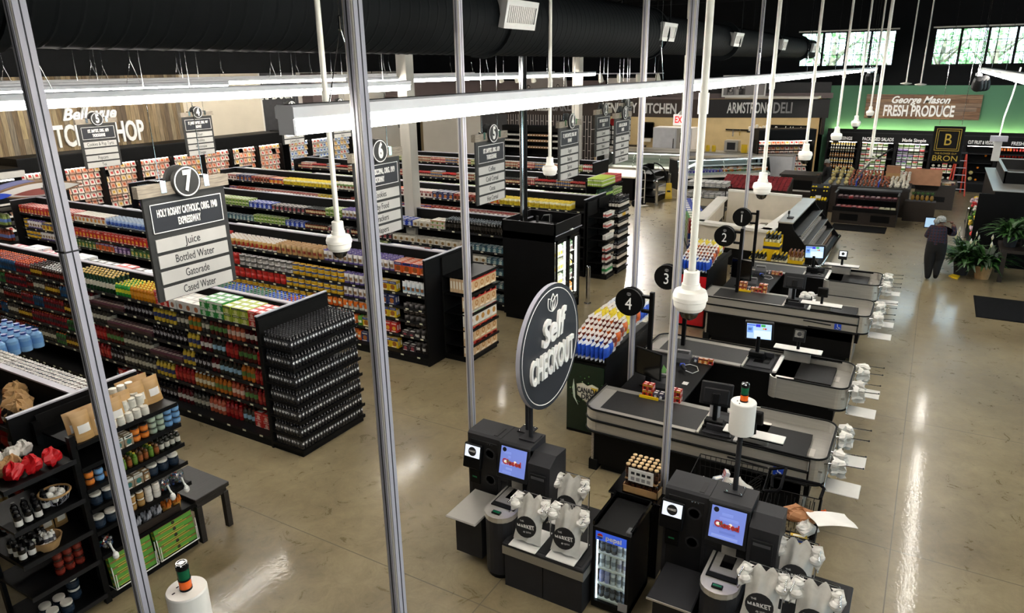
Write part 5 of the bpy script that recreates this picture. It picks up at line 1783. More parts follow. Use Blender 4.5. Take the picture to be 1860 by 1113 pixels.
ls.box(.07, .1, .08, .11, .45, 1.82, 'strip'); ls.box(1.22, 1.25, .08, .11, .45, 1.82, 'strip'); ls.box(.64, .67, .08, .11, .45, 1.82, 'strip'); ls.box(.07, 1.25, .08, .12, 1.82, 1.85, 'strip')
obj('light_strip', ls, t)
for z in (.45, .78, 1.11, 1.44):
    obj('shelf', MB().box(.06, 1.26, .15, 1.2, z - .015, z, 'letterwhite'), t)
sku('milk', 'milk_carton', 'white milk carton with yellow label', g_carton(.09, .24, 'e8e6e0', 'd8d4c8', 'd8b02c'), .1, .1, .24)
sku('milko', 'milk_carton', 'white carton with orange label', g_carton(.09, .24, 'e8e6e0', 'd88a2a', 'd8801c'), .1, .1, .24)
sku('milkg', 'milk_carton', 'white carton with dark label', g_carton(.09, .24, 'e8e6e0', '4a6a4a', '5a2a3a'), .1, .1, .24)
for i, z in enumerate((.45, .78, 1.11, 1.44)):
    for c in range(11):
        for r in range(2):
            ITEMS.append((['milko', 'milk', 'milk', 'milk'][i] if c < 6 else ['milko', 'milkg', 'milk', 'milkg'][i], 13.25 + .14 + c * .104, 6.65 + .22 + r * .11, z, 0, 0, ['bottom', 'third', 'second', 'top'][i] + ' shelf of the tall black glass-door cooler'))


# ---------------------------------------------------------------- staffed checkouts
def band(m, path, z0, z1, th, mt, closed=False, M=None):
    n = len(path)
    inn = []
    for i, p in enumerate(path):
        a = path[max(0, i - 1)]
        b_ = path[min(n - 1, i + 1)]
        d = Vector((b_[0] - a[0], b_[1] - a[1], 0)).normalized()
        inn.append((p[0] + d.y * th, p[1] - d.x * th))
    vs = [(p[0], p[1], z) for z in (z0, z1) for p in path] + [(p[0], p[1], z) for z in (z0, z1) for p in inn]
    fs = []
    for i in range(n - 1):
        fs += [(i, i + 1, n + i + 1, n + i), (2 * n + i + 1, 2 * n + i, 3 * n + i, 3 * n + i + 1), (n + i, n + i + 1, 3 * n + i + 1, 3 * n + i), (i + 1, i, 2 * n + i, 2 * n + i + 1)]
    fs += [(0, n, 3 * n, 2 * n), (n - 1, 3 * n - 1, 4 * n - 1, 2 * n - 1)]
    m.add(vs, fs, mt, None, M)


def arc(cx, cy, r, a0, a1, n=6):
    return [(cx + r * math.cos(a0 + (a1 - a0) * i / n), cy + r * math.sin(a0 + (a1 - a0) * i / n)) for i in range(n + 1)]


def lane(num, x0, s, label):
    """checkout counter; u = 0 is the shopper's side; s = -1 mirrors it"""
    M = Matrix.Diagonal((s, 1, 1, 1))
    t = thing('checkout_counter', label, 'checkout counter', (x0, 0, 0), 0, 'staffed checkout counters')
    outer = [(-.02, .7)] + [(-.02, 3.45)] + arc(.18, 3.45, .2, PI, PI / 2)[1:] + [(.82, 3.65)]
    south = [(1.08, .75)] + arc(.93, .68, .15, 0, -PI / 2) + arc(.13, .68, .15, -PI / 2, -PI) + [(-.02, .72)]
    b = MB()
    b.box(.06, .78, .78, 3.5, .1, .9, 'black', None, M); b.box(.1, .72, .85, 3.4, 0, .1, 'blackmatte', None, M); b.box(.06, 1.0, .68, 1.6, .42, .84, 'black', None, M); b.box(.04, .8, 3.5, 3.53, .02, .9, 'stair_wood', None, M); b.box(.04, .8, .74, .77, .02, .62, 'stair_wood', None, M)
    b.box(.03, .76, 3.44, 3.56, .0, .16, 'blackmatte', None, M)
    obj('base', b, t)
    k = MB()
    band(k, list(reversed(south)) [:1] + outer[:-1] + [outer[-1]], .81, .955, .02, 'steel', M=M)
    band(k, outer, .64, .795, .02, 'steel', M=M)
    band(k, list(reversed(outer[:1])) + [], .6, .6, .02, 'steel', M=M) if False else None
    obj('skirt_panel', k, t)
    r = MB()
    for z, q in ((.965, .014), (.803, .017), (.63, .017)):
        r.tube([(p[0] * s + (-.008 * s if i < 3 else 0), p[1], z) for i, p in enumerate(outer)], q, 6, 'black')
    obj('bumper_rail', r, t)
    q = MB()
    q.box(.0, .1, 2.1, 3.58, .93, .95, 'steel', None, M); q.box(.72, .82, 2.1, 3.62, .93, .95, 'steel2', None, M); q.box(.1, .72, 3.44, 3.62, .93, .95, 'steel', None, M); q.box(0, .82, 1.58, 2.1, .9, .93, 'black', None, M)
    q.box(.05, .78, 2.06, 2.09, .93, .957, 'alu', None, M); q.box(.05, .78, 1.56, 1.62, .93, .957, 'letterwhite', None, M)
    obj('top_plate', q, t)
    obj('conveyor_belt', MB().box(.1, .72, 2.1, 3.44, .925, .946, 'belt', None, M), t)
    sc = MB()
    sc.box(.12, .7, 1.66, 2.03, .93, .942, 'charcoal', None, M, .004); sc.box(.2, .52, 1.72, 1.96, .942, .946, 'blackgloss', None, M); sc.box(.2, .24, 1.7, 2.0, .94, 1.02, 'charcoal', None, M)
    obj('scanner', sc, t)
    d = MB()
    d.box(.0, 1.06, .56, 1.56, .82, .845, 'steel2', None, M); d.box(.3, .5, .7, 1.5, .845, .85, 'steel', None, M); d.box(.0, .85, 1.3, 1.56, .845, .9, 'steel', None, M)
    obj('bagging_deck', d, t)
    w = MB()
    band(w, [(1.08, 1.5), (1.08, .75)] + south[1:], .66, .985, .018, 'steel', M=M)
    band(w, [(1.08, 1.5)] + arc(.98, 1.5, .1, 0, PI / 2, 4)[1:], .66, .985, .018, 'steel', M=M)
    band(w, list(reversed(south)) [:1] + [(-.02, .72), (-.02, 1.6)], .66, .985, .018, 'steel', M=M) if False else None
    obj('guard_panel', w, t)
    rr = MB()
    rr.tube([(p[0] * s, p[1], .99) for p in [(1.08, 1.5), (1.08, .75)] + south[1:] + [(-.02, 1.56)]], .013, 6, 'black')
    rr.tube([(p[0] * s, p[1], .645) for p in south + [(-.02, 1.56)]], .016, 6, 'black')
    obj('rim', rr, t)
    ad = MB()
    if num in (2, 4):
        ad.box(-.034, -.03, .98, 1.1, .67, .78, 'blue', None, M)
        w_ = lambda y, z: (-.038 * s, y, z)
        ad.tube([w_(1.05, .758), w_(1.045, .72), w_(1.01, .715), w_(.997, .69)], .005, 4, 'letterwhite')
        ad.tube([w_(1.04 + .022 * math.cos(a), .704 + .022 * math.sin(a)) for a in [i * .6 + 1.9 for i in range(8)]], .004, 4, 'letterwhite')
        ad.disc((-.036 * s, 1.05, .768), .009, 8, (-1, 0, 0), 'letterwhite')
        obj('wheelchair_symbol', ad, t)
        obj('grip_bar', MB().cyl((-.045 * s, 1.16, .74), (-.045 * s, 1.65, .76), .011, n=6, m='black'), t)
    return t


LX = {4: (8.16, 1), 3: (11.44, -1), 2: (13.92, 1), 1: (17.2, -1)}
LN = {4: 'nearest staffed checkout counter, with steel skirt and long black belt', 3: 'second staffed checkout counter, facing the nearest one across the cashier space', 2: 'third staffed checkout counter, below the red drinks cooler', 1: 'farthest staffed checkout counter, in front of the yellow wine boxes'}
NM = {4: 'nearest checkout', 3: 'second checkout', 2: 'third checkout', 1: 'farthest checkout'}
for k in (4, 3, 2, 1):
    lane(k, *LX[k], LN[k])


def screen_mb(w, h, M, cols):
    m = MB()
    m.box(-.004, 0, -w, w, -h, h, 'screen', cols[0], M)
    for c, y0_, y1_, z0_, z1_ in cols[1]:
        m.box(-.006, -.003, y0_ * w, y1_ * w, z0_ * h, z1_ * h, 'screen', c, M)
    return m


POSUI = ('a8c4e0', [('5878c8', .3, .98, .7, .95), ('3030b8', -.1, .28, .6, .97), ('3a9a4a', -.5, -.15, .65, .95), ('6a94dc', .5, .97, -.2, .62), ('101018', .6, .88, .1, .4), ('b8a020', -.42, -.28, .3, .5), ('a83a3a', -.6, -.44, .3, .5), ('cfe0f0', -.95, .4, -.9, .1)])
for k in (4, 3, 2, 1):
    x0, s = LX[k]
    # till monitor on its post
    rear = k in (4, 2)
    t = thing('till_monitor', {4: 'black till monitor seen from behind on the nearest checkout', 3: 'till monitor with lit blue screen on the second checkout', 2: 'black till monitor seen from behind on the third checkout', 1: 'till monitor with lit blue screen on the farthest checkout'}[k], 'monitor', (x0 + s * .32, 1.93 if rear else 1.95, .945), 0, 'till monitors')
    obj('stand', MB().box(-.09, .09, -.13, .13, 0, .02, 'black').cyl((0, 0, 0), (0, 0, .36), .032, n=8, m='black').box(-.06, .06, -.12, .12, .02, .1, 'black', None, None, .01), t)
    T = Matrix.Translation((0, 0, .46)) @ Matrix.Rotation(math.radians(-14 if not rear else 14), 4, 'Y') @ Matrix.Rotation(.12 if not rear else .2, 4, 'Z')
    bdy = MB()
    if rear:
        bdy.box(-.02, .045, -.2, .2, -.15, .15, 'charcoal2', None, T, .012); bdy.box(-.05, -.02, -.16, .16, -.12, .08, 'charcoal2', None, T, .02); bdy.box(-.09, -.04, -.05, .05, -.12, .02, 'black', None, T, .01)
        obj('housing', bdy, t)
        obj('screen', screen_mb(.18, .13, T @ Matrix.Translation((.05, 0, 0)), ('a8c4e0', [])), t)
    else:
        bdy.box(-.03, .03, -.215, .215, -.17, .17, 'charcoal2', None, T, .01)
        obj('housing', bdy, t)
        obj('screen', screen_mb(.185, .14, T @ Matrix.Translation((-.03, 0, 0)), POSUI), t)
    # card terminal with a white writing shelf on a steel bracket
    t = thing('card_terminal', 'card terminal with a white writing shelf on the ' + NM[k], 'card reader', (x0 + s * .06, 1.38, 0), 0, 'card terminals')
    obj('bracket', MB().box(-.03, .03, -.2, .2, .64, 1.08, 'steel', None, None, .008) if k in (3, 1) else MB().box(-.03, .03, -.18, .18, .985, 1.1, 'steel', None, None, .008), t)
    obj('writing_shelf', MB().box(-.09, .11, -.36, .36, 1.09, 1.105, 'white', None, None, .006).box(-.09, .11, -.36, .36, 1.075, 1.09, 'black'), t)
    obj('stalk', MB().cyl((0, 0, 1.1), (0, 0, 1.28), .025, n=8, m='black'), t)
    T = Matrix.Translation((0, 0, 1.32)) @ Matrix.Rotation(math.radians(18 * (-1 if s > 0 else 1)), 4, 'Y')
    obj('reader', MB().box(-.03, .03, -.09, .09, -.09, .11, 'black', None, T, .012), t)
    if k in (3, 1):
        d = MB()
        d.box(-.034, -.028, -.07, .07, -.02, .09, 'screen' if k == 1 else 'chrome', 'dce4ea', T)
        d.disc((-.036, 0, .035), .035, 14, (-1, 0, 0), 'letterblack', None, T)
        obj('display', d, t)
    # bag racks with boards at the foot of the counter
    for j, uu in enumerate((.15, .88)):
        lb = {4: 'the nearest checkout', 3: 'the second checkout', 2: 'the third checkout', 1: 'the farthest checkout'}[k]
        side = 'near' if (j == 0) == (s > 0) else 'far'
        t = thing('bag_rack', 'wire rack of white bags with board, %s one at %s' % (side, lb), 'bag rack', (x0 + s * uu, .47, 0), 0, 'bag racks at the checkout ends')
        f = MB()
        for xx in (-.15, .15):
            f.tube([(xx, .08, .95), (xx, .0, .98), (xx, -.32, 1.0)], .008, 5, 'chrome'); f.ball((xx, -.33, 1.005), .012, 6, 4, 'charcoal')
            f.tube([(xx, .05, .95), (xx, .05, .62), (xx, -.05, .6)], .006, 5, 'chrome')
        for i in range(5):
            f.cyl((-.15 + i * .075, .05, .64), (-.15 + i * .075, .05, .92), .005, n=4, m='chrome')
        for z in (.66, .8, .92):
            f.cyl((-.15, .05, z), (.15, .05, z), .005, n=4, m='chrome')
        f.tube([(.12 + .06 * math.cos(a), -.06, .72 + .06 * math.sin(a)) for a in [i * .7 for i in range(9)]], .004, 4, 'chrome')
        obj('frame', f, t)
        obj('board', MB().box(-.16, .16, -.33, .05, .6, .615, 'white', None, None, .005), t)
        for q_ in range(3):
            bgm = MB()
            vs, fs = [], []
            nu, nv = 10, 6
            for jj in range(nv + 1):
                for ii in range(nu):
                    a = 2 * PI * ii / nu
                    rr = (.07 + .03 * math.sin(3 * a + q_) + ru(-.02, .02)) * (1 - .25 * abs(jj / nv - .4))
                    vs.append(((q_ - 1) * .11 + rr * math.cos(a) * .9 + .03 * math.sin(jj), -.06 + rr * math.sin(a) * 1.1 + ru(-.01, .01), .86 + jj * .028 - (.1 if q_ == 1 else 0) + ru(-.012, .012)))
            for jj in range(nv):
                for ii in range(nu):
                    fs.append((jj * nu + ii, jj * nu + (ii + 1) % nu, (jj + 1) * nu + (ii + 1) % nu, (jj + 1) * nu + ii))
            fs.append(tuple(range(nv * nu, nv * nu + nu)))
            bgm.add(vs, fs, 'bagwhite')
            obj('plastic_bag', bgm, t)

# numbered lane discs
for k, (x, y, zc, px_) in {4: (9.4, 3.52, 2.13, 0), 3: (11.0, 3.48, 2.1, 0), 2: (14.42, 3.4, 2.1, 0), 1: (16.62, 3.56, 2.08, 0)}.items():
    t = thing('lane_number_sign', 'round black lane sign with white number %d on a black post' % k, 'sign', (x, y, 0), 0, 'lane number signs')
    obj('post', MB().box(.06, .12, -.36, -.3, .93, zc + .18, 'black').box(.06, .12, -.33, -.18, zc + .08, zc + .12, 'black').box(.06, .12, -.33, -.18, zc - .14, zc - .1, 'black'), t)
    d = MB()
    d.lathe([(0, 0), (.205, 0), (.21, .01), (.21, .05), (.19, .06), (.19, .09), (.21, .1), (.21, .14), (0, .14)], (0, 0, 0), 30, 'black', None, Matrix.Translation((.16, 0, zc)) @ Matrix.Rotation(-PI / 2, 4, 'Y'))
    dd_ = obj('disc', d, t)
    text(str(k), .26, dd_, (.015, 0, zc - .03), '-x', sx=.85, ext=.003, name='number')
    lf = MB()
    for a in (-.5, 0, .5):
        T = Matrix.Translation((.017, 0, zc + .1)) @ Matrix.Rotation(-a, 4, 'X')
        pts = [(0, .018 * math.sin(PI * i / 8) * 1, .05 * i / 8) for i in range(9)] + [(0, -.018 * math.sin(PI * i / 8), .05 * i / 8) for i in range(8, -1, -1)]
        lf.tube([T @ Vector(p) for p in pts], .0022, 4, 'lettergrey')
    obj('leaf_emblem', lf, dd_)


# ---------------------------------------------------------------- drinks coolers with chips, cashier desks
for k, (x, nm, front) in enumerate(((9.08, 'green', '10241a'), (14.56, 'red', 'b8141c'))):
    lb = ('dark green Canada Dry drinks cooler with chip bags on top', 'red cola drinks cooler with chip bags on top')[k]
    t = thing('drinks_cooler', lb, 'refrigerator', (x, 3.72, 0))
    b = MB()
    b.box(.0, .62, .0, .62, 0, 1.22, 'black'); b.box(.62, 2.0, .05, .55, 0, 1.15, 'black')
    obj('body', b, t)
    f = MB()
    f.box(-.012, 0, .01, .61, .05, 1.16, 'pkg', front)
    fp = obj('printed_front', f, t)
    if k == 0:
        sh = MB()
        pts = [(-.24, .12), (-.1, .16), (.0, .12), (.1, .16), (.24, .12), (.22, -.08), (0, -.2), (-.22, -.08)]
        for sc_, xx, c in ((1, -.016, 'd8d2b8'), (.88, -.019, 'e8e4d4')):
            sh.add([(xx, .27 - u * sc_ * .75, .72 + w * sc_ * .9) for u, w in pts], [tuple(range(8))], 'pk', c)
        sh.add([(-.021, .27 - u, .72 + w) for u, w in ((.05, .1), (.17, .09), (.15, -.05), (.1, .03))], [(0, 1, 2, 3)], 'pk', 'd8b83a')
        sh.prism([(.5, .9), (.52, .75), (.5, .6), (.42, .48), (.47, .6), (.48, .75)], -.02, -.014, 'x', 'pk', 'c8d4c4')
        for i in range(26):
            a = ru(0, 6.28); r_ = ru(.16, .3)
            yy, zz = .27 + r_ * math.cos(a), .74 + r_ * .8 * math.sin(a)
            if .03 < yy < .59:
                sh.box(-.015, -.012, yy - .007, yy + .007, zz - .007, zz + .007, 'pk', random.choice(['6a9a4a', 'a8c88a', '3a6a3a']))
        obj('shield', sh, fp)
        text('CANADA', .12, fp, (-.024, .27, .74), w=.34, m='letterblack', ext=.001, off=.004)
        text('DRY', .12, fp, (-.024, .27, .64), w=.2, m='letterblack', ext=.001, off=.004)
        obj('side_print', MB().box(-.013, 0, .0, .03, .05, .45, 'pkg', '4a9a2a'), fp)
    else:
        text('Cola', .5, fp, (-.018, .28, .62), sx=.75, shear=.3, ext=.002, off=.012, tilt=1.05)
        obj('swoosh', MB().tube([(-.015, .5, .85), (-.015, .44, .95), (-.015, .36, .92), (-.015, .42, .7), (-.015, .5, .45), (-.015, .4, .3), (-.015, .2, .22)], .014, 4, 'letterwhite'), fp)
    rk = MB()
    rk.box(.0, 2.0, -.02, .62, 1.2, 1.24, 'black')
    for y in (.0, .6):
        rk.box(0, 2.0, y - .015, y + .015, 1.24, 1.32, 'black')
    obj('chip_tray', rk, t)
    wh = 'on the %s drinks cooler' % ('dark green Canada Dry' if k == 0 else 'red cola')
    seqs = [['chipb'], ['chipb', 'chipr'], ['chipr'], ['chipo', 'chipr'], ['chipr'], ['chipo', 'chipr', 'chipr'], ['chipy', 'chipr'], ['chipy'], ['chipr', 'chipy'], ['chipo', 'chipr'], ['chipb', 'chipr'], ['chipb'], ['chipb']]
    for r, ks in enumerate(seqs):
        for c in range(9):
            if k == 1 and r > 8:
                continue
            kk = ks[c % len(ks)]
            ITEMS.append((kk, x + .09 + r * .14, 3.745 + c * .07, 1.25 + .035 * min(r, 5), -PI / 2 + ru(-.12, .12) + PI / 2 * 1, -.18 if False else 0, wh))
# cashier desks that join the paired counters
bx('gumr', 'candy_pack', 'red and gold candy pack', .07, .05, .09, 'b01c1c', 'c8a02a', '3a1a10')
bx('gumk', 'candy_pack', 'dark candy pack', .07, .05, .08, '1c1a2a', '5a5a7a', 'c8c8d0')
bx('gumo', 'candy_pack', 'orange candy pack', .07, .05, .08, 'c86a1c', '8a2a1a', 'e0c080')
for k, x0 in enumerate((8.98, 14.74)):
    pr = ('nearest', 'farther')[k]
    t = thing('cashier_desk', 'black desk joining the two counters of the %s checkout pair' % pr, 'desk', (x0, 2.5, 0), 0, 'cashier desks')
    obj('desk_top', MB().box(0, 1.62, 0, .95, .9, .93, 'black', None, None, .005), t)
    obj('cabinet', MB().box(.0, 1.6, .35, .9, .02, .9, 'black'), t)
    obj('drawer', MB().box(.9, 1.55, .33, .35, .6, .85, 'charcoal2').box(1.1, 1.3, .315, .33, .72, .74, 'chrome'), t)
    for j, (u, v, w) in enumerate(((.45, .42, 'first'), (1.5, .45, 'second'))):
        p = thing('receipt_printer', 'dark grey receipt printer, %s one on the cashier desk of the %s checkout pair' % (['left', 'right'][j], pr), 'printer', (x0 + u, 2.5 + v, .93), .1, 'receipt printers')
        b = MB()
        b.prism([(-.13, 0), (.13, 0), (.13, .1), (.02, .17), (-.1, .15), (-.13, .08)], -.11, .11, 'y', 'greyplastic')
        obj('body', b, p)
        obj('lid', MB().prism([(-.09, .15), (.02, .172), (.1, .12), (.1, .125), (.02, .18), (-.09, .158)], -.09, .09, 'y', 'charcoal2').box(-.03, .0, -.1, .1, .165, .185, 'lettergrey'), p)
    s = thing('barcode_scanner', 'handheld scanner with pale coiled cord on the desk of the %s pair' % pr, 'scanner', (x0 + 1.05, 2.78, .93), .4, 'handheld scanners')
    obj('body', MB().tube([(0, 0, .04), (.05, .02, .05), (.1, .04, .07)], [.02, .025, .04], 8, 'charcoal').box(.08, .14, 0, .08, .05, .1, 'blue', None, None, .01), s)
    obj('cord', MB().tube([(0, 0, .03), (-.05, -.1, .01), (.05, -.2, .01), (.22, -.2, .01), (.3, -.1, .01), (.25, .0, .01)], .007, 5, 'signgrey'), s)
    tag(obj('paper_note', MB().box(-.05, .05, -.04, .04, 0, .006, 'white')), 'small white card lying on the desk of the %s checkout pair' % pr, 'paper', 'note cards').location = (x0 + .65, 2.66, .93)
    o = tag(obj('leaf_card', MB().prism([(0, 0), (.05, .04), (.07, .12), (.02, .2), (.0, .12), (-.05, .15), (-.04, .05)], -.004, .004, 'y', 'pk', '8ac070')), 'pale green leaf-shaped card standing on the desk of the %s pair' % pr, 'card', 'leaf cards')
    o.location = (x0 + .72, 3.05, .93); o.rotation_euler = (0, 0, -1.2)
    m = thing('customer_display', 'black flat screen on the cashier desk of the %s checkout pair' % pr, 'monitor', (x0 + .28, 3.12, .93), -.35, 'desk screens')
    obj('panel', MB().box(-.015, .015, -.24, .24, .16, .58, 'black', None, None, .006), m)
    obj('screen', MB().box(-.018, -.015, -.225, .225, .18, .56, 'blackgloss'), m)
    obj('stand', MB().box(.0, .04, -.03, .03, 0, .3, 'black').box(-.06, .1, -.1, .1, 0, .02, 'black'), m)
    for c in range(7):
        for r in range(2):
            for h in range(2 if c not in (2, 3, 4) else 1):
                ITEMS.append((['gumr', 'gumr', 'gumk', 'gumk', 'gumk', 'gumr', 'gumr'][c] if k == 0 else ['gumo', 'gumr', 'gumr', 'gumo', 'gumk', 'gumo', 'gumo'][c], LX[4 if k == 0 else 2][0] + .78 - .02 + r * .06 + .0, 2.55 + c * .08, .953 + h * .091, -PI / 2, 0, 'on the edge of the %s checkout belt' % ('nearest' if k == 0 else 'third')))
    for c in range(4):
        ITEMS.append((['gumr', 'gumo', 'gumo', 'gumk'][c], x0 + 1.53, 2.52 + c * .08, .931, -PI / 2, 0, 'at the right end of the %s cashier desk' % pr))
    st = tag(obj('shelf_label', MB().box(-.01, .01, -.14, .14, -.02, .02, 'yellow')), 'yellow label strip on the inner edge of the %s checkout belt' % ('nearest' if k == 0 else 'third'), 'label', 'yellow label strips')
    st.location = (LX[4 if k == 0 else 2][0] + .69, 2.95, .965)
    # open bag stand between cashier and packing area
    bs = thing('bag_holder', 'black wire holder stuffed with white bags at the %s checkout' % ('nearest' if k == 0 else 'third'), 'bag rack', (LX[4 if k == 0 else 2][0] + .95, 1.75, .0), 0, 'bag holders')
    obj('stand', MB().box(-.16, .16, -.16, .16, .0, .78, 'black').cyl((-.14, -.1, .78), (-.14, -.1, 1.0), .01, n=5, m='black').cyl((.14, -.1, .78), (.14, -.1, 1.0), .01, n=5, m='black'), bs)
    f = MB()
    for q_ in range(6):
        a = q_ * 1.05
        f.ball((.07 * math.cos(a), .07 * math.sin(a), .92 + .03 * (q_ % 2)), .075 + .01 * (q_ % 3), 8, 5, 'bagwhite', None, None, .8 + .2 * (q_ % 2))
    obj('plastic_bag', f, bs)
    rl = tag(obj('paper_roll', MB().lathe([(0, 0), (.07, 0), (.07, .26), (.03, .26), (.03, .2), (0, .2)], (0, 0, 0), 16, 'lettergrey')), 'grey roll standing behind the till monitor of the %s checkout' % ('nearest' if k == 0 else 'third'), 'roll', 'rolls at the tills')
    rl.location = (LX[4 if k == 0 else 2][0] + .62, 2.0, .93)


# ---------------------------------------------------------------- self-checkouts
def bag_station(t):
    """bagging platform with three racks of printed bags: part of the self-checkout"""
    p = MB()
    p.box(-.08, .95, -1.05, -.13, 0, .42, 'charcoal'); p.box(-.1, .97, -1.07, -.11, .42, .52, 'steel2'); p.box(-.1, .97, -1.07, -.11, .52, .56, 'charcoal', None, None, .01); p.box(-.06, .93, -1.03, -.15, .555, .565, 'charcoal2')
    p.box(.0, .9, -1.0, -.15, -.0, .02, 'blackmatte'); p.box(-.083, -.08, -.6, -.59, .02, .42, 'black')
    obj('bagging_platform', p, t)


def self_checkout(label, y, nm):
    t = thing('self_checkout', label, 'self-checkout', (5.62, y, 0), 0, 'self-checkout machines')
    tw = MB()
    tw.prism([(.55, 0), (.55, 1.36), (.58, 1.38), (.9, 1.38), (.9, 0)], .29, .73, 'y', 'charcoal')
    tw.prism([(.53, .86), (.53, 1.36), (.56, 1.38), (.9, 1.38), (.9, 0), (.55, 0), (.55, .84)], -.12, .285, 'y', 'charcoal')
    tw.box(.6, .8, .35, .4, 1.378, 1.384, 'charcoal2')
    obj('tower', tw, t)
    pr = MB()
    pr.prism([(.44, .82), (.46, 1.24), (.62, 1.32), (.86, 1.3), (.86, .62), (.5, .62)], -.4, -.125, 'y', 'charcoal')
    pr.box(.43, .45, -.36, -.16, .9, 1.14, 'charcoal2', None, None, .004); pr.box(.425, .43, -.34, -.18, 1.08, 1.11, 'greyplastic')
    obj('printer_unit', pr, t)
    fl_ = MB()
    fl_.box(.54, .552, .33, .69, .25, 1.3, 'charcoal2', None, None, .004)
    for yy, zz in ((.42, 1.16), (.42, .82)):
        fl_.lathe([(.0, 0), (.05, 0), (.055, .012), (.07, .012), (.072, 0)], (0, 0, 0), 16, ['blackgloss', 'black', 'charcoal', 'charcoal'], None, Matrix.Translation((.54, yy, zz)) @ Matrix.Rotation(-PI / 2, 4, 'Y'))
    for q_ in range(3):
        fl_.ball((.537, .39 + q_ * .03, 1.29), .011, 8, 4, 'chrome')
    fl_.box(.52, .54, .56, .7, .72, .9, 'black', None, None, .004); fl_.box(.517, .52, .6, .66, .8, .82, 'lampgreen')
    obj('cash_panel', fl_, t)
    T = Matrix.Translation((.5, .63, 1.12)) @ Matrix.Rotation(math.radians(12), 4, 'Y')
    cp = MB()
    cp.box(-.02, .04, -.12, .12, -.17, .13, 'black', None, T, .01)
    c = obj('card_reader', cp, t)
    sm = MB()
    sm.box(-.024, -.02, -.1, .1, -.03, .11, 'screen', 'd4dae4', T); sm.disc((-.0265, 0, .04), .055, 18, (-1, 0, 0), 'letterblack', None, T)
    obj('screen', sm, c)
    text('MARKET', .034, c, tuple(T @ Vector((-.029, 0, .043))), w=.09, ext=.0005, off=.001)
    T = Matrix.Translation((.5, .08, 1.17)) @ Matrix.Rotation(math.radians(14), 4, 'Y')
    mo = MB()
    mo.box(-.02, .06, -.2, .2, -.21, .19, 'charcoal2', None, T, .008)
    m = obj('monitor', mo, t)
    sm = MB()
    sm.box(-.024, -.02, -.165, .165, -.155, .165, 'screen', '6676b8', T)
    for q_ in range(6):
        sm.box(-.0255, -.023, ru(-.15, .05), ru(.06, .15), -.14 + q_ * .045, -.115 + q_ * .045, 'screen', random.choice(['7080c0', '5c6cb0', '7a8ac8']), T)
    sm.disc((-.027, .12, .13), .026, 14, (-1, 0, 0), 'letterblack', None, T)
    for q_ in range(7):
        sm.ball((-.022, .09 - q_ * .03, -.01 + .012 * math.sin(q_ * 2)), .022, 6, 4, 'screen', ['c8b8a0', '2a5a2a', '3a2a20', '6a3a2a'][q_ % 4], T)
    sc_ = obj('screen', sm, m)
    text('Closed', .1, m, tuple(T @ Vector((-.048, 0, 0))), m='screenred', ext=.001, w=.24, off=.003, name='screen_text')
    pd = MB()
    out = [(.6, -.15), (.6, .2)] + [(.12, .2)] + arc(.12, .025, .175, PI / 2, PI * 1.5, 10)[1:] + [(.6, -.15)]
    pd.prism([(x, y_) for x, y_ in out], 0.06, .74, 'z', 'charcoal')
    pd.prism([(x * .98 + .02, y_ * .9) for x, y_ in out], 0, .06, 'z', 'blackmatte')
    obj('scanner_pod', pd, t)
    tp = MB()
    tp.prism([(x - .012, y_ * 1.03) for x, y_ in out], .74, .8, 'z', 'steel')
    obj('pod_rim', tp, t)
    gl = MB()
    gl.box(.14, .58, -.12, .17, .8, .815, 'black'); gl.box(.2, .56, -.1, .15, .815, .822, 'steel2'); gl.box(.3, .5, -.04, .08, .822, .826, 'blackgloss'); gl.box(.52, .56, -.12, .17, .8, .96, 'charcoal2'); gl.box(.515, .52, -.02, .12, .82, .92, 'steel')
    obj('scanner', gl, t)
    ds = MB()
    ds.box(.0, .05, -.02, .08, .8, .818, 'black'); ds.box(.01, .04, -.01, .07, .818, .82, 'lampgreen')
    obj('scale_display', ds, t)
    if nm == 'left':
        tr = MB()
        tr.box(-.12, .5, .22, .62, .64, .665, 'steel', None, None, .012); tr.box(.05, .5, .25, .6, .1, .64, 'charcoal')
    else:
        tr = MB()
        tr.box(-.1, .5, .22, .66, .5, .53, 'charcoal', None, None, .012); tr.box(-.108, -.1, .22, .66, .505, .525, 'steel'); tr.box(-.02, .5, .26, .62, .08, .5, 'charcoal2')
    obj('basket_shelf', tr, t)
    bag_station(t)
    return t


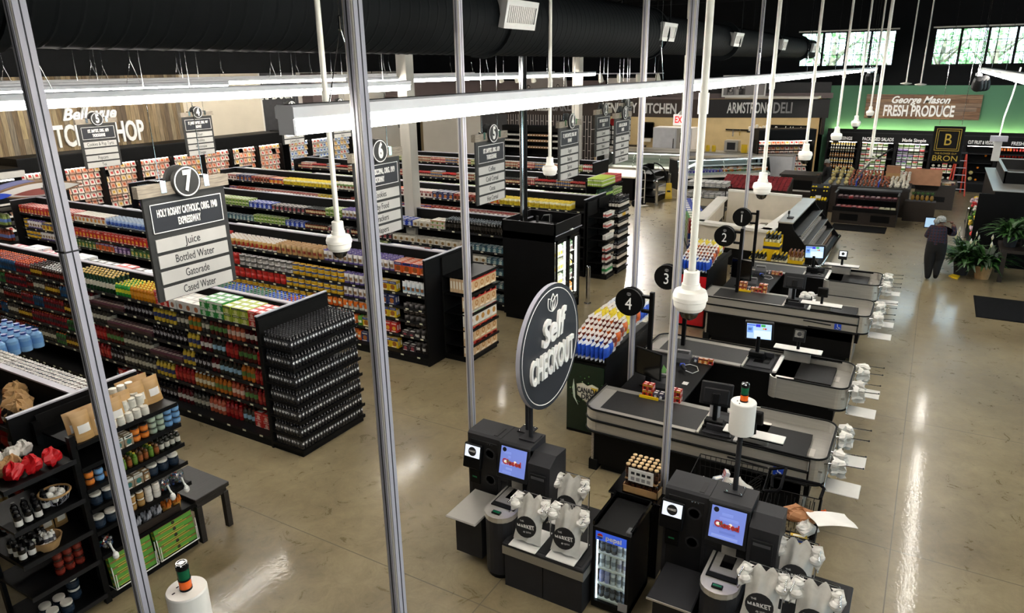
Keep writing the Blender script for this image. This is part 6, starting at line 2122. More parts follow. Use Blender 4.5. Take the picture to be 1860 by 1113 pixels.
SCY = {'left': 3.5, 'right': 1.1}
for nm, y in SCY.items():
    self_checkout('dark grey self-checkout machine, %s one' % ('left' if nm == 'left' else 'right') + (', under the round sign' if nm == 'left' else ', under the white drum lamp'), y, nm)
    for j, (u, v) in enumerate(((.12, -.36), (.14, -.8), (.68, -.56))):
        t = thing('bag_stack', 'stack of white market bags on a wire rack, %s one beside the %s self-checkout' % (['left front', 'right front', 'rear'][j], nm), 'plastic bags', (5.62 + u, y + v, .565), 0, 'white bag stacks at the self-checkouts')
        t.scale = (1.2, 1.25, 1.12)
        f = MB()
        for s in (-1, 1):
            f.tube([(.1, s * .13, 0), (.1, s * .13, .42), (-.02, s * .15, .44), (-.14, s * .16, .43)], .007, 5, 'chrome'); f.tube([(.1, s * .13, .3), (-.12, s * .16, .31)], .006, 5, 'chrome')
        f.cyl((.1, -.13, .42), (.1, .13, .42), .007, n=5, m='chrome')
        obj('rack', f, t)
        obj('board', MB().box(-.2, .14, -.13, .13, 0, .012, 'white', None, None, .004), t)
        bm = MB()
        nu, nv = 14, 12
        for side in (-1, 1):
            vs, fs = [], []
            for jj in range(nv + 1):
                v_ = jj / nv
                for ii in range(nu + 1):
                    u_ = ii / nu - .5
                    wd = .27 * (1 - .12 * math.sin(PI * v_)) + .03 * (v_ > .85)
                    zz = .03 + v_ * .4 + (.05 * abs(math.sin(u_ * 9)) - .04) * max(0, v_ - .7) / .3 + .02 * math.cos(u_ * 5)
                    xx = -.1 + .13 * v_ + side * .035 * math.cos(PI * u_) * (1 - .3 * v_) + .014 * math.sin(u_ * 17 + v_ * 4) * (1 if v_ > .55 else .3) + ru(-.004, .004) * (2 if v_ > .7 else 1)
                    vs.append((xx, u_ * wd, zz))
            for jj in range(nv):
                for ii in range(nu):
                    a = jj * (nu + 1) + ii
                    fs.append((a + 1, a, a + nu + 1, a + nu + 2) if side < 0 else (a, a + 1, a + nu + 2, a + nu + 1))
            bm.add(vs, fs, 'bagwhite', None, None, True)
        obj('bag', bm, t)
        for s in (-1, 1):
            tu = MB()
            for q_ in range(4):
                tu.add([(-.04 + .03 * q_, s * .08, .34 + .03 * q_), (-.09 + .02 * q_, s * (.16 + .01 * q_), .3 + .035 * q_), (-.02 + .02 * q_, s * (.19 - .01 * q_), .38 + .025 * q_), (.05, s * .12, .44), (-.01, s * .1, .4 + .02 * q_)], [(0, 1, 2), (0, 2, 4), (2, 3, 4)], 'bagwhite')
            for q_ in range(3):
                tu.ball((-.06 + .03 * q_, s * (.13 + .02 * (q_ % 2)), .37 + .025 * q_), .045, 8, 5, 'bagwhite', None, None, .8)
            obj('bag_handles', tu, t)
        lg = MB()
        C0 = Vector((-.092, 0, .19))
        T = Matrix.Translation(C0) @ Matrix.Rotation(math.radians(18), 4, 'Y')
        n_ = 20
        pts = [T @ Vector((-.012 - .012 * math.cos(i * 0), .1 * math.cos(2 * PI * i / n_), .1 * math.sin(2 * PI * i / n_))) for i in range(n_)]
        lg.add([tuple(p) for p in pts], [tuple(range(n_))], 'letterblack')
        lo_ = obj('round_logo', lg, t)
        mk = text('MARKET', .062, lo_, tuple(T @ Vector((-.027, 0, .0))), w=.165, ext=.0005, off=.002, tilt=.16)
        mk2 = text('THE', .026, lo_, tuple(T @ Vector((-.027, .045, .045))), sx=.8, ext=.0005, tilt=.16)
        mk3 = text('@ 25TH', .024, lo_, tuple(T @ Vector((-.027, -.02, -.045))), sx=.9, ext=.0005, tilt=.16)


def lamp_post(x, y, z0, zs, label, full=True):
    t = thing('status_lamp', label, 'lamp', (x, y, z0), 0, 'white drum lamps with coloured beacons')
    h = zs - z0
    p = MB()
    p.box(-.09, .09, -.09, .09, 0, .012, 'charcoal'); p.cyl((0, 0, .012), (0, 0, h + .02), .026, n=12, m='charcoal')
    for a in (-.07, .07):
        for b_ in (-.07, .07):
            p.ball((a, b_, .012), .011, 6, 4, 'chrome')
    obj('post', p, t)
    obj('drum', MB().lathe([(0, h), (.115, h), (.12, h + .01), (.12, h + .32), (.115, h + .33), (0, h + .33)], (0, 0, 0), 32, 'lampshade'), t)
    b = MB()
    b.box(-.03, -.012, .05, .06, h + .33, h + .331, 'black'); b.box(-.08, -.06, .02, .03, h + .33, h + .331, 'black')
    b.lathe([(.03, h + .33), (.038, h + .33), (.038, h + .345)], (0, 0, 0), 16, 'black')
    obj('base_ring', b, t)
    obj('orange_beacon', MB().lathe([(.036, h + .34), (.037, h + .4), (0, h + .4)], (0, 0, 0), 18, 'lamporange'), t)
    obj('green_beacon', MB().lathe([(.0385, h + .4), (.0385, h + .412), (.036, h + .412), (.037, h + .48), (0, h + .48)], (0, 0, 0), 18, ['black', 'black', 'lampgreen', 'lampgreen']), t)
    obj('beacon_cap', MB().lathe([(.039, h + .48), (.039, h + .51), (.034, h + .52), (0, h + .52)], (0, 0, 0), 18, ['black', 'chrome', 'blackgloss']).lathe([(.02, h + .521), (.024, h + .523), (.028, h + .521)], (0, 0, 0), 14, 'chrome'), t)


lamp_post(6.42, 1.2, 1.38, 2.03, 'white drum lamp with green and orange beacon on the right self-checkout')
lamp_post(2.1, 3.58, 0, 2.06, 'white drum lamp with green and orange beacon at the bottom edge, left')
lamp_post(6.52, 3.62, 1.38, 2.03, 'white drum lamp mostly hidden behind the round self checkout sign')

t = thing('round_sign', 'large round dark sign reading Self CHECKOUT on a thin post', 'sign', (6.38, 3.5, 0))
d = MB()
RT = Matrix.Translation((.25, -.1, 2.44)) @ Matrix.Rotation(PI / 2, 4, 'X')
d.lathe([(0, -.02), (.72, -.02), (.72, .03), (0, .03)], (0, 0, 0), 56, ['greyplastic', 'alu2', 'signnavy'], None, RT)
d.lathe([(.675, .031), (.67, .035), (.664, .031)], (0, 0, 0), 56, 'letterwhite', None, RT)
dd_ = obj('disc', d, t)
obj('post', MB().cyl((0, 0, 1.385), (0, 0, 2.9), .026, n=12, m='charcoal').box(-.1, .1, -.1, .1, 1.38, 1.395, 'charcoal'), t)
text('Self', .4, dd_, (.24, -.145, 2.64), '-y', w=.6, ext=.016, off=.012, shear=.3, tilt=.1)
text('CHECKOUT', .4, dd_, (.26, -.145, 2.26), '-y', w=1.04, ext=.016, off=.01)
lf = MB()
for a in (-.55, .05, .6):
    T = Matrix.Translation((.25, -.145, 2.86)) @ Matrix.Rotation(a, 4, 'Y')
    pts = [(.055 * math.sin(PI * i / 10), 0, .2 * i / 10) for i in range(11)] + [(-.055 * math.sin(PI * i / 10), 0, .2 * i / 10) for i in range(10, -1, -1)]
    lf.tube([T @ Vector(p) for p in pts], .006, 4, 'letterwhite')
obj('leaf_emblem', lf, dd_)

# small lit drinks fridge and the black cabinet behind it
t = thing('mini_fridge', 'small black fridge with lit glass door and pepsi header', 'refrigerator', (5.69, 2.21, 0), 0.)
b = MB()
b.box(.03, .62, -.2, -.17, 0, 1.0, 'black'); b.box(.03, .62, .17, .2, 0, 1.0, 'black'); b.box(.59, .62, -.2, .2, 0, 1.0, 'meatlight'); b.box(.03, .62, -.2, .2, .97, 1.0, 'black'); b.box(.03, .62, -.2, .2, .0, .09, 'black')
obj('body', b, t)
r = MB()
for a in ((.62, .64, -.21, .21), (.02, .64, -.21, -.19), (.02, .64, .19, .21)):
    r.box(a[0], a[1], a[2], a[3], 1.0, 1.05, 'blackgloss')
r.box(.0, .1, -.21, -.15, .99, 1.05, 'greyplastic', None, None, .01)
obj('top_rim', r, t)
dr = MB()
for a in ((-.2, .2, .02, .1), (-.2, .2, .96, 1.0), (-.2, -.165, .1, .96), (.165, .2, .1, .96)):
    dr.box(-.0, .03, a[0], a[1], a[2], a[3], 'black')
d = obj('door', dr, t)
obj('door_glass', MB().box(.012, .016, -.165, .165, .1, .96, 'glass'), d)
hd = MB()
hd.box(-.004, .01, -.165, .165, .86, .96, 'screen', '2a4ab0')
hh = obj('header', hd, d)
text('pepsi', .075, hh, (-.008, -.03, .91), w=.17, ext=.001, off=.002)
gl = MB()
gl.disc((-.008, .115, .912), .032, 16, (-1, 0, 0), 'letterwhite'); gl.prism([(.115 + .03 * math.cos(a), .916 + .027 * math.sin(a)) for a in [i * PI / 8 for i in range(9)]], -.0105, -.009, 'x', 'red'); gl.prism([(.115 + .03 * math.cos(a), .906 + .027 * math.sin(a)) for a in [-i * PI / 8 for i in range(9)]], -.0105, -.009, 'x', 'blue')
obj('globe_logo', gl, hh)
nt_ = obj('notice', MB().box(-.005, .0, -.2, -.1, .08, .18, 'lettergrey'), d)
obj('light_strip', MB().box(.035, .05, -.168, -.155, .1, .86, 'stripblue').box(.035, .05, .155, .168, .1, .86, 'stripblue').box(.04, .06, -.16, .16, .84, .86, 'stripblue'), t)
for z in (.1, .29, .48, .67):
    s = MB()
    s.box(.05, .57, -.165, .165, z - .006, z, 'letterwhite'); s.box(.045, .05, -.165, .165, z - .008, z + .012, 'letterwhite')
    obj('shelf', s, t)
bt('pw', 'white drink bottle with grey label', 'd8dae0', '8a8e98', 'c8ccd4', .028, .17, 'chilled_bottle')
bt('pp', 'white drink bottle with purple cap', 'd8d6dc', '8a86a0', '5a3a8a', .028, .17, 'chilled_bottle')
bt('pv', 'lilac drink bottle with white cap', '9a9ac8', 'a8a4cc', 'dcdce4', .028, .17, 'chilled_bottle')
bt('pd', 'dark can-shaped chilled drink', '3a3e4a', '5a6478', '9aa4b4', .029, .15, 'chilled_bottle', neck=.7)
for i, z in enumerate((.1, .29, .48, .67)):
    for c in range(5):
        for rr in range(2):
            k = [['pd'] * 5, ['pv', 'pv', 'pw', 'pw', 'pw'], ['pw', 'pw', 'pw', 'pp', 'pp'], ['pd', 'pd', 'pd', 'pw', 'pw']][i][c]
            v = Vector((.1 + rr * .07, .128 - c * .064, 0))
            ITEMS.append((k, 5.69 + v.x, 2.21 + v.y, z + .001, -PI / 2, 0, ['bottom', 'third', 'second', 'top'][i] + ' shelf of the small lit fridge'))
t = thing('display_cabinet', 'low black cabinet behind the small lit fridge, carrying coffee bottles', 'cabinet', (6.42, 1.96, 0))
c = MB()
c.box(0, .5, 0, .56, 0, .94, 'black', None, None, .006); c.box(-.02, .52, -.02, .58, .94, .97, 'blackgloss', None, None, .006)
obj('body', c, t)
obj('front_strip', MB().box(-.006, 0, .08, .44, .85, .9, 'greyplastic'), t)
t = thing('bottle_carrier', 'carton carrier of gold-capped coffee bottles with a white price card on the low black cabinet', 'crate', (6.6, 2.2, .97), 0)
cr = MB()
cr.box(-.14, .16, -.2, .2, 0, .012, 'kraft')
for a in ((-.14, -.13, -.2, .2, 0, .09), (.15, .16, -.2, .2, 0, .2), (-.14, .16, -.2, -.19, 0, .09), (-.14, .16, .19, .2, 0, .09)):
    cr.box(*a, 'kraft')
cr.box(-.13, .15, -.18, .18, .165, .175, 'kraft')
obj('tray', cr, t)
cd_ = MB()
cd_.box(-.16, -.155, -.15, .13, .17, .33, 'white')
for q_ in range(4):
    cd_.box(-.163, -.16, .06 - q_ * .06, .1 - q_ * .06, .19, .23, 'lettergrey'); cd_.box(-.163, -.16, .06 - q_ * .06, .1 - q_ * .06, .26, .29, 'letterblack')
obj('price_card', cd_, t)
bt('coff', 'brown coffee bottle with gold cap', '2a160c', '4a2a18', 'd8b888', .026, .16, 'coffee_bottle', neck=.75)
for lv in range(2):
    for c in range(6):
        for rr in range(4):
            ITEMS.append(('coff', 6.51 + rr * .07, 2.04 + c * .064, .983 + lv * .165, 0, 0, ['lower', 'upper'][lv] + ' layer of the carrier on the low black cabinet'))


# shopping carts with groceries
def cart(loc, rz, label):
    t = thing('shopping_cart', label, 'shopping cart', loc, rz, 'shopping carts')
    w = MB()
    L, Wt, Wb = .8, .27, .2
    n = 13
    for s in (-1, 1):
        for i in range(n + 1):
            x = -.4 + L * i / n
            w.cyl((x * .92, s * Wb, .5), (x, s * Wt, .92), .004, n=4, m='black', caps=False)
        for z, f in ((.5, 0), (.64, .33), (.78, .66), (.92, 1)):
            yy = Wb + (Wt - Wb) * f
            w.cyl((-.37 - .03 * f, s * yy, z), (.37 + .03 * f, s * yy, z), .006 if f == 1 else .004, n=5, m='black', caps=False)
    for x, f in ((-.37, -1), (.37, 1)):
        for i in range(8):
            a = -1 + 2 * i / 7
            w.cyl((x, a * Wb, .5), (x + .03 * f, a * Wt, .92), .004, n=4, m='black', caps=False)
        w.cyl((x + .03 * f, -Wt, .92), (x + .03 * f, Wt, .92), .006, n=5, m='black')
    for i in range(9):
        y = -Wb + 2 * Wb * i / 8
        w.cyl((-.37, y, .5), (.37, y, .5), .004, n=4, m='black', caps=False)
    obj('basket', w, t)
    f = MB()
    for s in (-1, 1):
        f.tube([(-.42, s * .26, .95), (-.36, s * .24, .5), (-.3, s * .24, .2), (.4, s * .18, .16)], .013, 6, 'black')
    f.tube([(-.4, .25, .93), (-.55, .27, .98), (-.58, .22, 1.0), (-.58, -.22, 1.0), (-.55, -.27, .98), (-.4, -.25, .93)], .018, 7, 'rubber')
    f.cyl((-.36, -.24, .45), (-.36, .24, .45), .012, n=6, m='black')
    obj('frame', f, t)
    st = MB()
    st.tube([(-.36, -.2, .9), (-.2, -.2, .72), (-.2, .2, .72), (-.36, .2, .9)], .007, 5, 'black')
    for i in range(5):
        st.cyl((-.36, -.16 + i * .08, .9), (-.2, -.16 + i * .08, .72), .004, n=4, m='black')
    obj('child_seat', st, t)
    for x in (-.3, .38):
        for s in (-1, 1):
            obj('caster', MB().cyl((x, s * .2 - .015, .06), (x, s * .2 + .015, .06), .06, n=14, m='rubber').box(x - .02, x + .02, s * .2 - .02, s * .2 + .02, .06, .18, 'alu2'), t)
    return t


cart((7.5, 1.48, 0), PI / 2 + .05, 'black wire shopping cart with white bags beside the nearest checkout')
cart((7.0, .72, 0), PI / 2 + 1.62, 'black wire shopping cart with bread and paper behind the right bag stacks')


def crumple(name, loc, r, m, label, cat, sq=.6, group=None, seed=1, n=12, k=8, col=None):
    random.seed(seed)
    b = MB()
    ph = [ru(0, 6) for _ in range(6)]
    vs, fs = [], []
    for j in range(k + 1):
        th = PI * j / k
        for i in range(n):
            a = 2 * PI * i / n
            q_ = r * (1 + .18 * math.sin(3 * a + ph[0] + 2 * th) + .12 * math.sin(5 * a + ph[1] - 3 * th) + ru(-.05, .05))
            vs.append((q_ * math.sin(th) * math.cos(a), q_ * math.sin(th) * math.sin(a), -q_ * sq * math.cos(th)))
    for j in range(k):
        for i in range(n):
            fs.append((j * n + i, j * n + (i + 1) % n, (j + 1) * n + (i + 1) % n, (j + 1) * n + i))
    b.add(vs, fs, m, col, None, False)
    o = tag(obj(name, b), label, cat, group)
    o.location = loc
    return o


crumple('grocery_bag', (7.52, 1.38, .66), .19, 'bagwhite', 'white grocery bag in the cart beside the nearest checkout', 'plastic bag', .8, None, 3)
crumple('grocery_bag', (7.45, 1.72, .62), .17, 'bagwhite', 'low white grocery bag at the front of the cart beside the nearest checkout', 'plastic bag', .7, None, 4)
for k, (x, y, z, c1, c2, lb) in enumerate([(7.62, 1.58, .82, 'c8ccd4', 'b83a4a', 'pale box with red print on the bags in the cart beside the nearest checkout'), (7.52, 1.66, .8, 'b8c0cc', '8a8e98', 'pale grey box on the bags in the cart beside the nearest checkout')]):
    o = tag(obj('grocery_box', g_box(.12, .05, .18, c1, c2, c2)), lb, 'box')
    o.location = (x, y, z - .16); o.rotation_euler = (.3, .1, .4 - k)
o = crumple('bread_bag', (7.08, .62, .88), .15, 'pkm', 'clear bag of brown bread rolls in the cart behind the bag stacks', 'bread', .55, None, 8, col='a8744a')
o.scale = (.8, 1.3, 1)
crumple('bread_bag', (6.93, .55, .84), .1, 'bagwhite', 'small pale bread bag beside the brown rolls in the cart', 'bread', .7, None, 9)
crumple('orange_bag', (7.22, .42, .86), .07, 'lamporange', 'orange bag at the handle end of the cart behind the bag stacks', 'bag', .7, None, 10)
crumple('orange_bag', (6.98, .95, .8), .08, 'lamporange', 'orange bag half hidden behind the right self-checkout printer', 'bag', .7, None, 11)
o = tag(obj('noodle_box', g_box(.16, .06, .2, 'c8a83a', '24408c', 'd8c88a')), 'yellow and blue box standing in the cart behind the bag stacks', 'box')
o.location = (6.82, .6, .6); o.rotation_euler = (0, 0, -1.4)
o = tag(obj('red_carton', g_box(.1, .07, .16, 'b01c22', 'c83a3a', 'e0d0c8')), 'red carton in the cart beside the right self-checkout', 'box')
o.location = (6.86, .82, .6); o.rotation_euler = (.1, 0, -1.)
pp = MB()
vs = [(-.16 + .32 * i / 6, -.2 + .4 * j / 6, .008 * math.sin(i) + .02 * math.sin(j * .5)) for j in range(7) for i in range(7)]
pp.add(vs + [(x, y, z - .004) for x, y, z in vs], [(j * 7 + i, j * 7 + i + 1, j * 7 + i + 8, j * 7 + i + 7) for j in range(6) for i in range(6)] + [(49 + j * 7 + i + 1, 49 + j * 7 + i, 49 + j * 7 + i + 7, 49 + j * 7 + i + 8) for j in range(6) for i in range(6)], 'white')
o = tag(obj('paper_sheet', pp), 'white sheet of paper lying over the cart handle behind the bag stacks', 'paper')
o.location = (7.0, .33, .97); o.rotation_euler = (.05, .15, .5)
random.seed(11)


# ---------------------------------------------------------------- gift and bath end display, lower left
ZG = [.12, .56, .86, 1.13, 1.37, 1.62, 1.88]
end_display('black end display of bath and gift jars at the lower left', 3.25, 4.37, 6.95, .72, ZG)
obj_ = thing('display_tower', 'dark narrow tower of baskets, bags and dark bottles left of the bath end display', 'store shelving', (2.55, 6.95, 0))
m = MB()
m.box(.64, .7, 0, .06, 0, 2.0, 'black'); m.box(.64, .7, .64, .7, 0, 2.0, 'black'); m.box(.0, .04, .64, .7, 0, 1.95, 'black')
obj('upright', m, obj_)
for z in (.12, .55, .92, 1.3, 1.75):
    obj('shelf', MB().box(0, .66, 0, .7, z - .03, z, 'black').box(-.01, .66, -.015, 0, z - .035, z + .015, 'charcoal2'), obj_)
sku('kraftp', 'kraft_pouch', 'kraft pouch with label', g_bag(.19, .07, .3, 'b08a56', 'b08a56', 'dcd8d2', 'a8824e', lean=.05), .17, .07, .3)
sku('kraftd', 'kraft_pouch', 'small tan pouch with white label', g_bag(.13, .05, .22, '8a6a3c', '8a6a3c', 'c8c2b4', '7a5c34'), .13, .05, .22)
sku('wjar', 'bath_jar', 'white jar with black print', g_jar(.042, .1, 'd6d2c6', 'd8d4c8', 'c9c5b8', 12), .09, .09, .1)
sku('ojar', 'bath_jar', 'orange jar with black lid', g_jar(.045, .08, 'b8642a', '16140f', 'd07a2a', 12), .096, .096, .08)
sku('gjar', 'bath_jar', 'grey-green jar with dark lid', g_jar(.042, .07, '8a9a88', '22241f', '9aa894', 12), .09, .09, .07)
sku('bjar', 'bath_jar', 'blue jar with dark lid', g_jar(.044, .075, '5a82aa', '16181f', '6a94bc', 12), .094, .094, .075)
bx('soap', 'soap_bar', 'tan soap block with teal label', .1, .05, .13, '8a7a62', 'c8ccc4', '2f6a66')
bx('soapd', 'soap_box', 'tan printed soap box', .07, .07, .12, '8a6a44', '3a2a1a', 'd8d0b8')
bt('oil', 'small green bottle with yellow cap', '4a6a22', '5c7a2a', 'c8b03a', .026, .14, 'oil_bottle', band=(.15, .6))
bt('oilb', 'small brown bottle with black cap', '5a3a1c', '8a4a22', '1a1a14', .026, .14, 'oil_bottle', band=(.15, .6))
bt('oilw', 'dark tin bottle with pale label', '23251f', 'b8b4a8', '1a1a16', .028, .15, 'oil_bottle', band=(.2, .6))
sku('navy', 'navy_tub', 'navy tub with white lid', g_jar(.06, .13, '18222e', 'd6d2c8', '1c2a3a', 14), .125, .125, .13)
sku('tint', 'tea_tin', 'tan tin with white lid', g_jar(.04, .09, '9a7440', 'd6d0c2', 'a8844e', 12), .09, .09, .09)
sku('tinw', 'tea_tin', 'white tin with white lid', g_jar(.04, .09, 'd0cac0', 'd8d2c6', 'd6d0c6', 12), .09, .09, .09)
bt('syr', 'black bottle with white label', '0c0c0e', 'd2cfc8', '141416', .035, .19, 'syrup_bottle2', band=(.2, .5))
SK['syr']['kind'] = 'dark_bottle'
sku('redj', 'sauce_jar', 'jar of dark red sauce with dark lid', g_jar(.045, .09, '5a1a12', '2a1a14', '7a2a1c'), .1, .1, .09, 3)
E7 = 'on the %s shelf of the bath end display'


def row(keys, z, x0, yf, wh, tilt=0., dy=.0):
    x = x0
    for k, stack, rows in keys:
        s = SK[k]
        for r in range(rows):
            for h in range(stack):
                ITEMS.append((k, x + s['w'] / 2, yf + s['d'] * (.6 + r), z + h * s['h'] + .001, ru(-.08, .08), tilt, wh))
        x += s['w'] + .006


row([('kraftp', 1, 1)] * 4, ZG[6], 3.27, 7.05, E7 % 'top'); row([('kraftp', 1, 1)] * 3, ZG[6], 3.3, 6.97, 'front row, ' + E7 % 'top')
for r in range(4):
    for c in range(5):
        for h in range((1, 2, 2, 3)[r]):
            ITEMS.append(('wjar', 3.66 + c * .092 + .02 * h, 7.0 + r * .094, ZG[6] + h * .101, ru(-1, 1), 0, 'stacked ' + E7 % 'top'))
row([('kraftp', 1, 1)] * 2, ZG[6], 4.02, 7.14, 'right end, ' + E7 % 'top'); row([('kraftp', 1, 1)] * 2, ZG[6], 3.98, 7.3, 'right rear, ' + E7 % 'top')
row([('soap', 1, 3), ('soap', 1, 3), ('ojar', 2, 1), ('ojar', 2, 1), ('gjar', 3, 1), ('gjar', 3, 1), ('bjar', 3, 1), ('bjar', 3, 1)], ZG[5], 3.62, 6.97, E7 % 'second')
row([('ojar', 2, 1), ('bjar', 2, 1), ('ojar', 1, 1)], ZG[4], 3.3, 7.0, 'left end, ' + E7 % 'third')
row([('oil', 1, 4), ('oilb', 1, 4), ('oil', 1, 4), ('oilb', 1, 4), ('oilb', 1, 4), ('oil', 1, 4), ('oilb', 1, 4), ('oilw', 1, 3), ('oilw', 1, 3), ('oilw', 1, 3), ('oilw', 1, 3)], ZG[4], 3.66, 6.97, E7 % 'third')
row([('navy', 1, 1), ('navy', 1, 1), ('soapd', 1, 2), ('soap', 1, 2), ('soap', 1, 2), ('soapd', 1, 2), ('navy', 1, 1), ('navy', 1, 1), ('navy', 1, 1)], ZG[3], 3.3, 6.97, E7 % 'fourth')
row([('navy', 1, 1), ('navy', 1, 1)], ZG[2], 3.28, 6.97, 'left end, ' + E7 % 'fifth')
row([('tint', 2, 1), ('tint', 2, 1), ('tinw', 2, 1), ('tinw', 2, 1)], ZG[2], 3.66, 6.97, E7 % 'fifth')
for k, (x, z, lb) in enumerate([(4.1, ZG[2], 'glass jar of blue sweets with scoop, left of its twin on the bath display'), (4.28, ZG[2] + .0, 'glass jar of blue sweets with scoop, at the right end of the bath display'), (3.36, ZG[1], 'glass jar of dark sweets with scoop, low at the left of the bath display')]):
    t = thing('sweet_jar', lb, 'jar', (x, 7.06, z), 0, 'sweet jars')
    obj('glass', MB().lathe([(0, 0), (.075, 0), (.085, .05), (.085, .13), (.07, .16), (.07, .165)], (0, 0, 0), 16, 'frost').lathe([(.06, .165), (.06, .19), (0, .2)], (0, 0, 0), 14, 'frost'), t)
    s = MB()
    for i in range(40):
        a, r_ = ru(0, 6.28), .07 * rnd() ** .5
        s.ball((r_ * math.cos(a), r_ * math.sin(a), ru(.015, .12)), .016, 5, 3, 'pk', random.choice(['2a4a8a', '3a6aa0', 'a83a2a', 'c8c4bc', '2a6a5a', '1c2a4a']))
    tag(obj('sweets', s, t), kind='stuff')
    sc_ = MB()
    sc_.tube([(0, -.09, .1), (.0, -.12, .04), (.01, -.13, -.0)], [.012, .01, .015], 6, 'letterwhite'); sc_.ball((.012, -.135, -.045), .034, 8, 5, 'letterwhite', None, None, 1.4)
    obj('scoop', sc_, t)
for k in range(5):
    x = 3.72 + k * .125
    og = k > 2
    t = thing('gift_pot', ('orange cellophane-wrapped pot' if og else 'grey cellophane-wrapped pot') + ', %s from left on the sixth shelf of the bath display' % ['first', 'second', 'third', 'fourth', 'fifth'][k], 'gift', (x, 7.06, ZG[1]), 0, 'gift pots')
    obj('pot', MB().lathe([(0, 0), (.04, 0), (.05, .09), (.052, .1), (0, .1)], (0, 0, 0), 12, 'pkm', 'b88a3a' if og else '55585c'), t)
    w = MB()
    for i in range(9):
        a = i * .7
        w.add([(.05 * math.cos(a), .05 * math.sin(a), .08), (.06 * math.cos(a + .7), .06 * math.sin(a + .7), .11), (.05 * math.cos(a + .4), .05 * math.sin(a + .4), .17 + .02 * (i % 2)), (.02 * math.cos(a), .02 * math.sin(a), .13)], [(0, 1, 2, 3)], 'pkg', 'c8702a' if og else 'a8a8b0')
    obj('cellophane', w, t)
t = tag(obj('wood_plank', MB().box(-.28, .28, -.01, .01, 0, .09, 'darkwood')), 'brown wood strip in front of the grey gift pots', 'board')
t.location = (3.93, 6.985, ZG[1] - .0)
for k in range(2):
    x0 = 3.3 + k * .53
    t = thing('wire_bin', 'white wire bin of green box rolls, %s one on the bath end display base' % ['left', 'right'][k], 'basket', (x0, 6.93, .1), 0, 'wire bins')
    w = MB()
    for a in ((0, .0), (.5, .0)):
        w.tube([(a[0], .0, .3), (a[0], -.02, .02), (a[0], .3, .02)], .006, 5, 'letterwhite')
    w.tube([(0, -.02, .02), (.5, -.02, .02)], .007, 5, 'letterwhite'); w.tube([(0.02, -.02, .2), (.02, -.02, .02)], .005, 5, 'letterwhite'); w.tube([(0.48, -.02, .2), (.48, -.02, .02)], .005, 5, 'letterwhite')
    obj('frame', w, t)
    if k == 0:
        sku('rolls', 'green_box', 'long green box with brown picture', g_box(.48, .07, .075, '5a9a3a', '8a6a3a', '2a2a1c', 'e0c84a'), .48, .07, .075)
    for h in range(5):
        ITEMS.append(('rolls', x0 + .25, 6.965 + .01 * h, .125 + h * .078, 0, -.12, 'in the %s wire bin of the bath end display' % ['left', 'right'][k]))
# tower contents
for r in range(3):
    for c in range(4):
        if r == 0 and c > 2:
            continue
        ITEMS.append(('syr', 2.62 + c * .09 + .03 * r, 7.0 + r * .09, 1.3, 0, 0, 'on the third shelf of the dark tower'))
        ITEMS.append(('syr', 2.6 + c * .085, 7.05 + r * .1, .92, 0, 0, 'on the fourth shelf of the dark tower'))
for k, (x, y, c, lb) in enumerate([(2.72, 7.1, 'red', 'left'), (2.88, 7.08, 'red', 'middle'), (3.05, 7.06, 'red', 'right')]):
    o = crumple('gift_bag', (x, y, 1.84), .085, 'red', 'red wrapped gift bag, %s of three on the dark tower' % lb, 'gift bag', .95, 'red gift bags', 20 + k)
    o.scale = (1, 1, 1.1)
for k, (x, y) in enumerate([(2.66, 7.25), (2.8, 7.28)]):
    crumple('gift_bag', (x, y, 1.84), .08, 'kraft', 'tan wrapped gift bag, %s of two behind the red bags' % ['left', 'right'][k], 'gift bag', .95, 'tan gift bags', 30 + k)
for k in range(4):
    crumple('white_bundle', (2.62 + k * .13, 7.45 + .04 * (k % 2), 1.84), .075, 'bagwhite', 'white cloth bundle, %s of four at the back of the dark tower' % ['first', 'second', 'third', 'fourth'][k], 'bundle', 1.0, 'white bundles', 40 + k)
for k, (x, y, z, lb) in enumerate([(3.02, 7.1, 1.3, 'round wire basket of white eggs on the dark tower'), (2.84, 7.08, .92, 'wicker basket of white bottles low on the dark tower')]):
    t = thing('basket', lb, 'basket', (x, y, z))
    b = MB()
    if k == 0:
        for i in range(16):
            a = 2 * PI * i / 16
            b.tube([(.04 * math.cos(a), .04 * math.sin(a), .005), (.11 * math.cos(a), .11 * math.sin(a), .06), (.14 * math.cos(a), .14 * math.sin(a), .14)], .003, 4, 'alu2')
        b.tube([(.14 * math.cos(a), .14 * math.sin(a), .145) for a in [2 * PI * i / 20 for i in range(20)]], .012, 6, 'kraft', None, True)
    else:
        b.lathe([(0, 0), (.1, 0), (.14, .1), (.145, .11), (.13, .11), (.09, .02), (0, .02)], (0, 0, 0), 16, 'kraft')
    obj('bowl', b, t)
    for i in range(9):
        e = obj('egg' if k == 0 else 'small_bottle', MB().ball((0, 0, 0), .035, 10, 6, 'whiteplastic', None, None, 1.25) if k == 0 else g_bottle(.025, .12, 'd6d2ca', '4a4a50', 'e0ddd6'))
        a = i * .7
        e.location = (x + .06 * math.cos(a), y + .06 * math.sin(a), z + (.1 + .02 * (i % 3) if k == 0 else .05))
        e.rotation_euler = (ru(-.5, .5), ru(-.5, .5), 0)
        tag(e, 'white egg in the wire basket on the dark tower' if k == 0 else 'small white bottle with dark label in the wicker basket on the dark tower', 'egg' if k == 0 else 'bottle', 'eggs in the wire basket' if k == 0 else 'bottles in the wicker basket')
row([('kraftd', 1, 1)] * 3, .92, 2.98 - .2, 7.3, 'beside the wicker basket on the dark tower')
for c in range(3):
    for h in range(3):
        ITEMS.append(('redj', 2.9 + c * .1, 7.1, .55 + h * .092, 0, 0, 'low on the dark tower'))
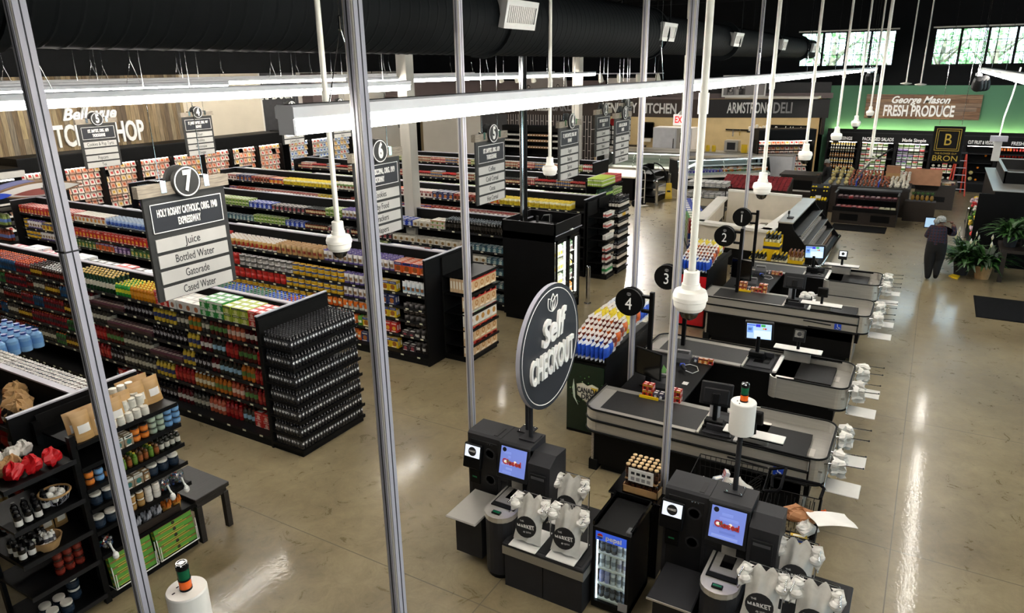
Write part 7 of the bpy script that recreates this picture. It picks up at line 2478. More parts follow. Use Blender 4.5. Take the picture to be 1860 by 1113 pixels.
for c in range(4):
    ITEMS.append(('navy', 2.66 + .14 * (c % 2) + .06, 7.05 + .14 * (c // 2), .121, 0, 0, 'on the bottom shelf of the dark tower'))
for h in range(2):
    ITEMS.append(('navy', 3.02, 7.2, .121 + h * .131, 0, 0, 'stacked on the bottom shelf of the dark tower'))
for k in range(5):
    o = crumple('leaf_bundle', (3.35 + .12 * (k % 3), 8.2 + .28 * k, 1.93), .14, 'kraft', 'brown dried-leaf bundle on top of the gift gondola, %s from the near end' % ['first', 'second', 'third', 'fourth', 'fifth'][k], 'bundle', .8, 'dried bundles', 50 + k)
random.seed(21)
# low dark wooden bench
t = thing('wooden_table', 'low dark wooden table beside the bath end display', 'table', (4.6, 7.3, 0))
obj('table_top', MB().box(-.24, .24, -.39, .39, .56, .62, 'blackwood', None, None, .006), t)
obj('apron', MB().box(-.21, .21, -.36, .36, .48, .56, 'blackwood'), t)
for sx in (-1, 1):
    for sy in (-1, 1):
        obj('leg', MB().box(sx * .19 - .035, sx * .19 + .035, sy * .34 - .035, sy * .34 + .035, 0, .5, 'blackwood', None, None, .004), t)

# ---------------------------------------------------------------- white service desk and open rack behind the far checkouts
t = thing('service_desk', 'large white angled service desk beyond the farthest checkout', 'counter', (0, 0, 0))


def wall_seg(m, a, b_, z0, z1, th, mt, ext=0.):
    a, b_ = Vector((*a, 0)), Vector((*b_, 0))
    d = (b_ - a); L = d.length; d.normalize()
    M = Matrix.Translation(a) @ Matrix.Rotation(math.atan2(d.y, d.x), 4, 'Z')
    m.box(-ext, L + ext, -th / 2, th / 2, z0, z1, mt, None, M)


PA, PB, PC, PD = (20.3, 5.55), (20.0, 3.55), (24.5, 5.95), (22.9, 3.4)
c = MB()
for a, b_ in ((PA, PB), (PA, PC), (PB, PD)):
    wall_seg(c, a, b_, .5, 1.08, .16, 'cream', .06)
obj('front_panel', c, t)
c = MB()
for a, b_ in ((PA, PB), (PA, PC), (PB, PD)):
    wall_seg(c, a, b_, 1.08, 1.16, .34, 'whiteplastic', .1)
obj('counter_top', c, t)
c = MB()
for a, b_ in ((PA, PB), (PA, PC), (PB, PD)):
    wall_seg(c, a, b_, 0, .5, .1, 'black', .03)
obj('base', c, t)
c = MB()
wall_seg(c, (23.9, 5.6), (23.6, 3.3), 0, 1.48, .1, 'cream'); wall_seg(c, (23.9, 5.6), (23.6, 3.3), 1.48, 1.54, .16, 'whiteplastic')
obj('back_panel', c, t)
obj('inner_worktop', MB().box(20.9, 23.4, 3.8, 4.4, .7, .74, 'cream').box(20.9, 23.4, 4.4, 4.44, .2, .74, 'cream'), t)
for k, (x, y, w, h, mm, lb) in enumerate([(21.6, 4.05, .5, .16, 'whiteplastic', 'white printer on the inner worktop of the white service desk'), (22.3, 4.1, .3, .1, 'chrome', 'steel tray on the inner worktop of the white service desk'), (21.1, 4.1, .3, .08, 'charcoal', 'dark keyboard tray on the inner worktop of the white service desk')]):
    o = tag(obj(['printer', 'tray', 'keyboard'][k], MB().box(-w / 2, w / 2, -.15, .15, 0, h * .7, mm, None, None, .02).box(-w / 2 + .04, w / 2 - .04, -.1, .1, h * .7, h, mm, None, None, .01)), lb, ['printer', 'tray', 'keyboard'][k])
    o.location = (x, y, .741)
t = thing('open_rack', 'black slanted open case of packaged bread right of the white service desk', 'display case', (20.0, 2.15, 0))
c = MB()
pf = [(0.05, 0), (0, .3), (.75, 1.2), (.8, 1.35), (1.15, 1.35), (1.15, 0)]
for x in (0, 4.1):
    c.prism(pf, x, x + .05, 'x', 'black')
c.prism([(.05, 0), (.0, .22), (.1, .3), (1.15, .3), (1.15, 0)], .05, 4.1, 'x', 'black'); c.box(.05, 4.1, 1.1, 1.15, .3, 1.3, 'blackmatte')
obj('body', c, t)
for y, z in ((.18, .5), (.36, .78), (.55, 1.04)):
    obj('shelf', MB().box(.05, 4.1, y, 1.1, z - .025, z, 'black').box(.05, 4.1, y - .01, y, z - .03, z + .02, 'steel2'), t)
obj('case_top', MB().box(0, 4.15, .78, 1.17, 1.35, 1.385, 'steel'), t)
obj('bumper', MB().tube([(-.03, .6, .25), (-.03, .0, .28), (.1, -.05, .28), (4.1, -.05, .28), (4.18, 0, .28)], .035, 6, 'chrome'), t)
bx('loaf', 'bread_pack', 'tan bread pack', .22, .16, .1, 'a87a48', 'd8d0c0', 'c89a5a'); bx('loafw', 'bread_pack', 'white bakery pack', .22, .16, .09, 'd8d4ce', 'b8b4b0', 'a8784a')
for j, (y, z) in enumerate(((.12, .31), (.3, .51), (.48, .79))):
    for c in range(16):
        ITEMS.append((['loaf', 'loafw', 'loafw'][j], 20.2 + c * .24, 2.15 + y + .14, z, 0, 0, ['lower', 'middle', 'upper'][j] + ' shelf of the slanted black case'))
t = thing('scale', 'small grey scale on top of the slanted black case', 'scale', (20.6, 3.1, 1.386))
obj('body', MB().box(-.1, .1, -.08, .08, 0, .04, 'charcoal', None, None, .01), t)
obj('head', MB().cyl((0, .05, .04), (0, .05, .14), .012, n=6, m='charcoal').box(-.05, .05, .03, .07, .12, .2, 'black'), t)
# yellow wine boxes
bt('wyel', 'dark wine bottle with yellow cap', '15140c', 'd8d0a8', 'd8b820', .038, .3, 'wine_bottle', neck=.42, sh=.58, band=(.18, .5))
bt('wred', 'dark wine bottle with red cap', '160c0a', 'd8d0a0', 'b01c1c', .038, .3, 'wine_bottle', neck=.42, sh=.58, band=(.18, .5))
bt('wtan', 'rose wine bottle with brown cap', '6a3a1c', 'd8c8a0', '7a4a2a', .038, .3, 'wine_bottle', neck=.42, sh=.58, band=(.18, .5))
WB = [(18.35, 3.42, 0, .62, 'wyel', 'front left'), (18.4, 2.92, 0, .62, 'wyel', 'front right'), (18.9, 3.2, 0, 1.02, 'wyel', 'tall rear'), (18.95, 2.62, 0, .6, 'wtan', 'right rear'), (17.95, 3.1, 0, .3, 'wred', 'lowest front')]
for k, (x, y, z, h, sk, nm) in enumerate(WB):
    t = thing('wine_carton', 'yellow and navy wine carton, %s one of the stack beyond the checkouts' % nm, 'box', (x, y, z), 0, 'yellow wine cartons')
    b = MB()
    b.box(-.2, .2, -.2, .2, 0, h, 'pk', 'd8b414'); b.box(-.205, .205, -.205, .205, h - .1, h - .03, 'pk', '1c2448'); b.box(-.205, .205, -.205, .205, .0, .06, 'pk', '1c2448')
    b.box(-.2, -.19, -.2, .2, h, h + .08, 'pk', 'd8b414'); b.box(.19, .2, -.2, .2, h, h + .22, 'pk', 'd8b414'); b.box(-.2, .2, .19, .2, h, h + .16, 'pk', 'd8b414')
    obj('carton', b, t)
    text('Cupido', .13, t, (-.206, 0, h * .5), m='letterblack', ext=.001, shear=.3, sx=.8)
    for r in range(4):
        for c in range(4):
            ITEMS.append((sk, x - .14 + r * .092, y + .14 - c * .092, z + h + .001, 0, 0, 'in the %s yellow wine carton' % nm))

# ---------------------------------------------------------------- produce department
t = thing('produce_case', 'dark wood low produce case with two tiers of packed grapes', 'display case', (27.5, .72, 0))
c = MB()
c.box(0.1, 1.4, 0, 2.05, 0, .5, 'darkwood'); c.box(.1, 1.4, 0, .06, .5, 1.08, 'darkwood'); c.box(.1, 1.4, 1.99, 2.05, .5, 1.08, 'darkwood'); c.box(.95, 1.4, 0, 2.05, .5, 1.05, 'black')
obj('body', c, t)
for y in (.2, 1.2):
    obj('grille', MB().box(.09, .1, y, y + .6, .12, .36, 'black'), t)
obj('shelf', MB().box(.06, .95, .06, 1.99, .5, .53, 'black').box(.45, .95, .06, 1.99, .8, .83, 'black').box(.05, .06, .0, 2.05, .45, .6, 'black').box(.9, 1.45, -.02, 2.07, 1.05, 1.1, 'charcoal'), t)
sku('grape', 'fruit_pack', 'clear pack of dark grapes', g_tray(.16, .14, .09, '3a1c24', '4a2430', 'c8b8b0'), .17, .15, .09)
sku('grapr', 'fruit_pack', 'clear pack of red berries', g_tray(.16, .14, .09, '7a1c24', '8a2a30', 'd8ccc4'), .17, .15, .09)
sku('grapw', 'fruit_pack', 'clear pack of pale fruit', g_tray(.16, .14, .09, '8a8a6a', 'a8a88a', 'dcdcd0'), .17, .15, .09)
for j, (xx, z) in enumerate(((.1, .53), (.27, .53), (.5, .83), (.68, .83))):
    for c in range(11):
        ITEMS.append((random.choice(['grape', 'grape', 'grapr'] if j > 1 else (['grapw'] if c < 3 else ['grapr', 'grape'])), 27.5 + xx + .09, .86 + c * .175, z, -PI / 2 + ru(-.1, .1), 0, ['lowest', 'lower', 'upper', 'topmost'][j] + ' row of the dark wood produce case'))
t = thing('lemon_stand', 'black stepped stand with two rows of lemons', 'display stand', (27.3, 2.95, 0))
obj('body', MB().prism([(0, 0), (0, .78), (.25, .85), (.3, 1.2), (.6, 1.3), (.6, 0)], 0, .62, 'y', 'black'), t)
obj('label', MB().box(-.01, .0, .22, .4, .88, .98, 'white'), t)
for r in range(2):
    for c in range(6):
        ITEMS.append(('lemn', 27.36 + r * .12, 3.03 + c * .095, .79 + .03 * r, ru(0, 6), 0, 'on the black lemon stand'))
        ITEMS.append(('lemn', 27.62 + .06 * r, 3.03 + c * .095, 1.06 + .12 * r, ru(0, 6), 0, 'on the black lemon stand')) if c not in (2, 3) else None
t = thing('produce_island', 'dark island heaped with onions and melons behind the grape case', 'display stand', (29.6, .5, 0))
obj('body', MB().box(0, 2.0, 0, 2.9, 0, .95, 'darkwood').box(-.04, 2.04, -.04, 2.94, .95, 1.05, 'blackwood'), t)
obj('divider', MB().box(0, 2.0, 1.0, 1.04, 1.05, 1.25, 'blue').box(0, 2.0, 1.75, 1.79, 1.05, 1.25, 'blue'), t)
for r in range(9):
    for c in range(22):
        kk = 'mush' if c < 5 else 'onion' if (c < 16) else 'melon'
        if kk == 'melon' and (c % 2 or r % 2):
            continue
        ITEMS.append((kk, 29.75 + r * .19, .6 + c * .128 + ru(-.03, .03), 1.05 + .05 * r * .8, ru(0, 6), 0, 'heaped on the dark produce island'))
t = thing('cardboard_sheet', 'large plain cardboard sheet standing on the produce island', 'cardboard', (31.2, .15, 1.0), 0)
obj('sheet', MB().box(-.02, .02, -.62, .62, 0, .62, 'cardboard', None, Matrix.Rotation(.35, 4, 'Y')), t)
t = tag(obj('cardboard_box', MB().box(-.1, .1, -.24, .24, 0, .55, 'kraft').box(-.12, .1, -.24, .24, .3, .56, 'cardboard')), 'narrow cardboard box standing left of the large cardboard sheet', 'box')
t.location = (30.9, 1.15, 1.15)
t = thing('produce_table', 'dark wooden produce table with pineapples at its end, left of the red ladder', 'display stand', (31.9, -1.0, 0))
obj('body', MB().box(0, 1.5, 0, 1.35, 0, .85, 'darkwood').box(-.05, 1.55, -.05, 1.4, .85, .95, 'blackwood').box(-.02, 0, .3, 1.3, .3, .5, 'black'), t)
for c in range(9):
    for r in range(2):
        ITEMS.append((random.choice(['loaf', 'grape', 'grapw']), 31.93 + r * .3, -.85 + c * .13, .951, -PI / 2, 0, 'on the dark produce table by the ladder'))
for k in range(5):
    x, y = 29.35 + ru(-.1, .1), .1 + k * .11 - .25
    t = thing('pineapple', 'pineapple, %s from the right at the end of the grape case' % ['first', 'second', 'third', 'fourth', 'fifth'][k], 'pineapple', (29.2, -.25 + k * .15, .72), 0, 'pineapples')
    obj('fruit', MB().ball((0, 0, .11), .065, 10, 6, 'pk', '8a6a2a', None, 1.6), t)
    lf = MB()
    for i in range(14):
        a = i * 2.4
        q_ = .03 + .05 * (i / 14)
        lf.add([(.015 * math.cos(a), .015 * math.sin(a), .2), (q_ * math.cos(a + .2), q_ * math.sin(a + .2), .27), (q_ * 1.6 * math.cos(a), q_ * 1.6 * math.sin(a), .36 - .004 * i), (q_ * math.cos(a - .2), q_ * math.sin(a - .2), .27)], [(0, 1, 2, 3)], 'leaf')
    obj('crown', lf, t)
tag(obj('pineapple_crate', MB().box(29.02, 29.5, -.4, .58, 0, .71, 'darkwood')), 'dark crate under the pineapples at the end of the grape case', 'crate')
# red table and dark tables near the deli
t = thing('berry_table', 'dark wood slanted table of red fruit packs behind the white service desk', 'display stand', (29.0, 4.6, 0))
obj('body', MB().prism([(0, 0), (0, .72), (1.3, 1.1), (1.3, 0)], 0, 2.6, 'y', 'darkwood'), t)
for r in range(7):
    for c in range(15):
        ITEMS.append(('grapr', 29.1 + r * .17, 4.7 + c * .172, .76 + r * .05, -PI / 2, -.25, 'on the slanted red fruit table'))
for k, (x, y, lb) in enumerate([(33.2, 4.7, 'dark wood counter with an open front behind the berry table')]):
    t = thing('wood_counter', lb, 'counter', (x - .5, y - .7, 0))
    obj('body', MB().box(0, 1.2, 0, 1.5, 0, .85, 'darkwood').box(-.06, 1.26, -.06, 1.56, .85, .93, 'blackwood'), t)
    obj('recess', MB().box(-.01, .0, .2, 1.3, .3, .7, 'black').box(-.03, 0, .25, 1.25, .22, .28, 'signgrey'), t)
# bagged bread rack and soda cartons left of the desk
t = thing('bagged_roll_rack', 'wire rack of clear bagged rolls behind the white service desk', 'display stand', (26.4, 6.3, 0))
f = MB()
for x in (0, .8):
    for y in (0, 1.5):
        f.cyl((x, y, 0), (x, y, 1.2), .02, n=6, m='black')
obj('post', f, t)
for z in (.3, .75, 1.15):
    obj('shelf', MB().box(0, .8, 0, 1.5, z - .02, z, 'charcoal2'), t)
sku('clearb', 'roll_bag', 'clear bag of rolls', g_bag(.2, .12, .18, 'a8a8a4', '8a8a8a', 'c8c4bc', 'd2d2d0'), .2, .13, .18)
for z in (.75, 1.15):
    for r in range(4):
        for c in range(7):
            ITEMS.append(('clearb', 26.5 + r * .19, 6.4 + c * .21, z, -PI / 2 + ru(-.4, .4), 0, ('upper' if z > 1 else 'lower') + ' shelf of the bagged roll rack'))
t = thing('soda_stack', 'long low stack base of blue and green soda cases left of the white service desk', 'display stand', (21.6, 5.6, 0), .37)
obj('pallet', MB().box(0, 4.2, 0, .6, 0, .1, 'black').box(-.02, .0, 0, .6, 0, .5, 'pk', '1a3a8a'), t)
tt = text('pepsi', .3, t, (-.025, .32, .28), sx=.9, ext=.002)
bx('sodab', 'soda_case', 'blue soda case', .4, .28, .13, '1c3aa0', '24408c', 'a82a2a', 1); bx('sodag', 'soda_case', 'green soda case', .4, .28, .13, '2f7a3a', 'b8c83a', 'd8d8c0', 1); bx('sodar', 'soda_case', 'red soda case', .4, .28, .13, '8a1c22', 'a82a2a', 'd8c8c0', 1)
Mx = Matrix.Translation((21.6, 5.6, 0)) @ Matrix.Rotation(.37, 4, 'Z')
for c in range(10):
    for r in range(2):
        for h in range(6):
            if h < 4 and c > 2:
                continue
            p = Mx @ Vector((.21 + c * .41, .15 + r * .29, .1 + h * .132))
            ITEMS.append((('sodar' if c < 1 else 'sodag' if c < 4 else 'sodab'), p.x, p.y, p.z, .37, 0, ['bottom', 'second', 'third', 'fourth', 'fifth', 'top'][h] + ' layer of the soda stack left of the service desk'))
# ladder
t = thing('step_ladder', 'red step ladder standing open before the produce wall', 'ladder', (36.0, -1.15, 0), .15)
for nm, x0, x1 in (('front_frame', -.35, .05), ('rear_frame', .6, .12)):
    f = MB()
    for s in (-1, 1):
        f.cyl((x0, s * .28, 0), (x1, s * .16, 1.75), .035, n=4, m='ladder')
    obj(nm, f, t)
for i in range(1, 6):
    u = i / 6
    obj('step', MB().box(-.35 + .4 * u - .04, -.35 + .4 * u + .06, -.28 + .12 * u, .28 - .12 * u, 1.75 * u - .02, 1.75 * u, 'alu2'), t)
obj('ladder_cap', MB().box(-.02, .2, -.18, .18, 1.73, 1.79, 'charcoal'), t)
# mats
for x0, x1, y0_, y1_, lb in ((18.15, 19.93, -3.3, -1.4, 'black floor mat at the right edge'), (26.35, 27.45, .95, 2.65, 'dark brown floor mat in front of the grape case')):
    t = tag(obj('floor_mat', MB().box(x0, x1, y0_, y1_, 0, .012, 'rubber').box(x0 + .04, x1 - .04, y0_ + .04, y1_ - .04, .012, .016, 'rubber')), lb, 'mat', 'floor mats')
# flower cooler and its sign
t = thing('flower_case', 'big black flower cooler with an open topped rim at the right edge', 'refrigerator', (23.2, -3.6, 0))
obj('body', MB().box(0, 5.2, 0, 1.95, .1, 2.08, 'black').box(.05, 5.15, .05, 1.9, 0, .1, 'blackmatte'), t)
r = MB()
for a in ((1.5, 5.0, .0, .04), (1.5, 5.0, 1.66, 1.7), (1.5, 1.54, 0, 1.7), (4.96, 5.0, 0, 1.7)):
    r.box(*a, 2.08, 2.42, 'black')
    r.box(a[0] - .02, a[1] + .02, a[2] - .02, a[3] + .02, 2.42, 2.44, 'steel2')
obj('top_rim', r, t)
obj('top_plate', MB().box(0, 5.2, 0, 2.0, 2.08, 2.1, 'steel2'), t)
obj('machinery', MB().box(2.0, 2.6, .4, 1.0, 2.1, 2.3, 'steel2').cyl((3.2, .5, 2.1), (3.2, .5, 2.3), .12, n=12, m='charcoal').tube([(3.2, .8, 2.15), (3.6, .9, 2.2), (4.0, .6, 2.15)], .03, 6, 'steel'), t)
obj('shelf', MB().box(.1, 5.1, 1.95, 2.3, .3, .33, 'black').box(.1, 5.1, 1.95, 2.2, .8, .83, 'black').box(0, .05, 1.95, 2.3, 0, 2.0, 'black'), t)
for k in range(22):
    x, y, z = 23.5 + (k % 11) * .4, -1.42 - .1 * (k // 11), (.33, .83)[k % 2]
    c = ['d8d4cc', 'd8b83a', 'c83a3a', '6a9a3a', 'e0c8d0'][k % 5]
    nm_ = ['white', 'yellow', 'red', 'green', 'pale pink'][k % 5]
    t = thing('flower_bunch', nm_ + ' flower bunch on the left side shelves of the black flower cooler', 'flowers', (x, y, z), 0, nm_ + ' flower bunches')
    f = MB()
    for i in range(9):
        f.ball((ru(-.1, .1), ru(-.08, .08), .3 + ru(0, .12)), .045, 6, 4, 'pkm', c)
    obj('blossom', f, t)
    s = MB()
    for i in range(6):
        s.cyl((0, 0, 0), (ru(-.08, .08), ru(-.06, .06), .32), .008, n=4, m='leaf')
    s.cyl((0, 0, 0), (0, 0, .18), .05, .08, 10, 'leafdark')
    obj('stem', s, t)
t = thing('hanging_sign', 'black square sign with gold double border, letter B and the word BRON', 'sign', (22.0, -.32, 0))
obj('board', MB().box(-.03, .03, -.35, .35, 2.9, 3.84, 'black', None, None, .008), t)
g = MB()
for h_, w_ in ((.28, .012), (.235, .012)):
    for a in ((-h_, -h_ + w_, 3.2 + .3 - h_, 3.2 + .3 + h_), (h_ - w_, h_, 3.5 - h_, 3.5 + h_), (-h_, h_, 3.5 - h_, 3.5 - h_ + w_), (-h_, h_, 3.5 + h_ - w_, 3.5 + h_)):
        g.box(-.036, -.03, *a, 'gold')
obj('gold_border', g, t)
text('B', .42, t, (-.034, 0, 3.49), m='gold', ext=.003, sx=.8)
text('BRON', .2, t, (-.034, 0, 3.02), m='gold', ext=.003, w=.56)
text('THE FLOWER GUY', .06, t, (-.034, 0, 3.15), m='gold', ext=.001, w=.5)
obj('cable', MB().cyl((0, -.25, 3.88), (0, -.25, 8.55), .005, n=4, m='chrome').cyl((0, .25, 3.88), (0, .25, 8.55), .005, n=4, m='chrome'), t)


def lily(loc, s, label, flowers, seed, name='potted_plant', petal='e8e6dc', pot='charcoal'):
    random.seed(seed)
    t = thing(name, label, 'plant', loc)
    obj('pot', MB().lathe([(0, 0), (.13 * s, 0), (.17 * s, .28 * s), (.16 * s, .28 * s), (.15 * s, .25 * s), (0, .25 * s)], (0, 0, 0), 16, pot), t)
    f = MB()
    for i in range(130):
        a = ru(0, 6.28); L = ru(.35, .85) * s; el = ru(.35, 1.35); w = ru(.03, .065) * s
        T = Matrix.Translation((0, 0, .25 * s)) @ Matrix.Rotation(a, 4, 'Z')
        pts = []
        for j in range(6):
            u = j / 5
            x = L * (u * math.cos(el) + .12 * u * u * u)
            z = L * (u * math.sin(el) - .42 * u * u * u)
            pts.append((x, z, w * math.sin(PI * min(1, u * .85 + .12)) * (.25 if u < .3 else 1)))
        vs = [v for x, z, q_ in pts for v in ((x, -q_, z + .2 * q_), (x, 0, z), (x, q_, z + .2 * q_))]
        fs = []
        for j in range(5):
            fs += [(3 * j, 3 * j + 1, 3 * j + 4, 3 * j + 3), (3 * j + 1, 3 * j + 2, 3 * j + 5, 3 * j + 4)]
        f.add(vs, fs, 'leaf' if i % 3 else 'leafdark', None, T, True)
    tag(obj('leaves', f, t))
    for i in range(flowers):
        a = ru(0, 6.28); h = ru(.7, .95) * s
        x, y = .22 * s * math.cos(a), .22 * s * math.sin(a)
        b = MB()
        b.tube([(0, 0, .25 * s), (x * .6, y * .6, h * .7), (x, y, h)], .007, 5, 'leaf')
        b.add([(x, y, h - .02), (x + .035 * math.cos(a + 1.4), y + .035 * math.sin(a + 1.4), h + .06), (x + .02, y, h + .15), (x - .035 * math.cos(a + 1.4), y - .035 * math.sin(a + 1.4), h + .06)], [(0, 1, 2, 3)], 'pkm', petal)
        b.cyl((x, y, h), (x - .01, y, h + .08), .012, n=6, m='pkm', col='d8d0a0')
        obj('blossom', b, t)
    return t


lily((21.95, -1.15, 0), 1.2, 'potted peace lily with white flowers right of the walking person', 5, 61)
lily((21.75, -1.62, 0), 1.25, 'second potted peace lily, in a wicker pot nearer the flower table', 4, 62, pot='kraft')
lily((22.75, -1.2, 0), 1.15, 'leafy potted plant behind the two peace lilies', 1, 63)
t = thing('flower_table', 'dark wooden flower table at the right edge', 'table', (22.1, -2.5, 0))
obj('table_top', MB().box(-.6, .6, -.8, .6, .78, .86, 'darkwood'), t)
for sx in (-1, 1):
    for sy in (-.7, .5):
        obj('leg', MB().box(sx * .52 - .05, sx * .52 + .05, sy - .05, sy + .05, 0, .78, 'darkwood'), t)
lily((22.0, -2.1, .86), 1.0, 'trailing green potted plant on the flower table', 0, 64)
lily((22.3, -2.5, .86), 1.05, 'potted plant with magenta blossoms on the flower table', 7, 65, petal='a01c78')
lily((21.8, -2.75, .86), 1.0, 'green potted plant at the outer end of the flower table', 0, 66)
random.seed(33)
t = tag(obj('yellow_flyer', MB().prism([(-.2, -.08), (.12, -.14), (.22, .02), (.05, .12), (-.12, .06)], 0, .03, 'z', 'yellow')), 'yellow folded sheet lying on the floor beside the peace lilies', 'paper')
t.location = (21.55, -1.0, 0)
t = thing('green_bin', 'edge of a dark green bin at the right border', 'bin', (10.75, -2.0, 0))
obj('body', MB().lathe([(0, 0), (.24, 0), (.32, .6), (.34, .62), (.3, .62), (.23, .05), (0, .05)], (0, 0, 0), 24, 'lampgreen'), t)

# ---------------------------------------------------------------- kitchen fittings
t = thing('oven', 'steel combi oven with a blue display in the kitchen', 'oven', (37.4, 11.9, 0))
obj('body', MB().box(0, 1.0, -1.0, 1.1, .0, 2.35, 'fixture', None, None, .02), t)
obj('control_panel', MB().box(-.02, 0, -.85, -.2, 1.0, 2.3, 'steel2').box(-.03, -.02, -.65, -.4, 1.6, 2.1, 'blackgloss').box(-.035, -.03, -.6, -.45, 1.75, 1.95, 'screen', '4a7ab0'), t)
obj('door', MB().box(-.03, 0, -.15, 1.05, .9, 2.3, 'fixture', None, None, .01).cyl((-.06, -.05, 1.3), (-.06, -.05, 1.8), .02, n=6, m='black'), t)
t = thing('menu_board', 'black board with white notes and a red round badge in the kitchen', 'board', (37.8, 15.2, 2.0))
b = MB()
b.box(-.03, .03, -.7, .7, -.75, .6, 'black')
obj('board', b, t)
b = MB()
for r in range(4):
    for c in range(4):
        b.box(-.04, -.03, -.6 + c * .32, -.35 + c * .32, -.65 + r * .26, -.45 + r * .26, 'letterwhite' if (r + c) % 3 else 'lettergrey')
b.disc((-.045, .2, .55), .22, 16, (-1, 0, 0), 'red')
obj('note', b, t)
t = thing('glass_door_fridge', 'dark glass-door fridge below the kitchen board', 'refrigerator', (37.6, 14.6, 0))
obj('body', MB().box(0, .8, -.9, .9, 0, 1.3, 'black'), t)
obj('door', MB().box(-.03, 0, -.88, -.02, .1, 1.25, 'charcoal2').box(-.03, 0, .02, .88, .1, 1.25, 'charcoal2'), t)
t = thing('towel_dispenser', 'black paper towel dispenser on the tan kitchen wall', 'dispenser', (40.3, 14.3, 1.95))
obj('body', MB().box(-.15, .1, -.35, .35, -.45, .45, 'blackgloss', None, None, .06), t)
obj('paper', MB().box(-.1, -.05, -.2, .2, -.65, -.45, 'white'), t)
obj('mount', MB().box(.1, .12, -.2, .2, -.3, .3, 'black'), t)
t = thing('knife_rail', 'dark knife rail on the tan kitchen wall', 'rail', (40.3, 9.3, 2.1))
obj('rail', MB().box(0, .1, -.6, .6, -.03, .03, 'black'), t)
obj('knife', MB().box(-.02, 0, -.2, -.15, -.3, .0, 'chrome').box(-.02, 0, .15, .22, -.35, .0, 'chrome'), t)
t = thing('wall_shelf', 'black shelf of white cups on the tan deli wall, beside a black name board', 'shelf', (38.6, 7.5, 2.15))
obj('board', MB().box(0, .5, -.9, .9, -.03, .03, 'black').box(.3, .5, -.7, -.66, -.3, 0, 'black').box(.3, .5, .66, .7, -.3, 0, 'black'), t)
for k in range(6):
    o = tag(obj('cup_stack', MB().lathe([(0, 0), (.05, 0), (.075, .22 + .05 * (k % 3)), (0, .24 + .05 * (k % 3))], (0, 0, 0), 10, 'whiteplastic')), 'stack of white cups on the black deli wall shelf', 'cups', 'cup stacks on the deli shelf')
    o.location = (38.8, 8.3 - k * .17, 2.181)
t = thing('name_board', 'long black board with white lettering on the deli wall shelf', 'sign', (38.4, 6.4, 2.35))
obj('board', MB().box(0, .1, -.9, .8, -.2, .2, 'black'), t)
text("Boar's Head", .34, t, (-.006, .0, 0), ext=.002, sx=.75, shear=.2, off=.006)
for k, (x, y, z, w, mm, lb) in enumerate([(36.6, 8.6, 1.36, .5, 'steel', 'steel box standing on the deli counter'), (36.2, 9.7, 1.36, .12, 'yellow', 'yellow jar row on the deli counter'), (36.1, 7.9, 1.36, .12, 'yellow', 'yellow card standing on the deli counter'), (36.6, 7.2, 1.36, .4, 'fixture', 'grey slicer on the deli counter')]):
    b = MB()
    if k == 1:
        for q_ in range(3):
            b.lathe([(0, 0), (.1, 0), (.1, .25), (.07, .3), (0, .3)], (0, (q_ - 1) * .28, 0), 10, 'yellow')
    elif k == 2:
        b.box(-.02, .02, -.14, .14, 0, .4, 'yellow')
    else:
        b.box(-w / 2, w / 2, -w * .7, w * .7, 0, w * 1.1, mm, None, None, .03); b.box(-w / 2 - .02, -w / 2, -w * .4, w * .4, w * .2, w * .9, 'charcoal')
    if k == 1:
        for q_ in range(3):
            o = tag(obj('jar', MB().lathe([(0, 0), (.1, 0), (.1, .25), (.07, .3), (0, .3)], (0, 0, 0), 12, 'yellow')), 'yellow jar on the deli counter, %s of three' % ['left', 'middle', 'right'][q_], 'jar', 'yellow jars on the deli counter')
            o.location = (x, y - (q_ - 1) * .3, z)
        continue
    o = tag(obj(['steel_box', '', 'price_card', 'slicer'][k], b), lb, ['box', '', 'card', 'slicer'][k])
    o.location = (x, y, z)
t = thing('deli_back_counter', 'long pale counter behind the glass cases in the kitchen', 'counter', (35.9, 5.6, 0))
obj('body', MB().box(0, .9, 0, 10., 0, 1.3, 'fixture').box(-.03, .93, -.03, 10.03, 1.3, 1.355, 'steel2'), t)
# bakery shelves
for k in range(3):
    y = 16.6 + k * 1.55
    t = thing('bread_rack', 'black bread rack under the bakery letters, %s from the right' % ['first', 'second', 'third'][k], 'store shelving', (35.4, y, 0), 0, 'bread racks')
    obj('frame', MB().box(.55, .6, 0, 1.45, 0, 2.35, 'black').box(0, .6, 0, .05, 0, 2.35, 'black').box(0, .6, 1.4, 1.45, 0, 2.35, 'black').box(-.02, .6, 0, 1.45, 2.1, 2.4, 'black'), t)
    for z in (.5, .85, 1.2, 1.55, 1.85):
        obj('shelf', MB().box(0, .55, .05, 1.4, z - .03, z, 'black'), t)
    for z in (1.2, 1.55, 1.85):
        for c in range(8):
            ITEMS.append((['loafw', 'loaf', 'loafw'][k], 35.55, y + .15 + c * .17, z, -PI / 2 + 1.57, 0, 'on the %s bread rack below the bakery letters' % ['first', 'second', 'third'][k]))
t = thing('prep_table', 'steel preparation table with a white box in the far kitchen corner', 'table', (31., 29.2, 0))
obj('table_top', MB().box(-3, 2.5, -.4, .6, .9, .95, 'steel'), t)
obj('leg', MB().box(-2.9, 2.4, -.3, .5, 0, .9, 'blackmatte'), t)
t = thing('range_hood', 'large grey steel hood in the far kitchen corner', 'hood', (31.5, 29.6, 0))
obj('hood', MB().prism([(-.6, 2.7), (-.6, 2.85), (-.2, 3.5), (.8, 3.5), (.8, 2.7)], -3.5, 1.2, 'x', 'soffit'), t)
obj('duct', MB().box(-2, 0, 0, .8, 3.5, 5.3, 'soffit'), t)
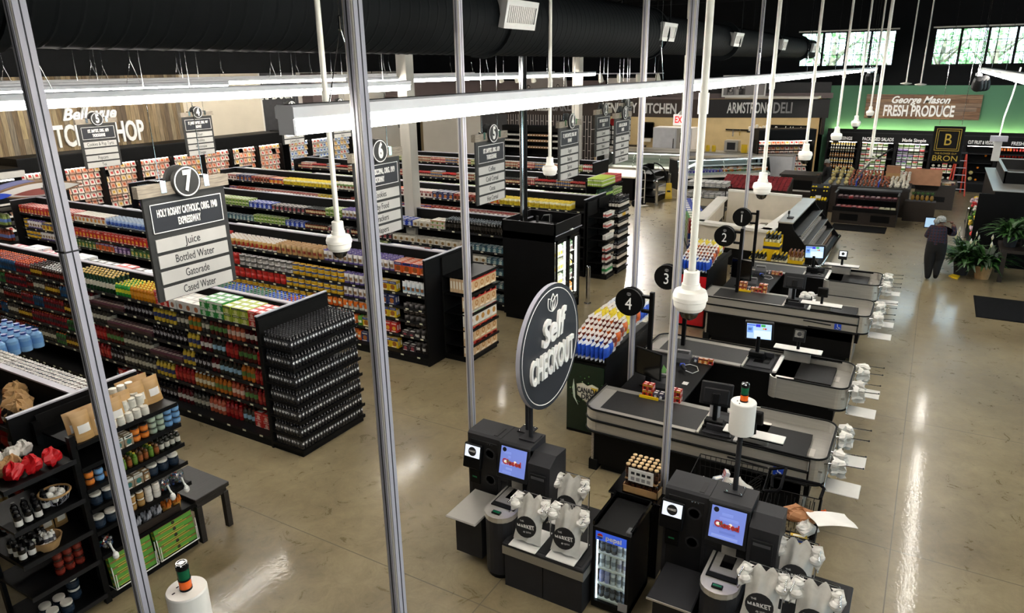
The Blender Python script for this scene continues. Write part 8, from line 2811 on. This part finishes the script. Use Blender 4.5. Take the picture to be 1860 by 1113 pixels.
for k, (x, w, h, lb) in enumerate([(29.5, .5, .75, 'steel oven box on the far kitchen table'), (30.7, .25, .4, 'blue bottle crate on the far kitchen table'), (31.6, .5, .8, 'steel slicer plate on the far kitchen table')]):
    b = MB().box(-w, w, -.25, .3, 0, h, 'blue' if k == 1 else 'steel2', None, None, .03)
    b.box(-w * .6, w * .6, -.27, -.25, h * .2, h * .8, 'charcoal' if k != 1 else 'letterwhite')
    o = tag(obj(['oven_box', 'bottle_crate', 'slicer'][k], b), lb, ['oven', 'crate', 'slicer'][k])
    o.location = (x, 29.2, .951)


# ---------------------------------------------------------------- people
def figure(name, label, loc, rz, J, mats, fat=1.2, scale=1.):
    """J: joints name -> (position, radius); one skinned body split by region into skin and clothing colours"""
    t = thing(name, label, 'person', loc, rz)
    t.scale = (scale,) * 3
    edges = [('pelvis', 'waist'), ('waist', 'chest'), ('chest', 'neck0'), ('neck0', 'neck'), ('neck', 'skull'), ('chest', 'shl'), ('shl', 'ell'), ('ell', 'wrl'), ('wrl', 'hal'), ('chest', 'shr'), ('shr', 'elr'), ('elr', 'wrr'), ('wrr', 'har'),
             ('pelvis', 'hil'), ('hil', 'knl'), ('knl', 'anl'), ('anl', 'tol'), ('pelvis', 'hir'), ('hir', 'knr'), ('knr', 'anr'), ('anr', 'tor')]
    names = list(J)
    me = bpy.data.meshes.new('body')
    me.from_pydata([J[n][0] for n in names], [(names.index(a), names.index(b)) for a, b in edges], [])
    for mm in mats:
        me.materials.append(MATS[mm])
    o = bpy.data.objects.new('body', me)
    COL.objects.link(o)
    sk = o.modifiers.new('skin', 'SKIN')
    sk.use_smooth_shade = True
    sv = me.skin_vertices[0].data
    for i, n in enumerate(names):
        r = J[n][1]
        r = r if isinstance(r, tuple) else (r, r)
        q_ = fat if n not in ('skull', 'hal', 'har', 'tol', 'tor', 'neck') else 1.12
        sv[i].radius = (r[0] * q_, r[1] * q_)
        sv[i].use_root = (n == 'pelvis')
    ss = o.modifiers.new('subsurf', 'SUBSURF')
    ss.levels = ss.render_levels = 2
    dg = bpy.context.evaluated_depsgraph_get()
    dg.update()
    ev = o.evaluated_get(dg)
    bm = bpy.data.meshes.new_from_object(ev)
    for mm in range(len(bm.materials), len(mats)):
        bm.materials.append(MATS[mats[mm]])
    bpy.data.objects.remove(o)
    for p in bm.polygons:
        c = p.center
        best, bd = None, 9
        for a, b in edges:
            A, B = Vector(J[a][0]), Vector(J[b][0])
            u = max(0, min(1, (c - A).dot(B - A) / (B - A).length_squared))
            d = (c - (A + (B - A) * u)).length
            if d < bd:
                bd, best = d, (a, b, u)
        a, b, u = best
        k = 1
        if b in ('neck', 'skull') or (b in ('hal', 'har')) or (b in ('wrl', 'wrr') and u > .9):
            k = 0
        elif b in ('hil', 'hir', 'knl', 'knr', 'anl', 'anr') or (a == 'pelvis' and b == 'waist' and u < .35):
            k = 2
        elif b in ('tol', 'tor'):
            k = 3
        p.material_index = k
        p.use_smooth = True
    obj('body', bm, t)
    return t


def hand(t, c, d, up, m='skin', curl=.6):
    """palm and five fingers around direction d"""
    d, up = Vector(d).normalized(), Vector(up).normalized()
    s = d.cross(up).normalized()
    c = Vector(c)
    h = MB()
    for i, (w, L) in enumerate(((-.03, .062), (-.01, .075), (.01, .07), (.03, .055))):
        p0 = c + d * .04 + s * w
        p1 = p0 + d * L * .5 - up * .01
        p2 = p1 + d * L * .35 - up * L * curl * .6
        p3 = p2 + d * L * .05 - up * L * curl * .6
        h.tube([p0 - d * .03, p0, p1, p2, p3], [.011, .011, .0095, .009, .006], 6, m)
    h.tube([c - s * .03, c - s * .05 + d * .02, c - s * .055 + d * .05 - up * .02], [.013, .012, .008], 6, m)
    h.ball(tuple(c + d * .015), .042, 10, 6, m, None, None, .9)
    obj('hand', h, t)


def head_bits(t, c, fwd, hair=None, net=True, tall=1.):
    """face on the skull: nose, eyes, mouth, ears, hair; c skull centre, fwd direction the face looks"""
    c, f = Vector(c), Vector(fwd).normalized()
    u = Vector((0, 0, 1))
    s = f.cross(u).normalized()
    fc = MB()
    fc.tube([c + f * .095 + u * .015, c + f * .115 - u * .015, c + f * .1 - u * .025], [.01, .017, .012], 6, 'skin')
    for k in (-1, 1):
        fc.ball(tuple(c + f * .09 + s * .033 * k + u * .02), .011, 8, 5, 'letterwhite'); fc.ball(tuple(c + f * .099 + s * .033 * k + u * .02), .006, 6, 4, 'hair')
        fc.ball(tuple(c + s * .088 * k - u * .005), .02, 8, 5, 'skin', None, None, 1.4)
    fc.tube([c + f * .094 - s * .025 - u * .055, c + f * .103 - u * .052, c + f * .094 + s * .025 - u * .055], .006, 5, 'red')
    obj('face', fc, t)
    if net:
        nb = MB()
        T = Matrix.Translation(c - f * .012 + u * .028)
        nb.lathe([(.108, -.02), (.112, .02), (.104, .06), (.075, .095), (.035, .112), (0, .116)], (0, 0, 0), 18, 'net', None, T)
        nb.tube([(.108 * math.cos(a), .108 * math.sin(a), -.02) for a in [2 * PI * i / 18 for i in range(18)]], .012, 5, 'net', None, True, T)
        if hair:
            nb.ball(tuple(c - f * .13 - u * .0), .075, 12, 7, 'net', None, None, .95)
        obj('hair_net', nb, t)


JW = {'pelvis': ((0, 0, .93), (.175, .15)), 'waist': ((.02, 0, 1.08), (.15, .13)), 'chest': ((.03, 0, 1.26), (.16, .125)), 'neck0': ((.03, 0, 1.4), (.075, .07)), 'neck': ((.04, 0, 1.46), .052), 'skull': ((.055, -.01, 1.545), (.088, .095)),
      'shl': ((.03, .17, 1.36), .07), 'ell': ((.03, .25, 1.12), .055), 'wrl': ((.22, .22, 1.24), .037), 'hal': ((.27, .2, 1.29), .03),
      'shr': ((.03, -.17, 1.36), .07), 'elr': ((.08, -.36, 1.22), .055), 'wrr': ((.2, -.31, 1.42), .037), 'har': ((.215, -.28, 1.47), .028),
      'hil': ((0, .095, .86), .125), 'knl': ((.05, .1, .48), .085), 'anl': ((-.05, .08, .09), .05), 'tol': ((.12, .09, .04), .042),
      'hir': ((0, -.095, .86), .125), 'knr': ((.08, -.1, .5), .085), 'anr': ((-.14, -.09, .2), .05), 'tor': ((-.06, -.09, .07), .04)}
t = figure('person', 'person in plaid shirt, black trousers and hair net walking away holding a tablet', (21.0, -.47, 0), 0.05, JW, ['skin', 'plaid', 'cloth_black', 'blackmatte'], 1.55)
hand(t, (.27, .2, 1.3), (.6, 0, .6), (-.6, 0, .6))
hand(t, (.22, -.275, 1.49), (.1, .7, .5), (0, -.5, .6))
head_bits(t, (.055, -.015, 1.55), (.55, -.83, 0), True)
tb = thing('tablet', 'tablet with a light blue screen held up by the walking person', 'tablet', (21.3, -.25, 1.3), .05)
T = Matrix.Rotation(-.25, 4, 'Y')
obj('case', MB().box(-.012, .012, -.1, .14, 0, .32, 'black', None, T, .008), tb)
obj('screen', MB().box(-.015, -.012, -.085, .125, .03, .295, 'screen', '9ab8d2', T), tb)
JS = {'pelvis': ((0, 0, .93), (.16, .13)), 'waist': ((.0, 0, 1.08), (.14, .115)), 'chest': ((-.02, 0, 1.28), (.165, .12)), 'neck0': ((-.03, 0, 1.42), (.075, .07)), 'neck': ((-.05, 0, 1.49), .05), 'skull': ((-.09, 0, 1.58), (.088, .095)),
      'shl': ((-.02, .18, 1.38), .068), 'ell': ((-.06, .26, 1.12), .052), 'wrl': ((-.26, .14, 1.08), .036), 'hal': ((-.32, .1, 1.09), .03),
      'shr': ((-.02, -.18, 1.38), .068), 'elr': ((-.06, -.26, 1.12), .052), 'wrr': ((-.26, -.14, 1.08), .036), 'har': ((-.32, -.1, 1.09), .03),
      'hil': ((0, .09, .86), .11), 'knl': ((-.02, .1, .48), .075), 'anl': ((.0, .1, .09), .05), 'tol': ((-.14, .11, .04), .042),
      'hir': ((0, -.09, .86), .11), 'knr': ((-.02, -.1, .48), .075), 'anr': ((.0, -.1, .09), .05), 'tor': ((-.14, -.11, .04), .042)}
for k, (loc, rz, lb, net, ms) in enumerate([((34.9, 14.9, .12), .3, 'person in black with a white cap bending over work in the kitchen, below sign 4', True, ['skin', 'cloth_black', 'cloth_black', 'blackmatte']), ((36.6, 16.3, .1), -.4, 'person in a white apron partly hidden at the back of the kitchen', True, ['skin', 'bagwhite', 'cloth_black', 'blackmatte']),
                                            ((31.9, 3.55, 0), -1.9, 'person in black with a tan cap standing behind the heaped produce island', True, ['skin', 'cloth_black', 'cloth_black', 'blackmatte'])]):
    t = figure('person', lb, loc, rz, JS, ms)
    hand(t, (-.33, .09, 1.09), (-1, -.2, 0), (0, 0, 1))
    hand(t, (-.33, -.09, 1.09), (-1, .2, 0), (0, 0, 1))
    head_bits(t, (-.09, 0, 1.585), (-1, 0, -.35), False, net)


# ---------------------------------------------------------------- set the goods out: the largest 300 of a kind one by one, the rest as one object
BLK = []
for G in (GA, GB, GC, GD, GE, GF, GG):
    BLK.append((G['x'] - .05, G['x'] + .05, G['y0'], G['y1'], .0, 2.05))
    BLK.append((G['x'] - .5, G['x'] + .5, G['y0'], G['y1'], .0, 1.72))
BLK += [(6.45, 7.75, 7.36, 7.95, 0, 1.75), (13.27, 14.5, 6.7, 7.95, 0, 2.2), (10.6, 11.55, 7.15, 7.7, 0, 1.8), (17.1, 18.45, 7.05, 7.6, 0, 1.85)]
PTS = np.array([(i[1], i[2], i[3] + SK[i[0]]['h'] * .9) for i in ITEMS])
EY = np.array(tuple(EYE))
D = PTS - EY
vis = np.ones(len(PTS), bool)
wz = D @ np.array(tuple(_f))
px = 930 + F_PX * (D @ np.array(tuple(CR))) / wz
py = 556.5 - F_PX * (D @ np.array(tuple(CU))) / wz
vis &= (px > -60) & (px < 1920) & (py > -40) & (py < 1160)
for bx_ in BLK:
    lo, hi = np.array(bx_[0::2]), np.array(bx_[1::2])
    inside = ((PTS > lo - .02) & (PTS < hi + .02)).all(1)
    with np.errstate(divide='ignore', invalid='ignore'):
        t0 = (lo - EY) / D
        t1 = (hi - EY) / D
    tn, tf = np.minimum(t0, t1).max(1), np.maximum(t0, t1).min(1)
    hid = (tn < tf) & (tf > 0) & (tn < .985)
    vis &= ~(hid & ~inside)
kinds = {}
for i, it in enumerate(ITEMS):
    if vis[i]:
        s = SK[it[0]]
        kinds.setdefault(s['kind'], []).append((s['h'] * s['w'] / (wz[i] ** 2), i))


def xform(it):
    k, x, y, z, rz, tilt, wh = it
    s = SK[k]
    if tilt > .5:
        z = z + s['d'] / 2 * math.sin(tilt)
    return Matrix.Translation((x, y, z)) @ Matrix.Rotation(rz, 4, 'Z') @ Matrix.Rotation(tilt, 4, 'X')


def arrays(me):
    nv, nf, nl = len(me.vertices), len(me.polygons), len(me.loops)
    v = np.empty(nv * 3, np.float32); me.vertices.foreach_get('co', v)
    lv = np.empty(nl, np.int32); me.loops.foreach_get('vertex_index', lv)
    lt = np.empty(nf, np.int32); me.polygons.foreach_get('loop_total', lt)
    mi = np.empty(nf, np.int32); me.polygons.foreach_get('material_index', mi)
    sm = np.empty(nf, bool); me.polygons.foreach_get('use_smooth', sm)
    c = np.empty(nl * 4, np.float32); me.color_attributes['Col'].data.foreach_get('color', c)
    return v.reshape(-1, 3), lv, lt, mi, sm, c, [m.name for m in me.materials]


LIMIT = 300
for kind, lst in kinds.items():
    lst.sort(key=lambda q: -q[0])
    for sc_, i in lst[:LIMIT]:
        it = ITEMS[i]
        s = SK[it[0]]
        o = bpy.data.objects.new(kind, s['mesh'])
        COL.objects.link(o)
        o.matrix_world = xform(it)
        lb = s['desc'] + (' ' if it[6].startswith(('on ', 'in ', 'at ')) else ', ') + it[6]
        o['label'] = lb
        o['category'] = kind.replace('_', ' ').split()[-1]
        o['group'] = lb
    rest = lst[LIMIT:]
    if not rest:
        continue
    cache, V, LV, LT, MI, SM, C, mats_, off = {}, [], [], [], [], [], [], [], 0
    for sc_, i in rest:
        it = ITEMS[i]
        if it[0] not in cache:
            cache[it[0]] = arrays(SK[it[0]]['mesh'])
        v, lv, lt, mi, sm, c, mn = cache[it[0]]
        M = np.array(xform(it), dtype=np.float32)
        V.append(v @ M[:3, :3].T + M[:3, 3])
        LV.append(lv + off)
        off += len(v)
        for n_ in mn:
            if n_ not in mats_:
                mats_.append(n_)
        LT.append(lt); SM.append(sm); C.append(c)
        MI.append(np.array([mats_.index(n_) for n_ in mn], np.int32)[mi])
    me = bpy.data.meshes.new(kind)
    V, LV, LT = np.concatenate(V), np.concatenate(LV), np.concatenate(LT)
    me.vertices.add(len(V)); me.vertices.foreach_set('co', V.ravel().astype(np.float32))
    me.loops.add(len(LV)); me.loops.foreach_set('vertex_index', LV.astype(np.int32))
    me.polygons.add(len(LT))
    me.polygons.foreach_set('loop_start', np.concatenate(([0], np.cumsum(LT)[:-1])).astype(np.int32))
    me.polygons.foreach_set('loop_total', LT.astype(np.int32))
    me.polygons.foreach_set('material_index', np.concatenate(MI).astype(np.int32))
    me.polygons.foreach_set('use_smooth', np.concatenate(SM))
    for n_ in mats_:
        me.materials.append(bpy.data.materials[n_])
    at = me.color_attributes.new('Col', 'FLOAT_COLOR', 'CORNER')
    at.data.foreach_set('color', np.concatenate(C).astype(np.float32))
    me.update(calc_edges=True)
    o = bpy.data.objects.new(kind + '_rest', me)
    COL.objects.link(o)
    tag(o, 'the farther and half-hidden ' + kind.replace('_', ' ') + ' rows on the store shelves', kind.replace('_', ' ').split()[-1], None, 'stuff')
bpy.context.view_layer.update()
settle_texts()
bpy.context.view_layer.update()
